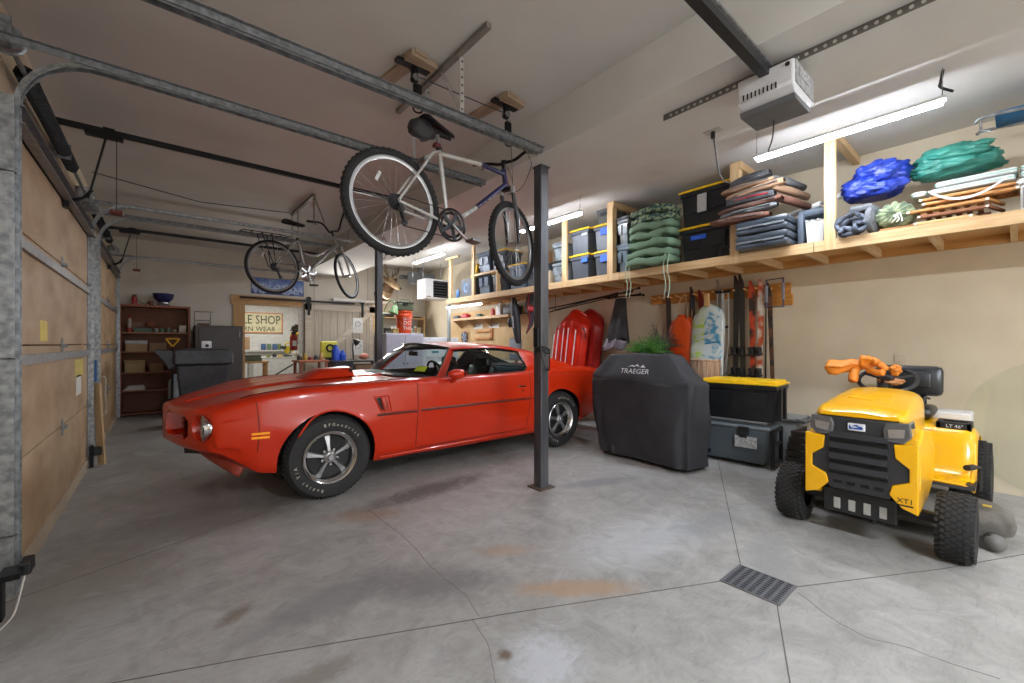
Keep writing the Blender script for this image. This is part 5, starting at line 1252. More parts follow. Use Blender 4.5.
# pole rack: long black fishing / umbrella poles with spread ends, hung from the shelf
t = thing('pole_bundle', 'bundle of long black poles hanging horizontally under the shelf, right of the steel post', 'poles', (5.0, 4.4, 1.85))
m_ = MB()
p_end = Vector((4.98, 3.62, 1.945))
for k, (dy, dz, yy) in enumerate(((.0, 0, 5.9), (.0, .02, 5.5), (.01, -.015, 5.2), (0, .03, 4.9))):
    m_.tube([Vector((5.02, yy, 1.78+dz)), p_end+Vector((0, 0, dz))], .010-.001*k, 6)
for a, b in (((4.98, 3.85, 1.92), (4.95, 3.26, 2.0)), ((4.98, 3.85, 1.92), (4.96, 3.20, 1.90)), ((4.98, 3.8, 1.94), (4.9, 3.32, 1.96)), ((4.98, 3.8, 1.90), (5.04, 3.30, 1.93))): m_.tube([a, b], .009, 6)
for q in ((4.95, 3.26, 2.0), (4.96, 3.20, 1.90), (5.04, 3.30, 1.93)): m_.ell(q, (.018, .02, .018), 8, 6)
m_.build('pole', blkm, t)
MB().tube([(5.02, 4.9, 2.08), (5.02, 4.9, 1.83), (5.02, 4.98, 1.80)], .005, 5).build('hook', blkm, t)
# dark fabric umbrella skirt hanging from the bundle
def skirt(u, v):
    a = u*2*PI; r = .085+.085*v**1.1+.022*math.sin(7*a+2*v)*v; z = 1.88-.60*v-.0*math.sin(3*a)
    return Vector((4.95+.6*r*math.cos(a)+.0*v, 3.55+r*math.sin(a)+.06*v, z+.03*v*math.sin(2*a)))
t = thing('hanging_canopy', 'dark grey fabric canopy hanging in pleats below the pole bundle', 'canopy', (4.95, 3.75, 1.28))
MB().grid(skirt, 70, 20).build('fabric', mat('canopy_dark', '#1f1c1d', .85, nz=5, col2='#2f2b2c', bump=(20, .2)), t, smooth='all', thick=.004)
def hem(u, v):
    a = u*2*PI; r = .165+.02*math.sin(7*a+2); return Vector((4.95+.6*r*math.cos(a)-.003, 3.61+r*math.sin(a)+.07*v, 1.30-.13*v+.02*math.sin(4*a)))
MB().grid(hem, 40, 6).build('pale_hem', mat('hem_grey', '#85838c', .8, nz=6, col2='#75737b'), t, smooth='all', thick=.004)
# red plastic sleds standing against the wall
redp = mat('sled_red', '#e0301a', .35, nz=3, col2='#d62812', coat=.3)
t = thing('red_plastic_sled', 'red ribbed plastic sled standing on end against the wall, behind the steel post', 'sled', (5.05, 4.85, .3))
def sled(dx, dy, cutr=0):
    def f(u, v):
        # u across (0..1), v bottom to top
        y = 5.18-.80*u; a = (u-.5)*2
        zt_ = 1.76-.05*a*a*3+.06*(u) ; z = .35+(zt_-.35)*v
        # rounded top plan
        w = 1-(.42*max(0, (v-.80)/.20)**2.4)
        y = 4.58+ (-.34*a*w) + .20*(1-v)*1.0
        x = 5.10+.16*(1-abs(a)**4)*0-.10*(1-abs(a)**5)+.14*max(0, (v-.82)/.18)**2
        rib = -.022 if abs(math.sin(PI*(u*4.0))) > .90 and .1 < u < .95 and v < .9 else 0
        return Vector((x+rib+dx, y+dy, z))
    return f
s1 = MB().grid(sled(0, 0), 60, 30).build('shell', redp, t, smooth=1, thick=.01)
rimp = [sled(0, 0)(0, v/12) for v in range(13)]+[sled(0, 0)(u/10, 1) for u in range(1, 10)]+[sled(0, 0)(1, 1-v/12) for v in range(13)]
MB().tube(rimp, .02, 8).build('rim', redp, t, smooth=1)
for u in (.10, .28, .46, .64, .82):
    MB().tube([sled(-.045, 0)(u, v/10) for v in range(0, 9)], .009, 5).build('white_stripe', mat('stripe_white', '#f0e9e6', .4), t)
rp = MB().tube(crom([(5.0, 4.28, 1.50), (4.97, 4.24, 1.46), (4.98, 4.22, 1.38), (5.0, 4.24, 1.33)], 5), .008, 6).build('tow_rope', mat('rope_dark', '#2c2c2e', .8), t)
t = thing('spare_sled', 'second red plastic sled standing right behind the front one, its rounded top showing', 'sled', (5.2, 4.66, .3))
MB().grid(sled(.16, -.16), 40, 24).build('shell', mat('sled_red_dark', '#b0201a', .4), t, smooth=1, thick=.01)
MB().tube([p+Vector((.16, -.16, 0)) for p in rimp], .02, 8).build('rim', mat('sled_red_dark', '#b0201a', .4), t, smooth=1)
# ski rack: pine board with dowel pegs on the wall
t = thing('ski_rack', 'honey pine ski rack board with pegs on the right wall under the shelf', 'rack', (5.34, 2.4, 1.8))
MB().b2((5.345, 1.60, 1.80), (5.38, 3.32, 1.93), ch=.004).build('backboard', wood('rack_wood', '#c98a3f', '#b0742e', 3, 'Y'), t)
MB().b2((5.345, 1.58, 1.68), (5.38, 1.86, 1.80), ch=.004).build('lower_board', wood('rack_wood', '#c98a3f', '#b0742e', 3, 'Y'), t)
for k in range(14):
    y = 1.66+k*.122; MB().cyl((5.345, y, 1.865), (5.20, y, 1.885), .011, 8).build('peg', wood('peg_wood', '#d3a468', '#bd8a4c', 3, 'X'), t)
# wicker basket hidden mostly behind the grill, plant in it
t = thing('wicker_hamper', 'round wicker basket standing between the covered grill and the surfboard-like sled', 'basket', (4.95, 2.36, 0))
wk = mat('wicker', '#b79a82', .8, nz=30, col2='#8b6f5b', bump=(60, .5), stretch=(1, 1, .15))
b = MB().lathe([(.0, 0.001), (.13, .001), (.145, .3), (.155, .6), (.16, 1.05), (.15, 1.055), (.14, .7), (0, .7)], (4.95, 2.36, 0), (0, 0, 1), 40); b.build('body', wk, t, smooth=1)
MB().tube([(4.95+.158*math.cos(a), 2.36+.158*math.sin(a), 1.055) for a in [2*PI*k/30 for k in range(30)]], .012, 6, closed=True).build('rim', wk, t)
for k in range(22):
    a = 2*PI*k/22; MB().tube([(4.95+.133*math.cos(a), 2.36+.133*math.sin(a), .02), (4.95+.163*math.cos(a), 2.36+.163*math.sin(a), 1.04)], .008, 5).build('stave', wk, t)
# potted fern & dried grass on a stand
def plant(name, label, c, n, ln, m, seed, up=.6, z0=1.05, wdt=.012):
    q = random.Random(seed); t = thing(name, label, 'plant', (c[0], c[1], 0))
    MB().lathe([(0, .001), (.10, .001), (.14, z0-.1), (.15, z0-.02), (.135, z0-.04), (0, z0-.05)], (c[0], c[1], 0), (0, 0, 1), 24).build('planter', mat('planter_dark', '#3a3634', .7), t, smooth=1)
    lv = MB()
    for k in range(n):
        a = q.uniform(0, 2*PI); l_ = ln*q.uniform(.6, 1.1); e = q.uniform(.25, 1)
        p0 = Vector((c[0]+.04*math.cos(a), c[1]+.04*math.sin(a), z0-.04)); d = Vector((math.cos(a), math.sin(a), 0))
        P = [p0+d*l_*e*s_*.8+Vector((0, 0, l_*up*(s_*(1.6-e*.5)-s_*s_*.9*e))) for s_ in [i/5 for i in range(6)]]
        lv.tube(P, [.003]*5+[.001], 4)
        sd = Vector((-d.y, d.x, 0))
        for i in range(1, 6):
            for sg in (-1, 1):
                a0 = P[i]; tip = a0+sd*sg*.055*(1.15-i/6)+d*.035+Vector((0, 0, -.012))
                lv.add([a0, a0+d*wdt, tip, a0-d*wdt*.3+Vector((0, 0, .004))], [(0, 1, 2), (0, 2, 3)])
    o = lv.build('foliage', m, t, fix=False); return t
plant('potted_fern', 'green leafy fern in a dark pot rising behind the covered grill', (4.72, 2.98), 130, .38, mat('fern_green', '#5f9a3c', .6, nz=10, col2='#3f7a2c'), 3, z0=1.13)
plant('dried_grass', 'dusky dried palm-like plant just right of the green fern', (4.98, 2.95), 110, .34, mat('dry_leaf', '#57504b', .8, nz=10, col2='#3b3836'), 8, up=.9, z0=1.17, wdt=.006)
# orange plastic toboggan / sled hung by a rope
org2 = mat('sled_orange', '#e2561c', .4, nz=3, col2='#d84a12')
t = thing('orange_sled', 'orange plastic sled hanging by a rope from the pine rack', 'sled', (5.2, 2.78, .85))
def osl(u, v):
    a = (u-.5)*2; w = .185*(1-max(0, (v-.72)/.28)**2.6*.75); z = .85+.76*v
    return Vector((5.20-.07*(1-abs(a)**4)+.05*v, 2.79+a*w, z))
MB().grid(osl, 24, 24).build('shell', org2, t, smooth=1, thick=.012)
MB().tube([osl(0, v/10) for v in range(11)]+[osl(u/8, 1) for u in range(1, 8)]+[osl(1, 1-v/10) for v in range(11)], .015, 6).build('rim', org2, t, smooth=1)
MB().b2((5.11, 2.68, 1.12), (5.14, 2.90, 1.15)).build('cross_rib', org2, t)
MB().tube(crom([(5.17, 2.87, 1.56), (5.22, 2.84, 1.78), (5.27, 2.79, 1.875), (5.23, 2.74, 1.78), (5.17, 2.69, 1.56)], 5), .007, 6).build('rope', mat('rope_tan', '#b79a78', .8), t)
# clear foam board with green and blue pattern
t = thing('patterned_snow_sled', 'rounded pale sled with green and blue swirls leaning on the pine rack', 'sled', (5.15, 2.42, .55))
m = bpy.data.materials.new('swirl_film'); m.use_nodes = True; nt = m.node_tree; N = nt.nodes; L = nt.links; b_ = N['Principled BSDF']; b_.inputs['Roughness'].default_value = .2
tc = N.new('ShaderNodeTexCoord'); sp = N.new('ShaderNodeSeparateXYZ'); L.new(tc.outputs['Object'], sp.inputs[0])
nz = N.new('ShaderNodeTexNoise'); nz.inputs['Scale'].default_value = 6; nz.inputs['Distortion'].default_value = 1.5; L.new(tc.outputs['Object'], nz.inputs[0])
r1 = N.new('ShaderNodeValToRGB'); r1.color_ramp.elements[0].color = srgb('#bfcacb'); r1.color_ramp.elements[1].color = srgb('#4f8fb4'); r1.color_ramp.elements[0].position = .5; r1.color_ramp.elements[1].position = .62
r2 = N.new('ShaderNodeValToRGB'); r2.color_ramp.elements[0].color = srgb('#c3cbbd'); r2.color_ramp.elements[1].color = srgb('#a9c83f'); r2.color_ramp.elements[0].position = .48; r2.color_ramp.elements[1].position = .6
L.new(nz.outputs[0], r1.inputs[0]); L.new(nz.outputs[0], r2.inputs[0])
mm = N.new('ShaderNodeMath'); mm.operation = 'GREATER_THAN'; mm.inputs[1].default_value = 0.02; L.new(sp.outputs['Y'], mm.inputs[0])
mx = N.new('ShaderNodeMix'); mx.data_type = 'RGBA'; L.new(mm.outputs[0], mx.inputs[0]); L.new(r1.outputs[0], mx.inputs[6]); L.new(r2.outputs[0], mx.inputs[7]); L.new(mx.outputs[2], b_.inputs['Base Color'])
def bb(u, v):
    a = (u-.5)*2; w = .19*math.sqrt(max(0, 1-(max(0, (v-.80)/.20))**2.2*.96)); z = .55+1.17*v
    return Vector((5.05+.13*v-.04*(1-abs(a)**3), 2.42+a*w, z))
MB().grid(bb, 24, 36).build('deck', m, t, smooth='all', thick=.02)
MB().tube([bb(0, v/18) for v in range(19)]+[bb(u/8, 1) for u in range(1, 8)]+[bb(1, 1-v/18) for v in range(19)], .012, 6).build('rim', mat('rim_clear', '#c8cfcf', .3), t, smooth=1)
MB().tube([bb(.05, .62)+Vector((-.02, 0, 0)), bb(.5, .6)+Vector((-.02, 0, 0))], .012, 6).build('strap', mat('strap_blue', '#2f7fae', .5), t)
MB().b2((5.10, 2.39, 1.70), (5.14, 2.45, 1.86), ch=.01).build('handle_tab', mat('tab_tan', '#c9a06a', .7), t)
# crutches
al = mat('aluminium', '#c3c4c4', .3, .9)
for k, (y, lab) in enumerate(((2.31, 'aluminium crutch hanging on the rack, the left one of the pair'), (2.235, 'aluminium crutch hanging on the rack, the right one of the pair'))):
    t = thing('crutch', lab, 'crutch', (5.22, y, .75))
    for s_ in (-1, 1): MB().tube([(5.22, y+s_*.028, 1.86), (5.22, y+s_*.028, 1.25), (5.22, y+s_*.006, 1.0)], .008, 7).build('side_tube', al, t)
    MB().tube([(5.22, y, 1.02), (5.22, y, .76)], .010, 7).build('foot_tube', al, t); MB().cyl((5.22, y, .75), (5.22, y, .79), .016, 10).build('rubber_foot', rub, t)
    MB().tube([(5.22, y-.05, 1.88), (5.22, y+.05, 1.88)], .018, 8).build('arm_pad', blk, t); MB().tube([(5.22, y-.03, 1.45), (5.22, y+.03, 1.45)], .014, 8).build('hand_grip', blk, t)
# skis
def ski(y, x, top, col, label, w=.036, lean=0, binding=True, z0=.004, tipout=.03, mcol=None):
    t = thing('ski', label, 'ski', (x, y, z0)); P = []
    m_ = mat('ski'+col, col, .35, nz=5, col2=mcol or col, ramp=(.45, .55), coat=.3)
    n = 56; rr = []
    for k in range(n+1):
        f = k/n; z = z0+(top-z0)*f; ww = w*(1-.22*math.sin(PI*f))*(1 if f < .93 else max(.12, (1-f)/.07)**.5)
        xo = -.055*max(0, (f-.92)/.08)**2; yc = y+lean*(f-.5)
        rr.append([Vector((x+xo-.006, yc-ww, z)), Vector((x+xo-.006, yc+ww, z)), Vector((x+xo+.006, yc+ww, z)), Vector((x+xo+.006, yc-ww, z))])
    MB().loft(rr).build('deck', m_, t)
    if binding:
        for zc_, nm in ((.92, 'toe_binding'), (1.16, 'heel_binding')):
            b = MB(); b.box((x-.04, y+lean*.0, zc_), (.06, .055, .10), ch=.012); b.box((x-.075, y, zc_+.03), (.04, .04, .04), ch=.01); b.bar((x-.06, y-.05, zc_-.03), (x-.05, y+.06, zc_-.05), .014, .014)
            b.build(nm, blk, t)
    return t
ski(3.0, 5.27, 1.94, '#3c3430', 'dark brown ski at the left end of the rack', lean=.03)
ski(2.70, 5.28, 1.98, '#2b2c30', 'dark ski between the orange sled and the patterned sled', lean=-.04)
ski(2.58, 5.30, 1.93, '#7a2a28', 'dark red ski partly hidden behind the patterned sled', binding=False)
ski(2.36, 5.29, 2.03, '#8d8a80', 'pale grey ski whose tip rises above the patterned sled', lean=-.03, binding=False)
ski(2.135, 5.24, 2.05, '#2a2927', 'black ski right of the crutches, left one of the pair', lean=-.03)
ski(2.055, 5.24, 2.06, '#33302c', 'black ski right of the crutches, right one of the pair', lean=.03)
ski(1.945, 5.24, 1.97, '#c14a2a', 'orange-red ski near the right end of the rack, left one of the pair', mcol='#3b2b28', lean=.02)
ski(1.87, 5.24, 1.98, '#b9552f', 'orange-red and white ski near the right end of the rack, right one of the pair', mcol='#d9d2c8', lean=-.03)
ski(1.745, 5.24, 1.93, '#2e2a28', 'narrow dark ski, last one at the right end of the rack', w=.026, lean=.06, mcol='#6b4a38', binding=False)
for y, lab in ((2.66, 'bamboo ski pole beside the dark ski'), (1.80, 'black ski pole between the orange-red skis and the last dark ski')):
    t = thing('ski_pole', lab, 'ski pole', (5.2, y, .4)); MB().tube([(5.2, y, .4), (5.22, y, 1.7)], .007, 6).build('shaft', blkm if y < 2 else mat('bamboo', '#a98450', .5), t); MB().cyl((5.22, y, 1.68), (5.22, y, 1.80), .015, 8).build('grip', blk, t)
    MB().lathe([(.0, 0), (.04, .0), (.04, .008), (0, .01)], (5.2, y, .47), (0, 0, 1), 14).build('basket', blk, t)
# purple metal frame hanging on the right end of the rack
t = thing('purple_bike_rack', 'purple rectangular tube frame hanging at the right end of the rack', 'frame', (5.27, 1.68, 1.64))
pt = [(5.19, 1.62, 1.965), (5.19, 1.785, 1.955), (5.19, 1.785, 1.655), (5.19, 1.62, 1.65)]
MB().tube(pt, .011, 8, closed=True).build('frame_tube', mat('purple_paint', '#3c2a4c', .4), t)
MB().tube([(5.188, 1.787, 1.89), (5.188, 1.787, 1.71)], .018, 8).build('foam_sleeve', mat('foam_grey', '#7e7c86', .7), t); MB().tube([(5.188, 1.62, 1.91), (5.188, 1.62, 1.73)], .016, 8).build('foam_sleeve', mat('foam_grey', '#7e7c86', .7), t)
# garden tool leaning left of the rack
t = thing('long_handled_brush', 'long handled tool leaning under the left end of the rack', 'tool', (5.3, 3.3, .6)); MB().tube([(5.30, 3.10, 1.80), (5.25, 3.42, .62)], .010, 6).build('handle', mat('handle_tan', '#a5815c', .6), t)
MB().box((5.24, 3.45, 1.2), (.05, .09, .08), ch=.01).build('head', blk, t); 
# equipment just left of the post: black ski bag, climbing gear on the wall
t = thing('ski_bag', 'long black ski bag hanging from the shelf left of the steel post', 'bag', (4.70, 5.5, 1.25))
def sb_(u, v):
    a = u*2*PI; r = .10*(math.sin(PI*min(.98, max(.02, v)))**.25); return Vector((4.70+.7*r*math.cos(a), 5.60-.13*v+.85*r*math.sin(a), 2.05-.80*v))
MB().grid(sb_, 24, 24).build('body', mat('bag_black2', '#2a2c30', .6, nz=5), t, smooth='all')
MB().tube([(4.625, 5.53, 1.72), (4.622, 5.50, 1.52)], .012, 5).build('lettering_strip', mat('strip_grey', '#8b8d92', .6), t)
MB().ell((4.68, 5.66, 1.62), (.05, .05, .09), 14, 10).build('pocket', blk, t, smooth='all')
t = thing('climbing_gear', 'red and black straps hanging under the shelf just left of the steel post', 'gear', (4.75, 4.85, 1.45))
for k in range(5):
    MB().tube(crom([(4.75, 5.27-.03*k, 2.083), (4.72, 5.30-.05*k, 1.85), (4.74, 5.22-.02*k, 1.65), (4.73, 5.29-.03*k, 1.42+.03*k)], 4), .014, 6).build('strap', [blk, mat('strap_red', '#b2313a', .6), blk, mat('strap_slate', '#47536b', .6), blk][k], t)
MB().ell((4.72, 5.16, 1.83), (.05, .06, .06), 14, 10, wob=.3).build('pouch', mat('strap_red', '#b2313a', .6), t, smooth='all')
# workshop corner at the far end of the right wall: plywood backer, shelf, trims
pb = mat('pegboard', '#d8b98a', .7, nz=5, col2='#cba976')
tag(MB().b2((5.365, 5.6, .95), (5.3855, 8.9, 1.98)).build('plywood_backer', pb), 'pale plywood backer board on the right wall under the far end of the shelf', 'board')
t = thing('wall_shelf', 'pine wall shelf with triangular brackets under the tube light', 'shelf', (5.25, 7.3, 1.78))
MB().b2((5.08, 6.2, 1.785), (5.364, 8.4, 1.81)).build('board', pine, t); MB().b2((5.07, 6.2, 1.765), (5.08, 8.4, 1.815)).build('lip', pine, t)
for y in (6.5, 7.1, 7.7, 8.25): MB().prism([(5.36, 1.60), (5.364, 1.784), (5.10, 1.784)], y, y+.02, 'y').build('bracket', pine, t)
t = thing('far_post', 'white painted post at the far end of the long shelf', 'post', (4.66, 7.55, 0)); MB().b2((4.64, 7.66, 0), (4.70, 7.72, 2.08)).build('stud', mat('post_pale', '#8f948f', .7), t)
for k, (y, z_, c, dd, nm, lab, cat) in enumerate(((7.85, 1.812, '#c8323c', (.12, .24, .11), 'red_tool_bag', 'red tool bag on the far wall shelf', 'bag'), (6.85, 1.812, '#c23a44', (.06, .09, .16), 'red_bottle', 'red bottle on the far wall shelf beside the white box', 'bottle'),
        (6.55, 1.812, '#e2e2e0', (.2, .15, .24), 'white_box', 'white box on the far wall shelf', 'box'), (6.22, 1.812, '#26262a', (.22, .34, .2), 'black_case', 'black case on the far wall shelf beside the white box', 'case'),
        (7.3, 1.812, '#3d5f52', (.12, .16, .07), 'green_tin', 'low green tin on the far wall shelf', 'tin'), (8.2, 1.812, '#4c5055', (.12, .2, .08), 'grey_tray', 'low grey tray at the far end of the wall shelf', 'tray'))):
    t = thing(nm, lab, cat, (5.2, y, z_)); MB().b2((5.2-dd[0]/2, y-dd[1]/2, z_), (5.2+dd[0]/2, y+dd[1]/2, z_+dd[2]*.8), ch=.015).build('body', mat('it'+c, c, .5), t, smooth=1)
    MB().b2((5.2-dd[0]/2*.7, y-dd[1]/2*.6, z_+dd[2]*.8), (5.2+dd[0]/2*.7, y+dd[1]/2*.6, z_+dd[2]), ch=.01).build('top', mat('it2'+c, c, .6), t, smooth=1)
for y in (7.6, 7.02): tag(MB().b2((5.355, y-.17, 1.58), (5.3655, y+.17, 1.68)).build('paper_notice', wht), 'white paper strip on the plywood backer, %s one' % ('left' if y > 7.3 else 'right'), 'notice')
t = thing('fan_guard', 'round blue and grey tool with spokes hanging on the plywood backer', 'tool', (5.3, 8.1, 1.28))
for k in range(10): a = 2*PI*k/10; MB().bar((5.33, 8.1, 1.40), (5.33, 8.1+.12*math.cos(a), 1.40+.12*math.sin(a)), .03, .02).build('blade', mat('fan_blue' if k % 2 else 'fan_grey', '#4d7fb5' if k % 2 else '#b9bcc0', .4), t)
MB().tube([(5.33, 8.1+.125*math.cos(a), 1.40+.125*math.sin(a)) for a in [2*PI*k/20 for k in range(20)]], .01, 6, closed=True).build('ring', mat('ring_red', '#7b3a3a', .5), t)
t = thing('wooden_level', 'orange wooden frame on the plywood backer', 'frame', (5.33, 7.3, 1.34))
MB().b2((5.33, 7.08, 1.50), (5.3655, 7.65, 1.54)).build('top_bar', mat('frame_orange', '#c98540', .6), t); MB().b2((5.33, 7.06, 1.34), (5.3655, 7.12, 1.58)).build('upright', mat('frame_orange', '#c98540', .6), t); MB().b2((5.33, 7.08, 1.34), (5.3655, 7.7, 1.38)).build('lower_bar', mat('frame_orange', '#c98540', .6), t)
t = thing('office_chair', 'grey padded chair back rising behind the coupe roof', 'chair', (5.0, 5.9, 0)); MB().box((5.0, 5.9, 1.15), (.08, .30, .42), ch=.05).build('backrest', mat('chair_grey', '#7d828b', .7), t, smooth=1); MB().tube([(5.02, 5.9, 1.0), (5.02, 5.9, .08)], .03, 8).build('column', blkm, t)
MB().box((4.9, 5.9, .55), (.36, .36, .08), ch=.03).build('seat', mat('chair_grey', '#7d828b', .7), t, smooth=1); MB().lathe([(0, 0.001), (.24, .001), (.24, .03), (.05, .08), (0, .08)], (5.0, 5.9, 0), (0, 0, 1), 20).build('base', blkm, t)
# ================================================================== far end of the garage
# brown bookcase with its shelves
bx0, bx1, by0, by1 = -.56, .40, 9.70, 10.05
brn = wood('bookcase_wood', '#9a5c3f', '#824a30', 3, 'Z', .5)
t = thing('bookcase', 'tall brown open bookcase in the far left corner beside the garage door', 'bookcase', (-.08, 9.88, 0))
MB().b2((bx0, by0, 0), (bx0+.03, by1, 1.92)).build('side_panel', brn, t); MB().b2((bx1-.03, by0, 0), (bx1, by1, 1.92)).build('side_panel', brn, t)
MB().b2((bx0, by0-.01, 1.89), (bx1, by1, 1.925)).build('top', brn, t); MB().b2((bx0+.03, by1-.015, 0), (bx1-.03, by1, 1.89)).build('back_panel', mat('bookcase_back', '#744429', .6), t)
SH = (.05, .445, .755, 1.115, 1.45)
for z in SH: MB().b2((bx0+.03, by0+.005, z-.022), (bx1-.03, by1-.015, z)).build('shelf_board', wood('shelf_edge', '#a8744a', '#8b5a36', 3, 'X', .5) if z > 1.4 else brn, t)
def sbox(x0, x1, z0, h, c, label, lid=None, d=.22, y=9.74):
    t = thing('storage_carton', label, 'box', ((x0+x1)/2, y+d/2, z0)); MB().b2((x0, y, z0+.001), (x1, y+d, z0+h*(.7 if lid else 1)), ch=.004).build('carton', mat('sc'+c, c, .75, nz=6), t)
    if lid: MB().b2((x0-.005, y-.005, z0+h*.7+.001), (x1+.005, y+d, z0+h), ch=.004).build('lid', mat('sc'+lid, lid, .7), t)
    return t
sbox(-.48, -.20, 1.115, .19, '#a98b66', 'open tan carton with a white lid on the bookcase, third shelf up, left', '#b9b9bd')
sbox(-.17, .06, 1.115, .15, '#94785a', 'tan carton on the bookcase third shelf up, right of the white-lidded one')
sbox(-.49, -.23, .755, .21, '#ab9065', 'pale tan carton with a finger hole, second shelf up, left', '#9d8156')
sbox(-.17, .02, .755, .14, '#8e6f4a', 'brown carton partly hidden by the bin handle on the second shelf up')
sbox(-.44, -.20, 1.45, .18, '#8d6a56', 'reddish cardboard box at the back of the top open shelf', d=.1, y=9.90)
sbox(.24, .34, 1.45, .13, '#c9c2b4', 'small white carton at the right end of the top open shelf')
t = thing('paper_stack', 'stack of white papers on the lowest open shelf of the bookcase', 'papers', (-.38, 9.85, .445))
for k in range(4): MB().box((-.36+.01*(k % 2), 9.83, .4555+.02*k), (.27-.02*k, .2, .018), rz=R(4*k-5)).build('sheet_bundle', mat('papers', '#cfcac0', .8), t)
t = thing('green_toolbox', 'small green metal box with gear on the top open shelf', 'box', (-.28, 9.8, 1.45)); MB().b2((-.37, 9.72, 1.451), (-.14, 9.83, 1.52), ch=.006).build('body', mat('green_box', '#46604d', .5), t); MB().tube([(-.33, 9.77, 1.52), (-.33, 9.77, 1.54), (-.18, 9.77, 1.54), (-.18, 9.77, 1.52)], .006, 5).build('handle', blk, t)
t = thing('red_lantern', 'red lantern with a glass chimney on the top open shelf', 'lantern', (-.42, 9.78, 1.45)); MB().lathe([(0, 0), (.04, 0), (.045, .04), (.03, .07), (.0, .07)], (-.43, 9.78, 1.451), (0, 0, 1), 16).build('base', mat('lantern_red', '#8f2a22', .4), t, smooth=1); MB().lathe([(.02, 0), (.03, .04), (.03, .12), (.018, .17), (0, .17)], (-.43, 9.78, 1.521), (0, 0, 1), 16).build('chimney', mat('chimney', '#a79b93', .2), t, smooth=1); MB().lathe([(0, .02), (.032, 0), (.028, .03), (.01, .05), (0, .06)], (-.43, 9.78, 1.69), (0, 0, 1), 16).build('cap', mat('lantern_red', '#8f2a22', .4), t, smooth=1)
for k, (x, c, h) in enumerate(((-.08, '#7d8a86', .07), (0.0, '#4f6b55', .08), (.09, '#5f6d60', .09), (.17, '#8d8d6d', .06))):
    solo(MB().lathe([(0, 0), (.035, 0), (.037, h*.8), (.02, h), (0, h)], (x, 9.78, 1.451), (0, 0, 1), 14), 'small_tin', mat('tin'+c, c, .4), 'small tin on the top open shelf of the bookcase, %s from the left' % ('first', 'second', 'third', 'fourth')[k], 'tin', smooth=1)
solo(MB().ell((-.16, 9.86, 1.59), (.07, .05, .05), 16, 10, wob=.4), 'leather_glove', mat('leather_brown', '#7c4630', .7), 'brown leather bundle resting on the top open shelf', 'glove', smooth='all')
# on top
t = thing('bottle_jack', 'red bottle jack on top of the bookcase, left end', 'jack', (-.36, 9.85, 1.925)); MB().b2((-.43, 9.78, 1.926), (-.29, 9.92, 1.95), ch=.006).build('base', mat('jack_red', '#a62a22', .4), t); MB().cyl((-.37, 9.85, 1.95), (-.37, 9.85, 2.06), .04, 16).build('cylinder', mat('jack_red', '#a62a22', .4), t, smooth=1); MB().cyl((-.37, 9.85, 2.06), (-.37, 9.85, 2.11), .03, 14).build('ram', mat('jack_dark', '#5b2320', .4), t, smooth=1)
MB().bar((-.32, 9.85, 1.99), (-.21, 9.83, 1.94), .02, .02).build('lever', mat('lever_pale', '#a7988a', .5), t)
t = thing('camp_stove', 'blue enamel bowl on a silver stove on top of the bookcase', 'stove', (.02, 9.86, 1.925)); MB().lathe([(0, .001), (.09, .001), (.10, .03), (.08, .05), (.08, .07), (0, .07)], (.02, 9.86, 1.925), (0, 0, 1), 24).build('base', mat('stove_silver', '#a3a4a8', .3, .6), t, smooth=1); MB().lathe([(0, .0), (.08, .0), (.14, .07), (.155, .15), (.145, .155), (.12, .08), (0, .02)], (.02, 9.86, 1.996), (0, 0, 1), 30).build('bowl', mat('enamel_blue', '#23275a', .25), t, smooth=1)
solo(MB().ell((-.155, 9.80, 1.972), (.045, .04, .042), 14, 10, wob=.5, seed=3), 'brown_reel', mat('reel_brown', '#7c4a3a', .5), 'small brown reel between the red jack and the blue bowl', 'reel', smooth='all')
t = thing('water_jug', 'clear plastic jug standing low in front of the bookcase', 'jug', (.10, 9.55, 0)); MB().lathe([(0, .001), (.08, .001), (.085, .25), (.08, .40), (.045, .44), (.04, .52), (0, .52)], (.16, 9.4, .20), (0, 0, 1), 20).build('body', mat('jug_plastic', '#9aa3ab', .25), t, smooth=1)
MB().b2((.0, 9.28, .001), (.34, 9.52, .199), ch=.01).build('stand', mat('stand_dark', '#26272a', .5), t)
t = thing('yellow_shovel', 'shovel with a yellow D-grip standing behind the black bin', 'shovel', (.13, 9.2, 0)); MB().tube([(.13, 9.15, .02), (.14, 9.25, 1.20)], .016, 8).build('shaft', blkm, t); MB().tube(crom([(.14, 9.25, 1.2), (.07, 9.25, 1.30), (.06, 9.25, 1.33), (.22, 9.25, 1.33), (.21, 9.25, 1.30), (.14, 9.25, 1.2)], 3), .014, 6).build('d_grip', mat('grip_yellow', '#d3a01f', .5), t)
MB().b2((.02, 9.12, .01), (.24, 9.16, .32), ch=.01).build('blade', blkm, t)
# wheelie bin
bnm = mat('bin_black', '#2c2e33', .42, nz=14, col2='#3d4046', bump=(30, .1))
t = thing('wheelie_bin', 'black wheeled rubbish bin standing behind the nose of the coupe', 'bin', (.50, 8.1, 0))
def binr(z, k): return [Vector(p) for p in ((.17-k, 7.86-k*.6, z), (.79+k, 7.86-k*.6, z), (.79+k, 8.40+k*.6, z), (.17-k, 8.40+k*.6, z))]
MB().loft([binr(.06, -.07), binr(.5, -.03), binr(.85, 0), binr(.93, .005)]).build('body', bnm, t, bev=.02, smooth=1)
for z in (.62, .74): MB().b2((.17, 7.855, z), (.79, 7.865, z+.012)).build('body_rib', bnm, t)
def lidf(u, v):
    a = (u-.5)*2; b = (v-.5)*2; e = max(abs(a), abs(b)); return Vector((.495+.375*a, 8.12+.31*b, 1.13+.05*(1-e**4)-(.17 if e > .999 else 0)*1.0))
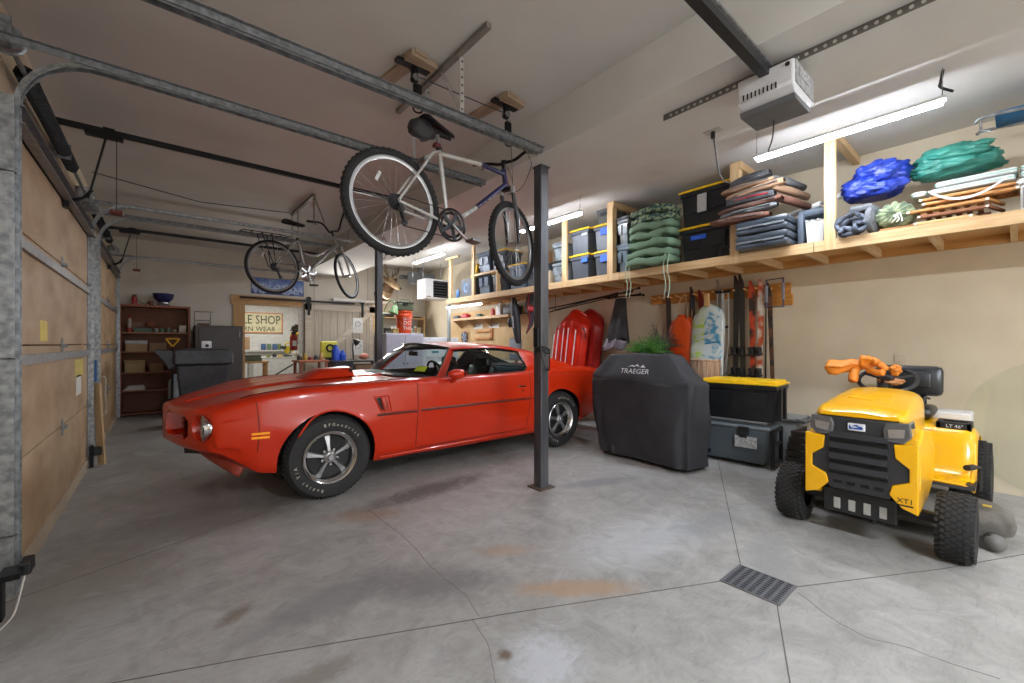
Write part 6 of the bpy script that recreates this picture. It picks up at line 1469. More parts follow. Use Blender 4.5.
MB().grid(lidf, 24, 24).build('lid', bnm, t, smooth=1); MB().b2((.13, 7.825, .93), (.86, 8.42, 1.10), ch=.03).build('rim_band', bnm, t, smooth=1)
MB().prism([(.13, 1.12), (.16, .92), (.08, .86), (.0, 1.02), (-.09, 1.13), (-.08, 1.16), (.1, 1.15)], 7.95, 8.3, 'y').build('handle', bnm, t, bev=.01)
for y in (7.9, 8.36): MB().cyl((.12, y-.03, .12), (.12, y+.03, .12), .12, 20).build('wheel', rub, t)
# gun safe
t = thing('gun_safe', 'dark grey steel safe standing between the bookcase and the workshop doorway', 'safe', (.85, 9.6, 0))
sf = mat('safe_grey', '#4a4644', .45, nz=4, col2='#43403e')
MB().b2((.45, 9.32, 0), (1.17, 10.0, 1.58), ch=.012).build('body', sf, t); MB().b2((.50, 9.305, .05), (1.12, 9.325, 1.53), ch=.006).build('door', sf, t)
lk = MB().b2((.54, 9.295, 1.13), (.69, 9.306, 1.30), ch=.003).build('lock_plate', mat('lock_plate', '#b9bbbd', .35, .5), t); MB().cyl((.62, 9.295, 1.215), (.62, 9.265, 1.215), .028, 16).build('dial', blk, lk)
MB().cyl((1.11, 9.30, 1.37), (1.11, 9.30, 1.47), .012, 10).build('hinge', steel, t)
t = thing('wire_rack', 'small chrome wire stand on top of the dark safe', 'rack', (.55, 9.7, 1.58))
for p, q in (((.46, 9.6, 1.585), (.46, 9.6, 1.84)), ((.70, 9.6, 1.585), (.70, 9.6, 1.84)), ((.46, 9.6, 1.84), (.74, 9.6, 1.84)), ((.46, 9.6, 1.68), (.7, 9.6, 1.68)), ((.46, 9.75, 1.585), (.46, 9.6, 1.84)), ((.7, 9.75, 1.585), (.7, 9.6, 1.84))): MB().tube([p, q], .008, 6).build('wire', steel, t)
MB().b2((.5, 9.62, 1.582), (.68, 9.7, 1.63), ch=.01).build('tray', mat('tray_brown', '#6e4f40', .6), t)
# poster of snowy mountains
t = thing('mountain_poster', 'blue mountain landscape poster high on the back wall behind the far bicycle', 'poster', (1.9, YB-.01, 2.30))
m = bpy.data.materials.new('mountain_print'); m.use_nodes = True; nt = m.node_tree; N = nt.nodes; L = nt.links; b_ = N['Principled BSDF']
tc = N.new('ShaderNodeTexCoord'); sp = N.new('ShaderNodeSeparateXYZ'); L.new(tc.outputs['Object'], sp.inputs[0]); nz = N.new('ShaderNodeTexNoise'); nz.inputs['Scale'].default_value = 9; nz.inputs['Detail'].default_value = 8; L.new(tc.outputs['Object'], nz.inputs[0])
ad = N.new('ShaderNodeMath'); ad.operation = 'ADD'; mu = N.new('ShaderNodeMath'); mu.operation = 'MULTIPLY'; mu.inputs[1].default_value = 1.1; L.new(sp.outputs['Z'], mu.inputs[0]); L.new(mu.outputs[0], ad.inputs[0]); L.new(nz.outputs[0], ad.inputs[1])
cr = N.new('ShaderNodeValToRGB'); L.new(ad.outputs[0], cr.inputs[0]); L.new(cr.outputs[0], b_.inputs['Base Color'])
while len(cr.color_ramp.elements) < 5: cr.color_ramp.elements.new(.5)
for e, (p, c) in zip(cr.color_ramp.elements, ((.40, '#24386f'), (.52, '#4a64a5'), (.62, '#b9c6dd'), (.72, '#6f8bc4'), (1.0, '#3c5fae'))): e.position = p; e.color = srgb(c)
MB().b2((1.42, YB-.012, 2.30), (2.40, YB-.002, 2.62)).build('print', m, t); MB().b2((1.41, YB-.008, 2.29), (2.41, YB-.001, 2.63)).build('border', mat('poster_edge', '#3a4a7a', .6), t)
# sliding barn door on its rail
t = thing('barn_door', 'pale whitewashed plank sliding door with a diagonal brace, hung on a black rail', 'door', (3.15, YB-.07, 0))
bdm = wood('barn_planks', '#c4bdb0', '#aaa294', 2, 'Z', .7)
dx0, dx1 = 2.42, 3.98
for k in range(9): MB().b2((dx0+.02+k*(dx1-dx0-.04)/9+.003, YB-.075, .04), (dx0+.02+(k+1)*(dx1-dx0-.04)/9-.003, YB-.05, 2.13)).build('plank', bdm, t)
fx_ = wood('barn_frame', '#cfc8bb', '#b5ad9f', 2, 'X', .7)
for p, q in (((dx0, 2.0), (dx1, 2.14)), ((dx0, .04), (dx1, .18)), ((dx0, .04), (dx0+.13, 2.14)), ((dx1-.13, .04), (dx1, 2.14))): MB().b2((p[0], YB-.10, p[1]), (q[0], YB-.076, q[1])).build('frame_board', fx_, t)
MB().bar((dx0+.13, YB-.088, .75), (dx1-.13, YB-.088, 1.99), .12, .022, (0, 1, 0)).build('brace', fx_, t)
for x in (dx0+.07, dx1-.3):
    MB().b2((x-.025, YB-.112, 1.88), (x+.025, YB-.10, 2.22)).build('strap_hanger', blkm, t); MB().cyl((x, YB-.12, 2.24), (x, YB-.09, 2.24), .05, 20).build('roller', blkm, t)
t = thing('barn_door_rail', 'black steel rail over the workshop doorway', 'rail', (2.6, YB-.09, 2.19)); MB().b2((1.2, YB-.108, 2.17), (3.5, YB-.098, 2.21)).build('rail', blkm, t)
for x in (1.3, 1.9, 2.5, 3.1): MB().cyl((x, YB-.098, 2.19), (x, YB-.002, 2.19), .012, 8).build('spacer', blkm, t)
t = thing('wall_lamp', 'long white strip fixture on the back wall above the sliding door', 'light', (3.5, YB-.04, 2.25)); MB().b2((3.0, YB-.13, 2.245), (4.35, YB-.002, 2.30), ch=.01).build('housing', wht, t); MB().b2((3.0, YB-.14, 2.235), (4.35, YB-.13, 2.25)).build('lip', wht, t)
for k, (z0, z1) in enumerate(((1.50, 1.86), (.98, 1.34))):
    t = thing('notice_sheet', ('upper' if k == 0 else 'lower')+' white notice sheet pinned on the sliding plank door', 'notice', (3.57, YB-.105, z0)); MB().b2((3.45, YB-.104, z0), (3.69, YB-.1005, z1)).build('sheet', mat('sheet_white', '#dde0e0', .7), t)
    MB().tube([(3.57+.06*math.cos(a), YB-.1055, (z0+z1)/2+.04+.06*math.sin(a)) for a in [2*PI*i/16 for i in range(16)]], .006, 4, closed=True).build('printed_ring', mat('print_grey', '#8b9499', .8), t)
# contents of the store room
t = thing('shop_sign', 'cream shop sign with dark lettering and orange border on the store room wall', 'sign', (1.7, 12.58, 1.5))
x0, x1, z0, z1 = .70, 2.48, 1.53, 2.06
MB().b2((x0, 12.57, z0), (x1, 12.598, z1)).build('board', mat('sign_cream', '#e9e0b8', .6), t)
bo = mat('sign_orange', '#d97a2b', .5)
for p, q in (((x0, z0), (x1, z0+.022)), ((x0, z1-.022), (x1, z1)), ((x0, z0), (x0+.022, z1)), ((x1-.022, z0), (x1, z1))): MB().b2((p[0], 12.565, p[1]), (q[0], 12.572, q[1])).build('border', bo, t)
txt('SADDLE SHOP', .32, frame((2.43, 12.566, 1.865), (1, 0, 0), (0, 0, 1)), mat('sign_ink', '#4b4d38', .6), 'lettering', t, sx=.72, align='RIGHT')
txt('WESTERN WEAR', .17, frame((2.31, 12.566, 1.63), (1, 0, 0), (0, 0, 1)), mat('sign_ink', '#4b4d38', .6), 'lettering', t, sx=.95, align='RIGHT')
def bench(x0, x1, y0, y1, z, m_, label, leg, name='workbench', sh=None):
    t = thing(name, label, 'workbench', ((x0+x1)/2, (y0+y1)/2, 0)); MB().b2((x0, y0, z-.04), (x1, y1, z), ch=.004).build('top', m_, t)
    for x in (x0+.03, x1-.07):
        for y in (y0+.03, y1-.07): MB().b2((x, y, 0), (x+.05, y+.05, z-.04)).build('leg', leg, t)
    if sh: MB().b2((x0+.03, y0+.03, sh), (x1-.03, y1-.03, sh+.03)).build('lower_shelf', m_, t)
    return t
wl = mat('bench_white', '#d9d7d0', .6); wd = wood('bench_wood', '#c79a62', '#ab7d48', 3, 'X')
bench(1.55, 3.0, 11.3, 11.9, .93, wl, 'white workbench inside the store room beyond the doorway', wht, sh=.35)
bench(1.25, 1.85, 10.75, 11.15, .86, wd, 'small wooden bench inside the doorway at the left', wd, sh=.3)
q = random.Random(4)
G2 = 'small things on the white store room bench'
for k, (x, h, w_, c) in enumerate(((1.95, .06, .05, '#6d7a3b'), (2.08, .08, .05, '#3a3c3a'), (2.2, .05, .06, '#c7a13c'), (2.32, .07, .05, '#4a4b45'), (2.52, .12, .06, '#b7b0a2'), (2.62, .07, .05, '#7d8b3c'), (2.76, .09, .05, '#504a44'))):
    o = solo(MB().lathe([(0, 0), (w_*.8, 0), (w_, h*.3), (w_*.8, h*.8), (w_*.3, h), (0, h)], (x, 11.42, .931), (0, 0, 1), 14), 'small_pot', mat('pot'+c, c, .5), 'small jar on the white store room bench, %s from the left' % ('first', 'second', 'third', 'fourth', 'fifth', 'sixth', 'last')[k], 'jar', smooth=1)
t = thing('miter_saw', 'yellow and grey bench saw standing on the white store room bench', 'power tool', (2.42, 11.6, .93))
MB().b2((2.32, 11.5, .931), (2.56, 11.75, .97), ch=.01).build('base', mat('saw_dark', '#3c3f42', .5), t); MB().lathe([(0, -.02), (.10, -.02), (.10, .02), (0, .02)], (2.42, 11.6, 1.10), (0, 1, 0), 24).build('blade_guard', mat('saw_yellow', '#e0c531', .4), t)
MB().bar((2.44, 11.6, 1.0), (2.56, 11.62, 1.42), .05, .05, ch=.01).build('arm', mat('saw_grey', '#8c8f93', .4, .4), t); MB().cyl((2.50, 11.55, 1.44), (2.66, 11.65, 1.50), .075, 16).build('motor', mat('saw_orange', '#e6b62e', .4), t, smooth=1)
MB().tube(crom([(2.38, 11.58, 1.16), (2.34, 11.56, 1.24), (2.42, 11.56, 1.28), (2.46, 11.58, 1.2)], 4), .016, 7).build('handle', mat('saw_yellow', '#e0c531', .4), t)
MB().cyl((2.24, 11.55, 1.17), (2.34, 11.58, 1.15), .04, 12).build('knob', mat('saw_dark', '#3c3f42', .5), t)
t = thing('green_tray_stack', 'stack of green and brown folded tarps on the small wooden bench', 'tarp', (1.5, 10.95, .86))
for k in range(4): MB().box((1.50+.015*(k % 2), 10.93, .8825+.035*k), (.46-.03*k, .3, .034), rz=R(3*k-4), ch=.012).build('fold', mat(('tarp_olive', 'tarp_brown')[k % 2], ('#5a6b56', '#6a665a')[k % 2], .8, nz=9, bump=(20, .3)), t)
solo(MB().box((1.42, 11.6, 1.26), (.35, .05, .30), rz=R(-8), ch=.004), 'plywood_offcut', mat('panel_tan', '#c2a07c', .7), 'tan board standing behind the folded green tarps in the store room', 'board')
tag(MB().b2((1.42, 12.50, 1.05), (2.6, 12.598, 1.09)).build('store_shelf', wl), 'narrow shelf under the shop sign in the store room', 'shelf')
for k, (x, c, w_) in enumerate(((1.98, '#4d6f9e', .10), (2.12, '#6f8f6a', .08), (2.24, '#53709a', .10), (2.36, '#7e8c5c', .07))):
    solo(MB().b2((x, 12.50, 1.091), (x+w_, 12.58, 1.25), ch=.01), 'blue_can', mat('can'+c, c, .5), ('leftmost', 'second', 'third', 'rightmost')[k]+' of the cans on the store room shelf under the sign', 'can')
t = thing('fire_extinguisher', 'red fire extinguisher on the right jamb inside the store room doorway', 'fire extinguisher', (2.30, 10.35, 1.1)); MB().lathe([(0, 0), (.075, 0), (.08, .02), (.08, .30), (.04, .36), (0, .36)], (2.28, 10.42, 1.10), (0, 0, 1), 20).build('cylinder', mat('ext_red', '#9e2b22', .35), t, smooth=1); MB().b2((2.23, 10.38, 1.46), (2.33, 10.44, 1.52), ch=.008).build('valve', blk, t); MB().b2((2.24, 10.338, 1.2), (2.32, 10.342, 1.32)).build('label', wht, t)
MB().tube(crom([(2.30, 10.4, 1.49), (2.37, 10.4, 1.42), (2.37, 10.4, 1.25)], 4), .01, 6).build('hose', blk, t)
t = thing('camo_hat', 'dark patterned cap hanging above the red fire extinguisher', 'hat', (2.24, 10.4, 1.62)); MB().ell((2.33, 10.42, 1.60), (.10, .08, .09), 16, 10, wob=.3).build('crown', mat('hat_camo', '#5b5543', .8, nz=14, col2='#37332a', ramp=(.45, .55)), t, smooth='all'); MB().ell((2.27, 10.36, 1.55), (.09, .08, .015), 16, 6).build('brim', mat('hat_camo', '#5b5543', .8), t, smooth='all')
solo(MB().ell((1.98, 11.05, .16), (.32, .22, .16), 20, 12, wob=.4, seed=2), 'white_sack', mat('sack_white', '#d0ced0', .8, nz=5, col2='#a7abb8'), 'white and blue sack under the store room bench', 'sack', smooth='all')
MBp = MB().tube([(1.62, 11.15, .25), (2.6, 11.22, .85)], .016, 6); solo(MBp, 'loose_pipe', blkm, 'dark pipe leaning diagonally in front of the white store room bench', 'pipe')
# bench in front of the sliding door with tools
rb = bench(2.05, 2.62, 8.95, 9.55, .92, mat('bench_red', '#b06a4c', .6, nz=5, col2='#9c5a3e'), 'reddish wooden bench in front of the sliding plank door', wood('bench_redleg', '#a8694b', '#8f5539', 3, 'Z'), sh=.5)
bb_ = bench(2.66, 3.75, 8.9, 9.5, .90, mat('bench_dark', '#2f3034', .5), 'dark bench carrying the blue jug and desk lamp', blkm, sh=.45)
MB().b2((2.72, 8.92, .5), (3.1, 9.4, .85)).build('drawer_box', mat('bench_dark', '#2f3034', .5), bb_); MB().b2((3.15, 8.95, .3), (3.6, 9.4, .8)).build('drawer_box', mat('drawer_brown', '#8a6a52', .6), bb_)
t = thing('blue_jug', 'bright blue plastic jug pair standing on the dark bench', 'jug', (2.85, 9.1, .90))
MB().lathe([(0, .001), (.075, .001), (.08, .2), (.05, .27), (.035, .29), (.035, .33), (0, .33)], (2.78, 9.08, .90), (0, 0, 1), 20).build('tall_jug', mat('jug_blue', '#2a55c8', .35), t, smooth=1); MB().lathe([(0, .001), (.07, .001), (.075, .12), (.04, .17), (.03, .21), (0, .21)], (2.92, 9.08, .90), (0, 0, 1), 20).build('short_jug', mat('jug_blue', '#2a55c8', .35), t, smooth=1)
t = thing('yellow_tool_case', 'yellow and black tool standing behind the blue jugs', 'tool', (2.75, 9.3, .9)); MB().b2((2.56, 9.32, .95), (2.90, 9.42, 1.30), ch=.03).build('case', mat('case_yellow', '#e3dd4a', .5, nz=6, col2='#c9c43c'), t); MB().b2((2.68, 9.30, .901), (2.88, 9.45, .95)).build('foot', blk, t)
MB().tube([(2.74+.07*math.cos(a), 9.30, 1.16+.07*math.sin(a)) for a in [2*PI*k/16 for k in range(16)]], .02, 6, closed=True).build('hose_ring', blk, t)
t = thing('desk_lamp', 'small black desk lamp on the dark bench, right of the blue jugs', 'lamp', (3.22, 9.1, .90)); MB().lathe([(0, .001), (.08, .001), (.08, .015), (0, .02)], (3.16, 9.1, .90), (0, 0, 1), 18).build('base', blk, t); MB().tube([(3.16, 9.1, .92), (3.14, 9.1, 1.20), (3.18, 9.1, 1.32)], .012, 6).build('stem', blk, t); MB().lathe([(.02, 0), (.04, .03), (.08, .12), (.075, .12), (.0, .03)], (3.16, 9.1, 1.34), (.7, 0, -.6), 18).build('shade', blk, t, smooth=1)
solo(MB().ell((3.42, 9.2, .97), (.10, .08, .068), 16, 10, wob=.2), 'pink_bundle', mat('bundle_pink', '#c9806c', .7), 'pinkish bundle on the right end of the dark bench', 'bundle', smooth='all')
for k, (x, c, w_, h) in enumerate(((2.12, '#5b4a42', .05, .10), (2.22, '#b89a3c', .04, .13), (2.32, '#8b3f38', .05, .07), (2.43, '#4f5a5c', .05, .09), (2.53, '#c9a06a', .04, .14))):
    solo(MB().lathe([(0, 0), (w_, 0), (w_, h*.7), (w_*.5, h), (0, h)], (x, 9.2, .921), (0, 0, 1), 14), 'paint_can', mat('pc'+c, c, .5), 'small can on the reddish bench, %s from the left' % ('first', 'second', 'third', 'fourth', 'fifth')[k], 'can', smooth=1)
# white cabinets behind the coupe
cw = mat('cabinet_lilac', '#c3c4d2', .5, nz=3, col2='#bcbdcb')
def cab(x0, x1, y0, y1, z, label, m_=cw, knobs=True):
    t = thing('white_cabinet', label, 'cabinet', ((x0+x1)/2, (y0+y1)/2, 0)); MB().b2((x0, y0, 0), (x1, y1, z), ch=.01).build('body', m_, t)
    MB().b2((x0+.01, y0-.012, .06), ((x0+x1)/2-.004, y0, z-.03), ch=.004).build('door', m_, t); MB().b2(((x0+x1)/2+.004, y0-.012, .06), (x1-.01, y0, z-.03), ch=.004).build('door', m_, t)
    for x in ((x0+x1)/2-.04, (x0+x1)/2+.04): MB().cyl((x, y0-.012, z*.6), (x, y0-.035, z*.6), .012, 10).build('knob', blk, t)
    return t
cab(3.22, 4.0, 7.55, 8.15, 1.45, 'pale lilac cabinet behind the coupe, carrying the orange bucket')
cab(4.02, 4.95, 7.75, 8.35, 1.38, 'pale lilac cabinet behind the coupe windscreen, right of the one with the bucket', mat('cabinet_white', '#d7dbe0', .5))
t = thing('framed_notice', 'white printed sheet on the front of the right lilac cabinet', 'notice', (4.4, 7.73, 1.0)); MB().b2((4.15, 7.725, .98), (4.55, 7.736, 1.32)).build('sheet', mat('sheet_white', '#dde0e0', .7), t); MB().b2((4.28, 7.722, 1.06), (4.44, 7.726, 1.10)).build('printed_bar', mat('print_teal', '#3c8f9e', .7), t)
for x in (4.24, 4.47): MB().cyl((x, 7.726, 1.22), (x, 7.715, 1.22), .022, 10).build('magnet', blk, t)
t = thing('orange_bucket', 'orange plastic bucket with white lettering on the left lilac cabinet', 'bucket', (3.62, 7.75, 1.45)); bo_ = mat('bucket_orange', '#e4501f', .4)
MB().lathe([(0, .001), (.135, .001), (.15, .30), (.165, .31), (.165, .37), (.155, .38), (.15, .40), (.158, .42), (.15, .425), (.14, .36), (.12, .05), (0, .03)], (3.70, 7.80, 1.45), (0, 0, 1), 36).build('pail', bo_, t, smooth=1)
MB().lathe([(0, .0), (.164, .0), (.164, .018), (.15, .025), (0, .025)], (3.70, 7.80, 1.872), (0, 0, 1), 30).build('lid', bo_, t, smooth=1)
MB().tube(crom([(3.54, 7.80, 1.80), (3.58, 7.64, 1.62), (3.70, 7.61, 1.58), (3.82, 7.64, 1.62), (3.86, 7.80, 1.80)], 4), .004, 5).build('bail', steel, t)
for k, (s_, z_, sz) in enumerate((("LET'S", 1.74, .075), ('DO', 1.655, .11), ('THIS', 1.55, .09))): txt(s_, sz, frame((3.70, 7.643, z_), (1, -.05, 0), (0, 0, 1)), mat('bucket_ink', '#f3e6df', .6), 'lettering', t)
t = thing('ammo_box', 'dark green ammunition box on top of the orange bucket', 'box', (3.62, 7.75, 1.90)); go = mat('ammo_green', '#49553c', .5)
MB().b2((3.52, 7.70, 1.90), (3.86, 7.90, 2.05), ch=.02).build('body', go, t); MB().b2((3.51, 7.69, 2.05), (3.87, 7.91, 2.08), ch=.01).build('lid', go, t); MB().tube([(3.60, 7.74, 2.08), (3.62, 7.74, 2.12), (3.78, 7.74, 2.12), (3.80, 7.74, 2.08)], .01, 6).build('handle', go, t); MB().b2((3.63, 7.685, 2.0), (3.73, 7.70, 2.06)).build('clasp', blkm, t)
t = thing('green_work_lamp', 'pale green cone lamp leaning beside the orange bucket', 'lamp', (3.36, 7.8, 1.45)); MB().lathe([(.03, 0), (.05, .02), (.10, .17), (.095, .17), (.04, .02)], (3.50, 7.74, 2.0), (-.35, 0, -1), 22).build('shade', mat('lamp_green', '#8fb07c', .4), t, smooth=1); MB().tube(crom([(3.50, 7.76, 2.02), (3.44, 7.8, 2.10), (3.34, 7.9, 1.9), (3.32, 7.95, 1.46)], 5), .012, 6).build('arm', mat('lamp_green', '#8fb07c', .4), t); MB().b2((3.27, 7.9, 1.451), (3.37, 8.0, 1.47)).build('base', blk, t)
for k, (x, w_, h, c, nm, lab) in enumerate(((3.30, .10, .10, '#55543f', 'olive_pouch', 'small olive pouch at the left end of the lilac cabinet'), (3.45, .12, .09, '#b29a5a', 'tan_ammo_box', 'small tan box left of the orange bucket'), (3.93, .10, .12, '#a8946a', 'tan_jar', 'tan container right of the orange bucket'))):
    t = thing(nm, lab, 'box', (x, 7.7, 1.45)); MB().b2((x-w_/2, 7.62, 1.451), (x+w_/2, 7.74, 1.45+h*.8), ch=.01).build('body', mat('bx'+c, c, .6), t); MB().b2((x-w_/2, 7.61, 1.45+h*.8+.001), (x+w_/2, 7.745, 1.45+h), ch=.006).build('lid', mat('bx'+c, c, .6), t)
# open shelving behind, with books
t2 = thing('open_shelf_unit', 'pale open shelf unit against the back wall under the heater', 'shelf', (4.5, 9.9, 0))
for z in (1.20, 1.45, 1.90): MB().b2((3.95, 9.72, z-.03), (5.2, YB-.01, z)).build('shelf_board', pinex, t2)
for x in (3.95, 5.17): MB().b2((x, 9.74, 0), (x+.03, YB-.01, 1.95)).build('upright', pinez, t2)
t = thing('framed_picture', 'small framed black and white picture on the far shelf unit', 'picture', (4.44, 9.75, 1.45))
MB().b2((4.28, 9.74, 1.451), (4.60, 9.77, 1.68)).build('frame', wht, t); MB().b2((4.33, 9.735, 1.49), (4.55, 9.741, 1.64)).build('photo', mat('photo_grey', '#55595c', .5, nz=12, col2='#c9cbcc', ramp=(.45, .55)), t)
q = random.Random(11)
cols = ['#d8d6cf', '#5fa39b', '#3f7f86', '#cfc7b2', '#7d8f8c', '#e5e2da', '#4d8a80', '#8fb5ac', '#c9d2ce', '#35666a', '#dcd8cc', '#6ea59c']
x = 4.66
for k in range(12):
    w_ = q.uniform(.024, .04); h = q.uniform(.17, .25); c = cols[k]
    solo(MB().b2((x, 9.75, 1.4505), (x+w_, 9.93, 1.4505+h), ch=.002), 'book', mat('bk'+c, c, .6), 'upright book on the far open shelf unit, %s from the left' % ('first', 'second', 'third', 'fourth', 'fifth', 'sixth', 'seventh', 'eighth', 'ninth', 'tenth', 'eleventh', 'twelfth')[k], 'book', group='books on the far shelf unit'); x += w_+.002
t = thing('yellow_spray_can', 'yellow container on the top board of the far shelf unit', 'can', (4.52, 9.85, 1.9)); MB().lathe([(0, .001), (.07, .001), (.07, .16), (.03, .2), (.03, .24), (0, .24)], (4.52, 9.85, 1.90), (0, 0, 1), 16).build('body', mat('can_yellow', '#d9a62a', .4), t, smooth=1); MB().cyl((4.52, 9.85, 2.14), (4.52, 9.85, 2.17), .03, 12).build('cap', blk, t)
t = thing('black_rolls', 'low dark roll lying on the top board of the far shelf unit', 'roll', (4.2, 9.85, 1.9)); MB().cyl((4.0, 9.85, 1.955), (4.38, 9.85, 1.955), .052, 14).build('roll', blk, t, smooth=1)
t = thing('black_tray', 'low dark tray at the right end of the far shelf unit top board', 'tray', (4.95, 9.85, 1.9)); MB().b2((4.75, 9.78, 1.901), (5.12, 9.95, 1.94), ch=.01).build('tray', blk, t)
# unit heater under the ceiling
t = thing('unit_heater', 'white gas unit heater with black louvres hanging in the far corner', 'heater', (4.8, 8.7, 2.3))
MB().b2((4.52, 8.45, 2.27), (5.12, 8.85, 2.72), ch=.012).build('cabinet', wht, t); MB().b2((4.72, 8.44, 2.31), (5.09, 8.455, 2.68)).build('outlet', mat('slot_black', '#08080a', .9), t)
for k in range(6): MB().box((4.905, 8.43, 2.34+.062*k), (.36, .05, .012), M=Matrix.Rotation(R(28), 3, 'X')).build('louvre', mat('louvre_grey', '#4e5258', .4, .4), t)
MB().b2((4.55, 8.445, 2.30), (4.66, 8.451, 2.325)).build('name_plate', mat('plate_tan', '#a08a70', .5), t)
MB().cyl((4.6, 8.7, 2.74), (4.6, 8.7, ZC-.002), .01, 8).build('hanger_rod', steel, t); MB().cyl((5.05, 8.7, 2.74), (5.05, 8.7, ZC-.002), .01, 8).build('hanger_rod', steel, t)
t = thing('flue_pipe', 'grey metal flue pipes and ductwork behind the white heater', 'pipe', (4.9, 9.6, 2.6)); MB().cyl((4.95, 9.5, 2.5), (4.95, 9.5, ZC-.01), .07, 18).build('flue', steel2, t, smooth=1); MB().cyl((4.5, 9.7, 2.9), (5.38, 9.7, 2.9), .05, 14).build('duct', steel2, t, smooth=1); MB().b2((4.6, 9.4, 2.72), (5.3, 9.5, 3.0)).build('plenum', mat('plenum_grey', '#6d7378', .5), t)
# mounted deer head, turned a little to the right
t = thing('deer_mount', 'mounted deer head with antlers on the back wall right of the far steel post', 'trophy', (4.25, YB-.02, 2.35))
fur = mat('deer_fur', '#7d6248', .9, nz=14, col2='#614a34', bump=(90, .5)); fur2 = mat('deer_pale', '#b8a07f', .9, nz=10, col2='#9d8564', bump=(90, .4))
nk = crom([Vector((4.20, YB-.0, 2.46)), Vector((4.21, YB-.14, 2.52)), Vector((4.25, YB-.26, 2.62)), Vector((4.28, YB-.32, 2.70))], 6)
MB().tube(nk, [.20-.0045*k for k in range(len(nk))], 22).build('neck', fur, t, smooth='all')
MB().ell((4.22, YB-.24, 2.50), (.13, .10, .16), 18, 12, wob=.15).build('throat', fur2, t, smooth='all')
dh = Vector((.42, -.72, -.50)).normalized(); lat = Vector((.80, .42, 0)).normalized(); o_ = Vector((4.27, YB-.34, 2.75))
pts = [o_+dh*q for q in (-.08, -.02, .05, .12, .19, .26, .31, .345)]
MB().tube(crom(pts, 3), [(.10, .107, .112, .115, .115, .112, .108, .102, .095, .088, .082, .076, .071, .067, .064, .061, .058, .055, .05, .043, .034, .014)[k] for k in range(22)], 20).build('head', fur2, t, smooth='all')
MB().ell(pts[-1], (.03, .024, .024), 12, 8).build('nose', blk, t, smooth='all')
for s_ in (-1, 1):
    MB().ell(o_+lat*.15*s_+Vector((0, 0, .06)), (.09, .03, .045), 14, 10, M=Matrix.Rotation(R(-30*s_), 3, 'Y')).build('ear', fur, t, smooth='all')
    MB().ell(o_+dh*.10+lat*.092*s_+Vector((0, 0, .045)), (.017, .017, .017), 10, 8).build('eye', blk, t, smooth='all')
    b_ = o_+lat*.045*s_+Vector((0, 0, .09)); an = MB()
    main = crom([b_, b_+lat*.07*s_+Vector((0, 0, .08)), b_+lat*.17*s_+Vector((0, -.03, .13)), b_+lat*.235*s_+Vector((0, -.08, .22)), b_+lat*.20*s_+Vector((0, -.12, .36))], 5)
    an.tube(main, [.022-.0007*k for k in range(len(main))], 8)
    for k, l_ in ((4, .12), (8, .20), (12, .19), (16, .10)): c_ = main[k]; an.tube(crom([c_, c_+Vector((0, -.02, l_*.5))-lat*.01*s_, c_+Vector((0, -.03, l_))-lat*.03*s_], 3), [.015, .014, .012, .011, .009, .006, .003], 6)
    an.build('antler', mat('antler_bone', '#7a6550', .5), t, smooth='all')
# carabiner cord from ceiling and a pale stick leaning on the near track
t = thing('light_pull_string', 'thin pale string hanging from the ceiling left of the heater', 'cord', (3.9, 7.9, 1.9)); MB().tube([(3.93, 7.88, ZC-.002), (3.93, 7.88, 1.95)], .0022, 5).build('cord', mat('string_grey', '#8f8d88', .8), t)
t = thing('leaning_board', 'pale wooden board leaning against the garage door track', 'board', (-.49, 6.0, 0))
MB().bar((-.47, 5.98, .012), (-.515, 6.05, .84), .075, .02, (1, 1, 0)).build('board', wood('lean_pine', '#c7aa84', '#b3946c', 3, 'Z'), t)
solo(MB().b2((-.53, 6.0, .86), (-.512, 6.06, 1.08)), 'blue_level', mat('level_blue', '#1f5d94', .5), 'small blue holder fixed to the garage door track', 'holder')
t = thing('sensor_cord', 'loose white cord hanging in a loop beside the blue holder', 'cord', (-.5, 6.9, .6)); MB().tube(crom([(-.53, 6.85, .86), (-.53, 7.08, .84), (-.53, 7.14, .76), (-.53, 7.10, .64), (-.53, 7.18, .52), (-.53, 7.22, .42), (-.53, 7.1, .38), (-.53, 6.95, .40)], 5), .008, 6).build('cord', mat('cord_white', '#c9c4b8', .6), t)
t = thing('door_sensor', 'black safety sensor bracket at the foot of the nearest garage door track', 'sensor', (-.55, 2.93, .0)); MB().b2((-.56, 2.86, .19), (-.49, 2.98, .215)).build('bracket', blkm, t); MB().b2((-.51, 2.94, .17), (-.47, 3.04, .23), ch=.006).build('eye', blk, t); MB().tube(crom([(-.49, 2.96, .18), (-.50, 2.93, .10), (-.52, 2.92, .01), (-.54, 2.8, .008)], 4), .004, 5).build('wire', mat('cord_white', '#c9c4b8', .6), t)
MB().b2((-.565, 2.9, .0), (-.55, 2.96, .19)).build('stand', blkm, t)
for y, l in ((6.1, 'black door sensor at the foot of the track beside the leaning board'),): 
    t = thing('door_sensor', l, 'sensor', (-.5, 6.0, .14)); MB().b2((-.53, 5.93, .12), (-.47, 5.99, .20), ch=.006).build('eye', blk, t); MB().b2((-.56, 5.94, .0), (-.53, 5.98, .22)).build('bracket', blkm, t)
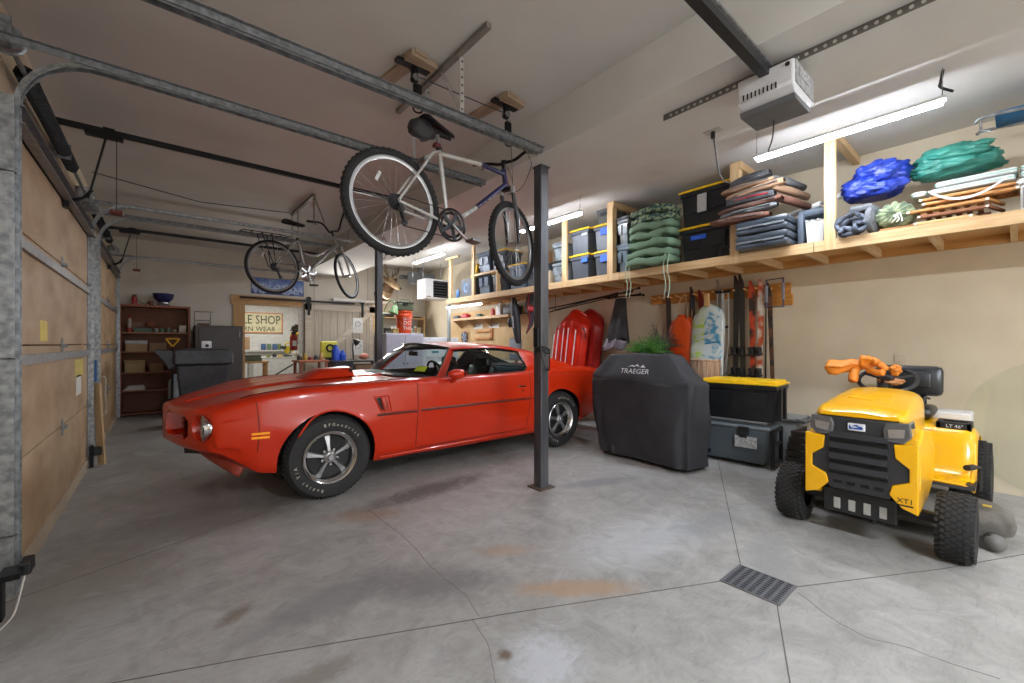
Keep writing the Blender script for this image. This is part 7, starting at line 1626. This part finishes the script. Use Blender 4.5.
# ================================================================== bicycles on hoists, near opener, ceiling hardware
def bike(name, label, rear, front, style, steer=0.0, roll=0.0, crank=R(-60)):
    rear, front = Vector(rear), Vector(front); wb = (front-rear).length
    X_ = (front-rear).normalized(); Y_ = Vector((0, 0, 1)).cross(X_).normalized(); Z_ = X_.cross(Y_)
    M = Matrix.Translation(rear) @ Matrix((X_, Y_, Z_)).transposed().to_4x4()
    t = thing(name, label, 'bicycle', tuple((rear+front)/2+Vector((0, 0, -.35))))
    def T(mb): return mb.xf(M)
    A = Vector; s = style; Rw = s['R']
    BB = A((.435, 0, -.035)); ST_ = A(s['st']); HT = A(s['ht']); HB = A(s['hb'])
    fr1, fr2 = s['m1'], s['m2']
    r = s.get('r', .017)
    T(MB().tube([BB, ST_], r, 12)).build('seat_tube', fr1, t, smooth=1)
    if s['step']: T(MB().tube(crom([ST_.lerp(BB, .38), ST_.lerp(BB, .42)+A((.2, 0, .0)), HB+A((-.02, 0, .03))], 5), r, 12)).build('top_tube', fr1, t, smooth=1)
    else:
        mid = ST_.lerp(HT, .62)-A((0, 0, .015)); T(MB().tube([ST_-A((0, 0, .03)), mid], r, 12)).build('top_tube', fr1, t, smooth=1); T(MB().tube([mid, HT-A((0, 0, .04))], r*1.02, 12)).build('top_tube', fr2, t, smooth=1)
    if s['step']: T(MB().tube([BB, HB+A((0, 0, .04))], r*1.2, 12)).build('down_tube', fr1, t, smooth=1)
    else:
        m_ = BB.lerp(HB, .45); T(MB().tube([BB, m_], r*1.15, 12)).build('down_tube', fr1, t, smooth=1); T(MB().tube([m_, HB+A((0, 0, .03))], r*1.15, 12)).build('down_tube', fr2, t, smooth=1)
        for q in (.50, .58, .66, .74): p = BB.lerp(HB, q); d = (HB-BB).normalized(); T(MB().bar(p-d*.018+A((0, -.0215, 0)), p+d*.018+A((0, -.0215, 0)), .002, .016, (0, 1, 0))).build('decal', mat('decal_white', '#d9d9d6', .5), t)
        for q in (.12, .22, .32, .40): p = BB.lerp(HB, q); d = (HB-BB).normalized(); T(MB().bar(p-d*.02+A((0, -.0215, 0)), p+d*.015+A((0, -.0215, 0)), .002, .014, (0, 1, 0))).build('decal', mat('decal_dark', '#2b2c30', .5), t)
    T(MB().tube([HB, HT], r*1.2, 12)).build('head_tube', fr2, t, smooth=1)
    for sg in (-1, 1):
        T(MB().tube([A((0, sg*.065, 0)), A((.28, sg*.045, -.02)), BB+A((-.03, sg*.03, 0))], .010, 8)).build('chain_stay', fr1, t, smooth=1)
        T(MB().tube([A((0, sg*.065, 0)), ST_.lerp(BB, .02)+A((-.08, sg*.05, -.06)), ST_+A((-.0, sg*.02, -.02))], .009, 8)).build('seat_stay', fr1, t, smooth=1)
    # wheels
    def wheel(c, nm, ang):
        K = M @ Matrix.Translation(c) @ Matrix.Rotation(ang, 4, 'Z')
        tw = s['tw']; n = 60
        ty = MB(); ty.lathe([(Rw-tw*2*math.cos(a)*.0-tw+tw*math.cos(a), tw*math.sin(a)) for a in [2*PI*k/14 for k in range(15)]], (0, 0, 0), (0, 1, 0), n).xf(K)
        tyo = ty.build('tyre', rub, t, smooth='all')
        if s['knob']:
            kb = MB()
            for k in range(54):
                a = 2*PI*k/54
                for j in (-1, 0, 1):
                    aa = a+(.5*2*PI/54 if j else 0); kb.box((math.cos(aa)*(Rw-.001-.010*abs(j)), j*tw*.62, math.sin(aa)*(Rw-.001-.010*abs(j))), (.011, .011, .018), M=Matrix.Rotation(-aa, 3, 'Y'))
            kb.xf(K).build('tread', rub, tyo)
        ri = Rw-tw*2; MB().lathe([(ri+.006, -.013), (ri+.003, -.014), (ri-.018, -.008), (ri-.018, .008), (ri+.003, .014), (ri+.006, .013)], (0, 0, 0), (0, 1, 0), 60).xf(K).build('rim', s.get('rimm', al), t, smooth=1)
        sp_ = MB()
        for k in range(28):
            a = 2*PI*k/28; b_ = a+(.42 if k % 2 else -.42); sg = 1 if k % 4 < 2 else -1
            sp_.tube([(math.cos(b_)*.022, sg*.03, math.sin(b_)*.022), (math.cos(a)*(ri-.012), 0, math.sin(a)*(ri-.012))], .0013, 4, cap=False)
        so = sp_.xf(K).build('spokes', al, t); so['kind'] = 'stuff'
        MB().cyl((0, -.045, 0), (0, .045, 0), .02, 14).xf(K).build('hub', al, t, smooth=1); MB().cyl((0, -.075, 0), (0, .075, 0), .007, 8).xf(K).build('axle', steel2, t)
        if nm == 'rear' or s['step']: MB().box((ri*.62*math.cos(2.3), -.004, ri*.62*math.sin(2.3)), (.07, .006, .022), M=Matrix.Rotation(-2.3+PI/2-.5, 3, 'Y'), ch=.003).xf(K).build('reflector', mat('reflector_pale', '#d9d9d9', .3), t)
    wheel((0, 0, 0), 'rear', 0)
    # fork and steering group turn together about the head axis
    ax = (HT-HB).normalized(); Sx = Matrix.Translation(HB) @ Matrix.Rotation(steer, 4, ax) @ Matrix.Translation(-HB)
    M0 = M; Ms = M @ Sx
    F_ax = A((wb, 0, 0))
    M = Ms
    def wheel2():
        pass
    Mk = M
    def T(mb): return mb.xf(Mk)
    M = Mk; wheel.__globals__
    # front wheel
    K_ = Matrix.Translation(F_ax)
    _old = M
    def fw():
        nonlocal M
        M = Ms; wheel(F_ax, 'front', 0); 
    fw()
    for sg in (-1, 1):
        T(MB().tube([F_ax+A((0, sg*.055, 0)), F_ax.lerp(HB, .45)+A((.03, sg*.055, 0)), HB+A((.02, sg*.055, -.03))], [.013, .019, .016], 10)).build('fork_leg', s['fork'], t, smooth=1)
        T(MB().tube([HB+A((.02, sg*.055, -.05)), HB+A((.015, sg*.055, .0))], .021, 10)).build('fork_crown_boot', al, t, smooth=1)
    T(MB().bar(HB+A((.018, -.07, -.01)), HB+A((.018, .07, -.01)), .04, .03, ch=.008)).build('fork_crown', s['fork'], t)
    hs_ = HT+ax*.06
    T(MB().tube([HT, hs_], .014, 8)).build('steerer', blkm, t)
    stm = hs_+A((.07, 0, .03)); T(MB().tube([hs_, stm], .016, 8)).build('stem', blkm, t, smooth=1)
    hb = MB(); w_ = s['bar']
    pts = [stm+A((-.06-s['sweep'], -w_, .02+s['rise'])), stm+A((-.02, -w_*.55, .01+s['rise'])), stm+A((0, -w_*.25, 0)), stm, stm+A((0, w_*.25, 0)), stm+A((-.02, w_*.55, .01+s['rise'])), stm+A((-.06-s['sweep'], w_, .02+s['rise']))]
    T(MB().tube(crom(pts, 4), .0125, 10)).build('handlebar', blkm, t, smooth=1)
    for sg, a, b in ((-1, pts[0], pts[1]), (1, pts[6], pts[5])):
        T(MB().tube([a, a.lerp(b, .62)], .018, 10)).build('grip', blk, t, smooth=1); T(MB().tube([a.lerp(b, .8)+A((.01, 0, -.01)), a.lerp(b, .3)+A((.06, 0, -.025))], .006, 6)).build('brake_lever', s.get('lever', steel2), t)
    for k, (dy, dx) in enumerate(((-.2, .12), (.16, .15), (.05, .1))): T(MB().tube(crom([stm+A((0, dy, .0)), stm+A((dx, dy*.8, -.02)), HB+A((.12+dx*.3, dy*.3, .05)), HB+A((.03, 0, -.05))], 5), .0028, 5)).build('cable', blk, t)
    Mk = M0
    # seat, post, bag, rack
    sp0 = ST_; sp1 = ST_+(ST_-BB).normalized()*s['post']
    T(MB().tube([sp0-(ST_-BB).normalized()*.02, sp1], .013, 8)).build('seat_post', al, t, smooth=1); T(MB().cyl(sp0-(ST_-BB).normalized()*.02, sp0+(ST_-BB).normalized()*.015, .021, 12)).build('seat_clamp', blk, t)
    def sad(u, v):
        x = -.14+.27*v; w_ = (.075*(1-v)**.8+.018)*(1 if v > .06 else .7); a = (u-.5)*PI*1.1
        return sp1+A((x, math.sin(a)*w_, .035+.03*math.cos(a)-.012*v+.01*(1-v)**3))
    T(MB().grid(sad, 16, 16)).build('saddle', mat('saddle_black', '#17181a', .5), t, smooth='all', thick=.01); T(MB().tube([sp1+A((-.08, 0, .03)), sp1+A((.06, 0, .03))], .012, 6)).build('saddle_rail', blkm, t)
    if s.get('bag'):
        T(MB().ell(sp1+A((-.12, 0, -.02)), (.10, .065, .065), 20, 14, wob=.3)).build('saddle_bag', mat('bag_grey2', '#3a3c3f', .7, bump=(30, .4)), t, smooth='all'); T(MB().box(sp1+A((-.0, 0, -.08)), (.05, .05, .03), ch=.01)).build('tail_light', mat('tail_lamp_red', '#6b1c22', .3), t)
        T(MB().box(sp1+A((-.19, 0, -.05)), (.05, .07, .04), ch=.012)).build('bag_pocket', blk, t)
    if s.get('rack'):
        rk = MB(); 
        for sg in (-1, 1):
            rk.tube([A((-.36, sg*.06, .40)), A((.12, sg*.06, .42)), A((.22, sg*.03, .42))], .006, 6); rk.tube([A((-.02, sg*.07, .0)), A((-.16, sg*.065, .40))], .006, 6); rk.tube([A((-.0, sg*.07, .0)), A((-.04, sg*.065, .405))], .006, 6)
        for x in (-.36, -.25, -.14, -.03, .08): rk.tube([A((x, -.06, .405)), A((x, .06, .405))], .006, 6)
        T(rk).build('cargo_rack', blkm, t, smooth=1)
    # drivetrain
    for rr_, yy in ((.112, -.05), (.085, -.042)):
        ring = MB(); ring.tube([BB+A((rr_*math.cos(a), yy, rr_*math.sin(a))) for a in [2*PI*k/40 for k in range(40)]], .009, 6, closed=True)
        T(ring).build('chainring', s['ring'], t, smooth=1)
    sd = MB()
    for k in range(5): a = 2*PI*k/5; sd.bar(BB+A((0, -.046, 0)), BB+A((.108*math.cos(a), -.05, .108*math.sin(a))), .024, .006, (0, 1, 0))
    T(sd).build('chainring_spider', s['ring'], t)
    for sg, a in ((-1, crank), (1, crank+PI)):
        e = BB+A((.17*math.cos(a), sg*.08, .17*math.sin(a))); T(MB().bar(BB+A((0, sg*.06, 0)), e, .014, .024, (0, 1, 0), ch=.004)).build('crank_arm', al if s['step'] else s['ring2'], t)
        T(MB().box(e+A((0, sg*.055, 0)), (.085, .09, .022), ch=.005)).build('pedal', s['pedal'], t)
    T(MB().cyl(BB+A((0, -.05, 0)), BB+A((0, .05, 0)), .024, 12)).build('bottom_bracket', blk, t)
    cs = MB()
    for k, q in enumerate((.055, .047, .04, .033, .026)): cs.lathe([(0, 0), (q, 0), (q, .003), (0, .003)], (0, -.028-.005*k, 0), (0, -1, 0), 24)
    T(cs).build('cassette', s['cass'], t)
    dr = MB(); dr.bar(A((.0, -.07, -.02)), A((.05, -.075, -.13)), .012, .03, (0, 1, 0)); dr.cyl(A((.02, -.078, -.05)), A((.02, -.068, -.05)), .024, 12); dr.cyl(A((.05, -.078, -.13)), A((.05, -.068, -.13)), .022, 12); T(dr).build('derailleur', s['cass'], t)
    ch = MB(); ch.tube([A((0, -.045, .045)), BB+A((0, -.05, .095))], .004, 5); ch.tube([A((.05, -.06, -.15)), BB+A((0, -.05, -.095))], .004, 5); T(ch).build('chain', mat('chain_dark', '#2d2b2a', .5, .5), t)
    T(MB().box(ST_.lerp(A((0, 0, 0)), .30)+A((-.03, 0, .01)), (.05, .12, .03), ch=.008)).build('brake_caliper', steel2, t)
    return t, M0
silver = mat('frame_silver', '#c9c9c6', .3, .35, coat=.4); indigo = mat('frame_indigo', '#2c2b57', .3, .2, coat=.4)
mtb = dict(R=.345, tw=.026, knob=True, st=(.315, 0, .49), ht=(.935, 0, .58), hb=(.97, 0, .44), m1=silver, m2=indigo, step=False, fork=mat('fork_black', '#222326', .35, .3), bar=.30, sweep=.01, rise=.01, post=.10, bag=True,
           ring=mat('ring_dark', '#313235', .35, .6), ring2=al, pedal=steel2, cass=mat('cassette_dark', '#3a3a3b', .4, .7))
bike('mountain_bike', 'silver and dark blue knobby-tyred bicycle hanging from the ceiling hoist by the near steel post', (1.16, 2.60, 2.165), (2.25, 2.68, 2.075), mtb, steer=R(15), crank=R(-35))
grey = mat('frame_greysilver', '#9b9896', .35, .5)
cty = dict(R=.345, tw=.019, knob=False, st=(.33, 0, .42), ht=(.86, 0, .56), hb=(.92, 0, .40), m1=grey, m2=grey, step=True, fork=grey, bar=.29, sweep=.12, rise=.14, post=.16, rack=True, rimm=mat('rim_grey', '#858585', .6, .5), ring=al, ring2=al, pedal=blk, cass=mat('cassette_dark', '#3a3a3b', .4, .7), r=.018)
bike('city_bike', 'grey step-through bicycle with a cargo rack hanging further back from the ceiling', (1.10, 6.12, 2.235), (2.13, 6.42, 2.26), cty, steer=R(30), crank=R(-80))
# hoists: plank on the ceiling, pulleys, hook and rope
def hoist(px, hook, label, other=None):
    t = thing('bike_hoist', label, 'hoist', (px[0], px[1], ZC-.3))
    MB().box((px[0]-.02, px[1]+.05, ZC-.013), (.09, .52, .022), rz=R(8)).build('plank', wood('hoist_plank', '#a58f78', '#8f7a64', 3, 'Y'), t); MB().box((px[0]+.04, px[1]-.15, ZC-.028), (.2, .09, .04), rz=R(8)).build('block', wood('hoist_plank2', '#ab947c', '#95806a', 3, 'X'), t)
    MB().bar((px[0]-.11, px[1]-.1, ZC-.045), (px[0]+.12, px[1]-.1, ZC-.045), .05, .02).build('pulley_bracket', blkm, t)
    MB().box((px[0]+.02, px[1]-.1, ZC-.10), (.045, .04, .10), ch=.012).build('pulley_housing', blkm, t)
    MB().cyl((px[0]+.02, px[1]-.125, ZC-.12), (px[0]+.02, px[1]-.075, ZC-.12), .022, 14).build('sheave', steel2, t)
    z = hook[2]
    MB().tube([(px[0]-.03, px[1]-.1, ZC-.05), (hook[0], hook[1], z+.16)], .004, 5).build('rope', blk, t); MB().tube([(px[0]+.02, px[1]-.1, ZC-.14), (hook[0]+.01, hook[1], z+.16)], .004, 5).build('rope', blk, t)
    MB().box((hook[0], hook[1], z+.12), (.06, .03, .09), ch=.012).build('hook_block', blkm, t)
    MB().tube(crom([(hook[0], hook[1], z+.08), (hook[0]-.035, hook[1], z+.04), (hook[0]-.02, hook[1], z-.02), (hook[0]+.03, hook[1], z-.01), (hook[0]+.035, hook[1], z+.04)], 5), .006, 6).build('hook', blkm, t)
    return t
hoist((1.27, 2.66, 0), (1.30, 2.54, 2.80), 'black pulley hoist with plank on the ceiling over the saddle of the striped bicycle')
hoist((2.02, 2.62, 0), (2.06, 2.52, 2.80), 'black pulley hoist with plank on the ceiling over the handlebar of the striped bicycle')
t = thing('hoist_rope', 'thin dark rope running under the ceiling between the two hoist pulleys', 'rope', (1.65, 2.55, ZC-.1)); MB().tube([(1.30, 2.56, ZC-.10), (2.0, 2.52, ZC-.11)], .004, 5).build('rope', blk, t); MB().tube([(2.08, 2.52, ZC-.14), (2.12, 2.5, 2.0)], .003, 5).build('tail', mat('rope_grey', '#5c5a57', .8), t)
# perforated hanger angles for the tracks
pf = mat('perforated_angle', '#b7b3ad', .5, .4)
def perf(p, q, label, holes=True, w=.032, par=None, m_=None):
    t = thing('perforated_angle', label, 'bracket', tuple((Vector(p)+Vector(q))/2)) if par is None else par
    d = Vector(q)-Vector(p); up = Vector((1, 0, 0)) if abs(d.normalized().x) < .8 else Vector((0, 0, 1))
    MB().bar(p, q, .004, w, up).build('flange', m_ or pf, t)
    n = int(d.length/.05); hb_ = MB()
    sd = d.normalized().cross(up).normalized()
    for k in range(n):
        c = Vector(p)+d*((k+.5)/n); hb_.cyl(c-sd*.0027, c+sd*.0027, .0075, 8)
    o = hb_.build('holes', dark, t); o['kind'] = 'stuff'
    return t
ta = perf(W(430, 86, Y=2.28)*1, (W(430, 86, Y=2.28).x, 2.28, ZC), 'x') if False else None
# near bay: ceiling angle with two drops that carry the tracks
t = thing('track_hanger', 'perforated angle hanger fixed to the ceiling over the two near garage door tracks', 'bracket', (1.75, 2.8, ZC-.2))
a0 = W(489, 25, Z=ZC-.02); a1 = W(398, 112, Z=ZC-.02)
MB().bar(a0, a1, .035, .03).build('ceiling_angle', mat('angle_grey', '#8c8883', .5, .4), t)
d0 = W(462, 56, Z=ZC-.02); perf((d0.x, d0.y, ZC-.03), (d0.x, d0.y, 2.74), '', par=t)
d1 = W(428, 88, Z=ZC-.02); perf((d1.x, d1.y, ZC-.03), (d1.x, d1.y, 2.72), '', par=t)
e0 = a0.lerp(a1, .45); MB().bar(e0, (d0.x-.02, d0.y, 2.76), .02, .006).build('brace', pf, t)
d2 = W(415, 170, Y=3.22); MB().bar((d2.x, 3.25, 3.11), (d2.x+.01, 3.25, 2.72), .03, .006, (0, 1, 0)).build('brace', pf, t)
# far bays hanger
t = thing('track_hanger', 'grey angle hanger between the far garage door tracks above the grey bicycle', 'bracket', (1.75, 6.3, ZC-.2))
b0 = W(314, 195, Z=ZC-.02); b1 = W(292, 215, Z=ZC-.02)
MB().bar(b0, b1, .035, .03).build('ceiling_angle', mat('angle_grey', '#8c8883', .5, .4), t)
for p, zz in ((b0, 2.74), (b1, 2.72), (b0.lerp(b1, .7), 2.74)): MB().bar((p.x, p.y, ZC-.02), (p.x, p.y, zz), .04, .005, (1, 0, 0)).build('drop', mat('angle_grey', '#8c8883', .5, .4), t)
MB().bar((b0.x, b0.y, ZC-.03), (b1.x+.1, b0.y-.15, 2.74), .02, .006).build('brace', mat('angle_grey', '#8c8883', .5, .4), t)
# coiled pale cable under the beam
t = thing('cable_coil', 'thin cable loop hanging under the beam beside the far bicycle', 'cable', (2.5, 6.3, 2.6)); c0 = W(432, 90+255, Y=6.3)
cc_ = Vector((2.42, 5.75, 2.60)); MB().tube([cc_+Vector((0, .10*math.cos(a), .15*math.sin(a))) for a in [2*PI*k/30 for k in range(30)]], .005, 5, closed=True).build('loop', mat('cable_brown', '#5a4c42', .6), t); MB().tube([cc_+Vector((0, 0, .15)), (2.42, 5.75, 2.784)], .004, 5).build('drop', blk, t)
# near garage door opener with its rail
t = thing('garage_door_opener', 'white and grey garage door opener motor hanging at the top right', 'door opener', (2.75, .87, 2.6))
oy = .87
MB().b2((-.6, oy-.024, 2.69), (2.52, oy+.024, 2.735)).build('rail', mat('rail_dark', '#333437', .4, .4), t); MB().b2((-.6, oy-.035, 2.735), (2.52, oy-.025, 2.748)).build('rail_lip', steel, t)
def om(x): return [(oy+.185, 2.72), (oy-.185, 2.72), (oy-.185, 2.62), (oy-.165, 2.585), (oy+.165, 2.585), (oy+.185, 2.62)]
ox0_, ox1_ = 2.50, 2.80
MB().prism([(ox0_, 2.725), (ox1_, 2.725), (ox1_+.01, 2.60), (ox1_-.03, 2.555), (ox0_+.05, 2.545), (ox0_-.005, 2.60)], oy-.14, oy+.14, 'y').build('housing', mat('opener_white', '#d2d3d6', .45), t, bev=.012, smooth=1)
MB().prism([(ox0_+.02, 2.553), (ox1_-.02, 2.557), (ox1_-.03, 2.53), (ox0_+.04, 2.526)], oy-.138, oy+.138, 'y').build('bottom_cover', mat('opener_grey', '#5f6164', .5), t, bev=.006)
MB().b2((ox0_+.01, oy-.145, 2.60), (ox1_-.0, oy-.139, 2.715)).build('side_panel', mat('opener_side', '#7b7b7c', .5, nz=30, col2='#a8a8a8'), t)
MB().b2((ox0_+.06, oy-.1475, 2.65), (ox0_+.22, oy-.1455, 2.70)).build('printed_label', mat('label_light', '#b9b9b9', .6, nz=60, col2='#7c7c7c'), t)
for k in range(9): MB().b2((ox0_-.008, oy-.06+.02*k, 2.60), (ox0_+.006, oy-.054+.02*k, 2.63)).build('vent_slot', mat('slot_black', '#08080a', .9), t)
MB().cyl((ox0_-.008, oy-.11, 2.70), (ox0_+.01, oy-.11, 2.70), .011, 10).build('screw', blk, t)
def lens(u, v): a = (u-.5)*2; x = ox1_-.03+.07*math.sin(PI*v)*(1-.0*abs(a)); return Vector((x, oy+.135*a, 2.56+.13*v))
MB().grid(lens, 16, 10).build('lamp_lens', mat('lens_frost', '#dcdcdc', .3), t, smooth='all', thick=.004)
for y in (oy-.12, oy+.12): MB().b2((2.58, y-.012, 2.725), (2.61, y+.012, 2.78)).build('hanger_strap', steel2, t)
MB().tube(crom([(2.7, oy+.02, 2.54), (2.71, oy+.03, 2.44), (2.70, oy+.05, 2.36)], 4), .004, 5).build('pull_wire', blk, t)
g = mat('angle_dark', '#706d69', .5, .4)
t = thing('perforated_angle', 'long grey perforated angle under the beam behind the white opener', 'bracket', (2.59, .9, 2.77)); MB().b2((2.585, -.2, 2.74), (2.589, 1.515, 2.779)).build('flange', g, t)
hb_ = MB()
for k in range(42): hb_.cyl((2.5835, -.18+.04*k, 2.758), (2.5905, -.18+.04*k, 2.758), .009, 8)
ho = hb_.build('holes', mat('hole_light', '#c9c7c3', .7), t); ho['kind'] = 'stuff'; MB().b2((2.585, -.2, 2.776), (2.625, 1.515, 2.7795)).build('flange', g, t)
# ceiling hook, screw and wires at the near LED light
hk = W(943, 70, Z=ZC)
t = thing('hanging_wire', 'black wire with hook holding the near end of the nearest LED tube', 'cord', (hk.x, hk.y, 2.95)); MB().tube(crom([hk, (hk.x-.01, hk.y+.01, ZC-.08), (4.09, .33, 3.0), (4.08, .27, 2.94)], 5), .009, 6).build('cord', blk, t)
t = thing('cable_line', 'thin dark cable running under the ceiling above the far garage door tracks', 'cable', (.6, 6.9, 3.0)); MB().tube([W(92, 172, Z=3.08), W(200, 202, Z=3.06), W(290, 213, Z=3.08)], .005, 5).build('cable', blk, t)
# ================================================================== lamps and daylight
def shop_light(x, y0, y1, z, label, power, cord=None):
    t = thing('led_shop_light', label, 'light', (x, (y0+y1)/2, z), group=None)
    MB().b2((x-.035, y0, z), (x+.035, y1, z+.025), ch=.006).build('housing', wht, t)
    MB().b2((x-.027, y0+.02, z-.022), (x+.027, y1-.02, z-.0005)).build('diffuser', mat('led_glow%d' % power, '#eef4ff', .5, emit=power*2.3), t)
    for y in (y0+.02, y1-.02):
        c = MB(); c.tube([(x, y, z+.03), (x, y, z+.1)], .002, 4)
        if z > 2.3: c.tube([(x-.02, y, z+.03), (x, y, ZC-.005)], .0025, 4)
        c.build('hanger', steel2, t)
    return t
shop_light(4.08, .30, 1.50, 2.9, 'bright LED tube light hanging nearest, above the blue and green tarps', 55)
shop_light(4.05, 3.49, 4.66, 2.9, 'bright LED tube light hanging right behind the black steel post', 45)
shop_light(3.96, 6.70, 7.85, 2.9, 'bright LED tube light hanging above the white heater', 60)
shop_light(4.66, 6.5, 7.75, 2.02, 'bright LED tube light mounted under the far end of the long shelf', 12)
shop_light(4.08, -2.9, -1.7, 2.9, 'LED tube light behind the camera', 45)  # added fixture out of view, continues the row as fill light
l = bpy.data.lights.new('store_room_lamp', 'AREA'); l.size = 1.2; l.energy = 26; l.color = (1, .98, .94)
lo = bpy.data.objects.new('store_room_lamp', l); C.objects.link(lo); lo.location = (2.0, 11.2, 2.4)
l = bpy.data.lights.new('wall_lamp_light', 'AREA'); l.shape = 'RECTANGLE'; l.size = 1.3; l.size_y = .05; l.energy = 55; l.color = (1, .97, .92)
lo = bpy.data.objects.new('wall_lamp_light', l); C.objects.link(lo); lo.location = (3.67, YB-.17, 2.24); lo.rotation_euler = (R(-75), 0, 0)
w = bpy.data.worlds.new('world'); sc.world = w; w.use_nodes = True
bg = w.node_tree.nodes['Background']; bg.inputs[0].default_value = (1, .98, .96, 1); bg.inputs[1].default_value = 2.0
shop_light(1.1, -2.6, -1.4, 2.95, 'LED tube light over the near bay behind the camera', 260)  # added out of view to brighten the beam face and near bay
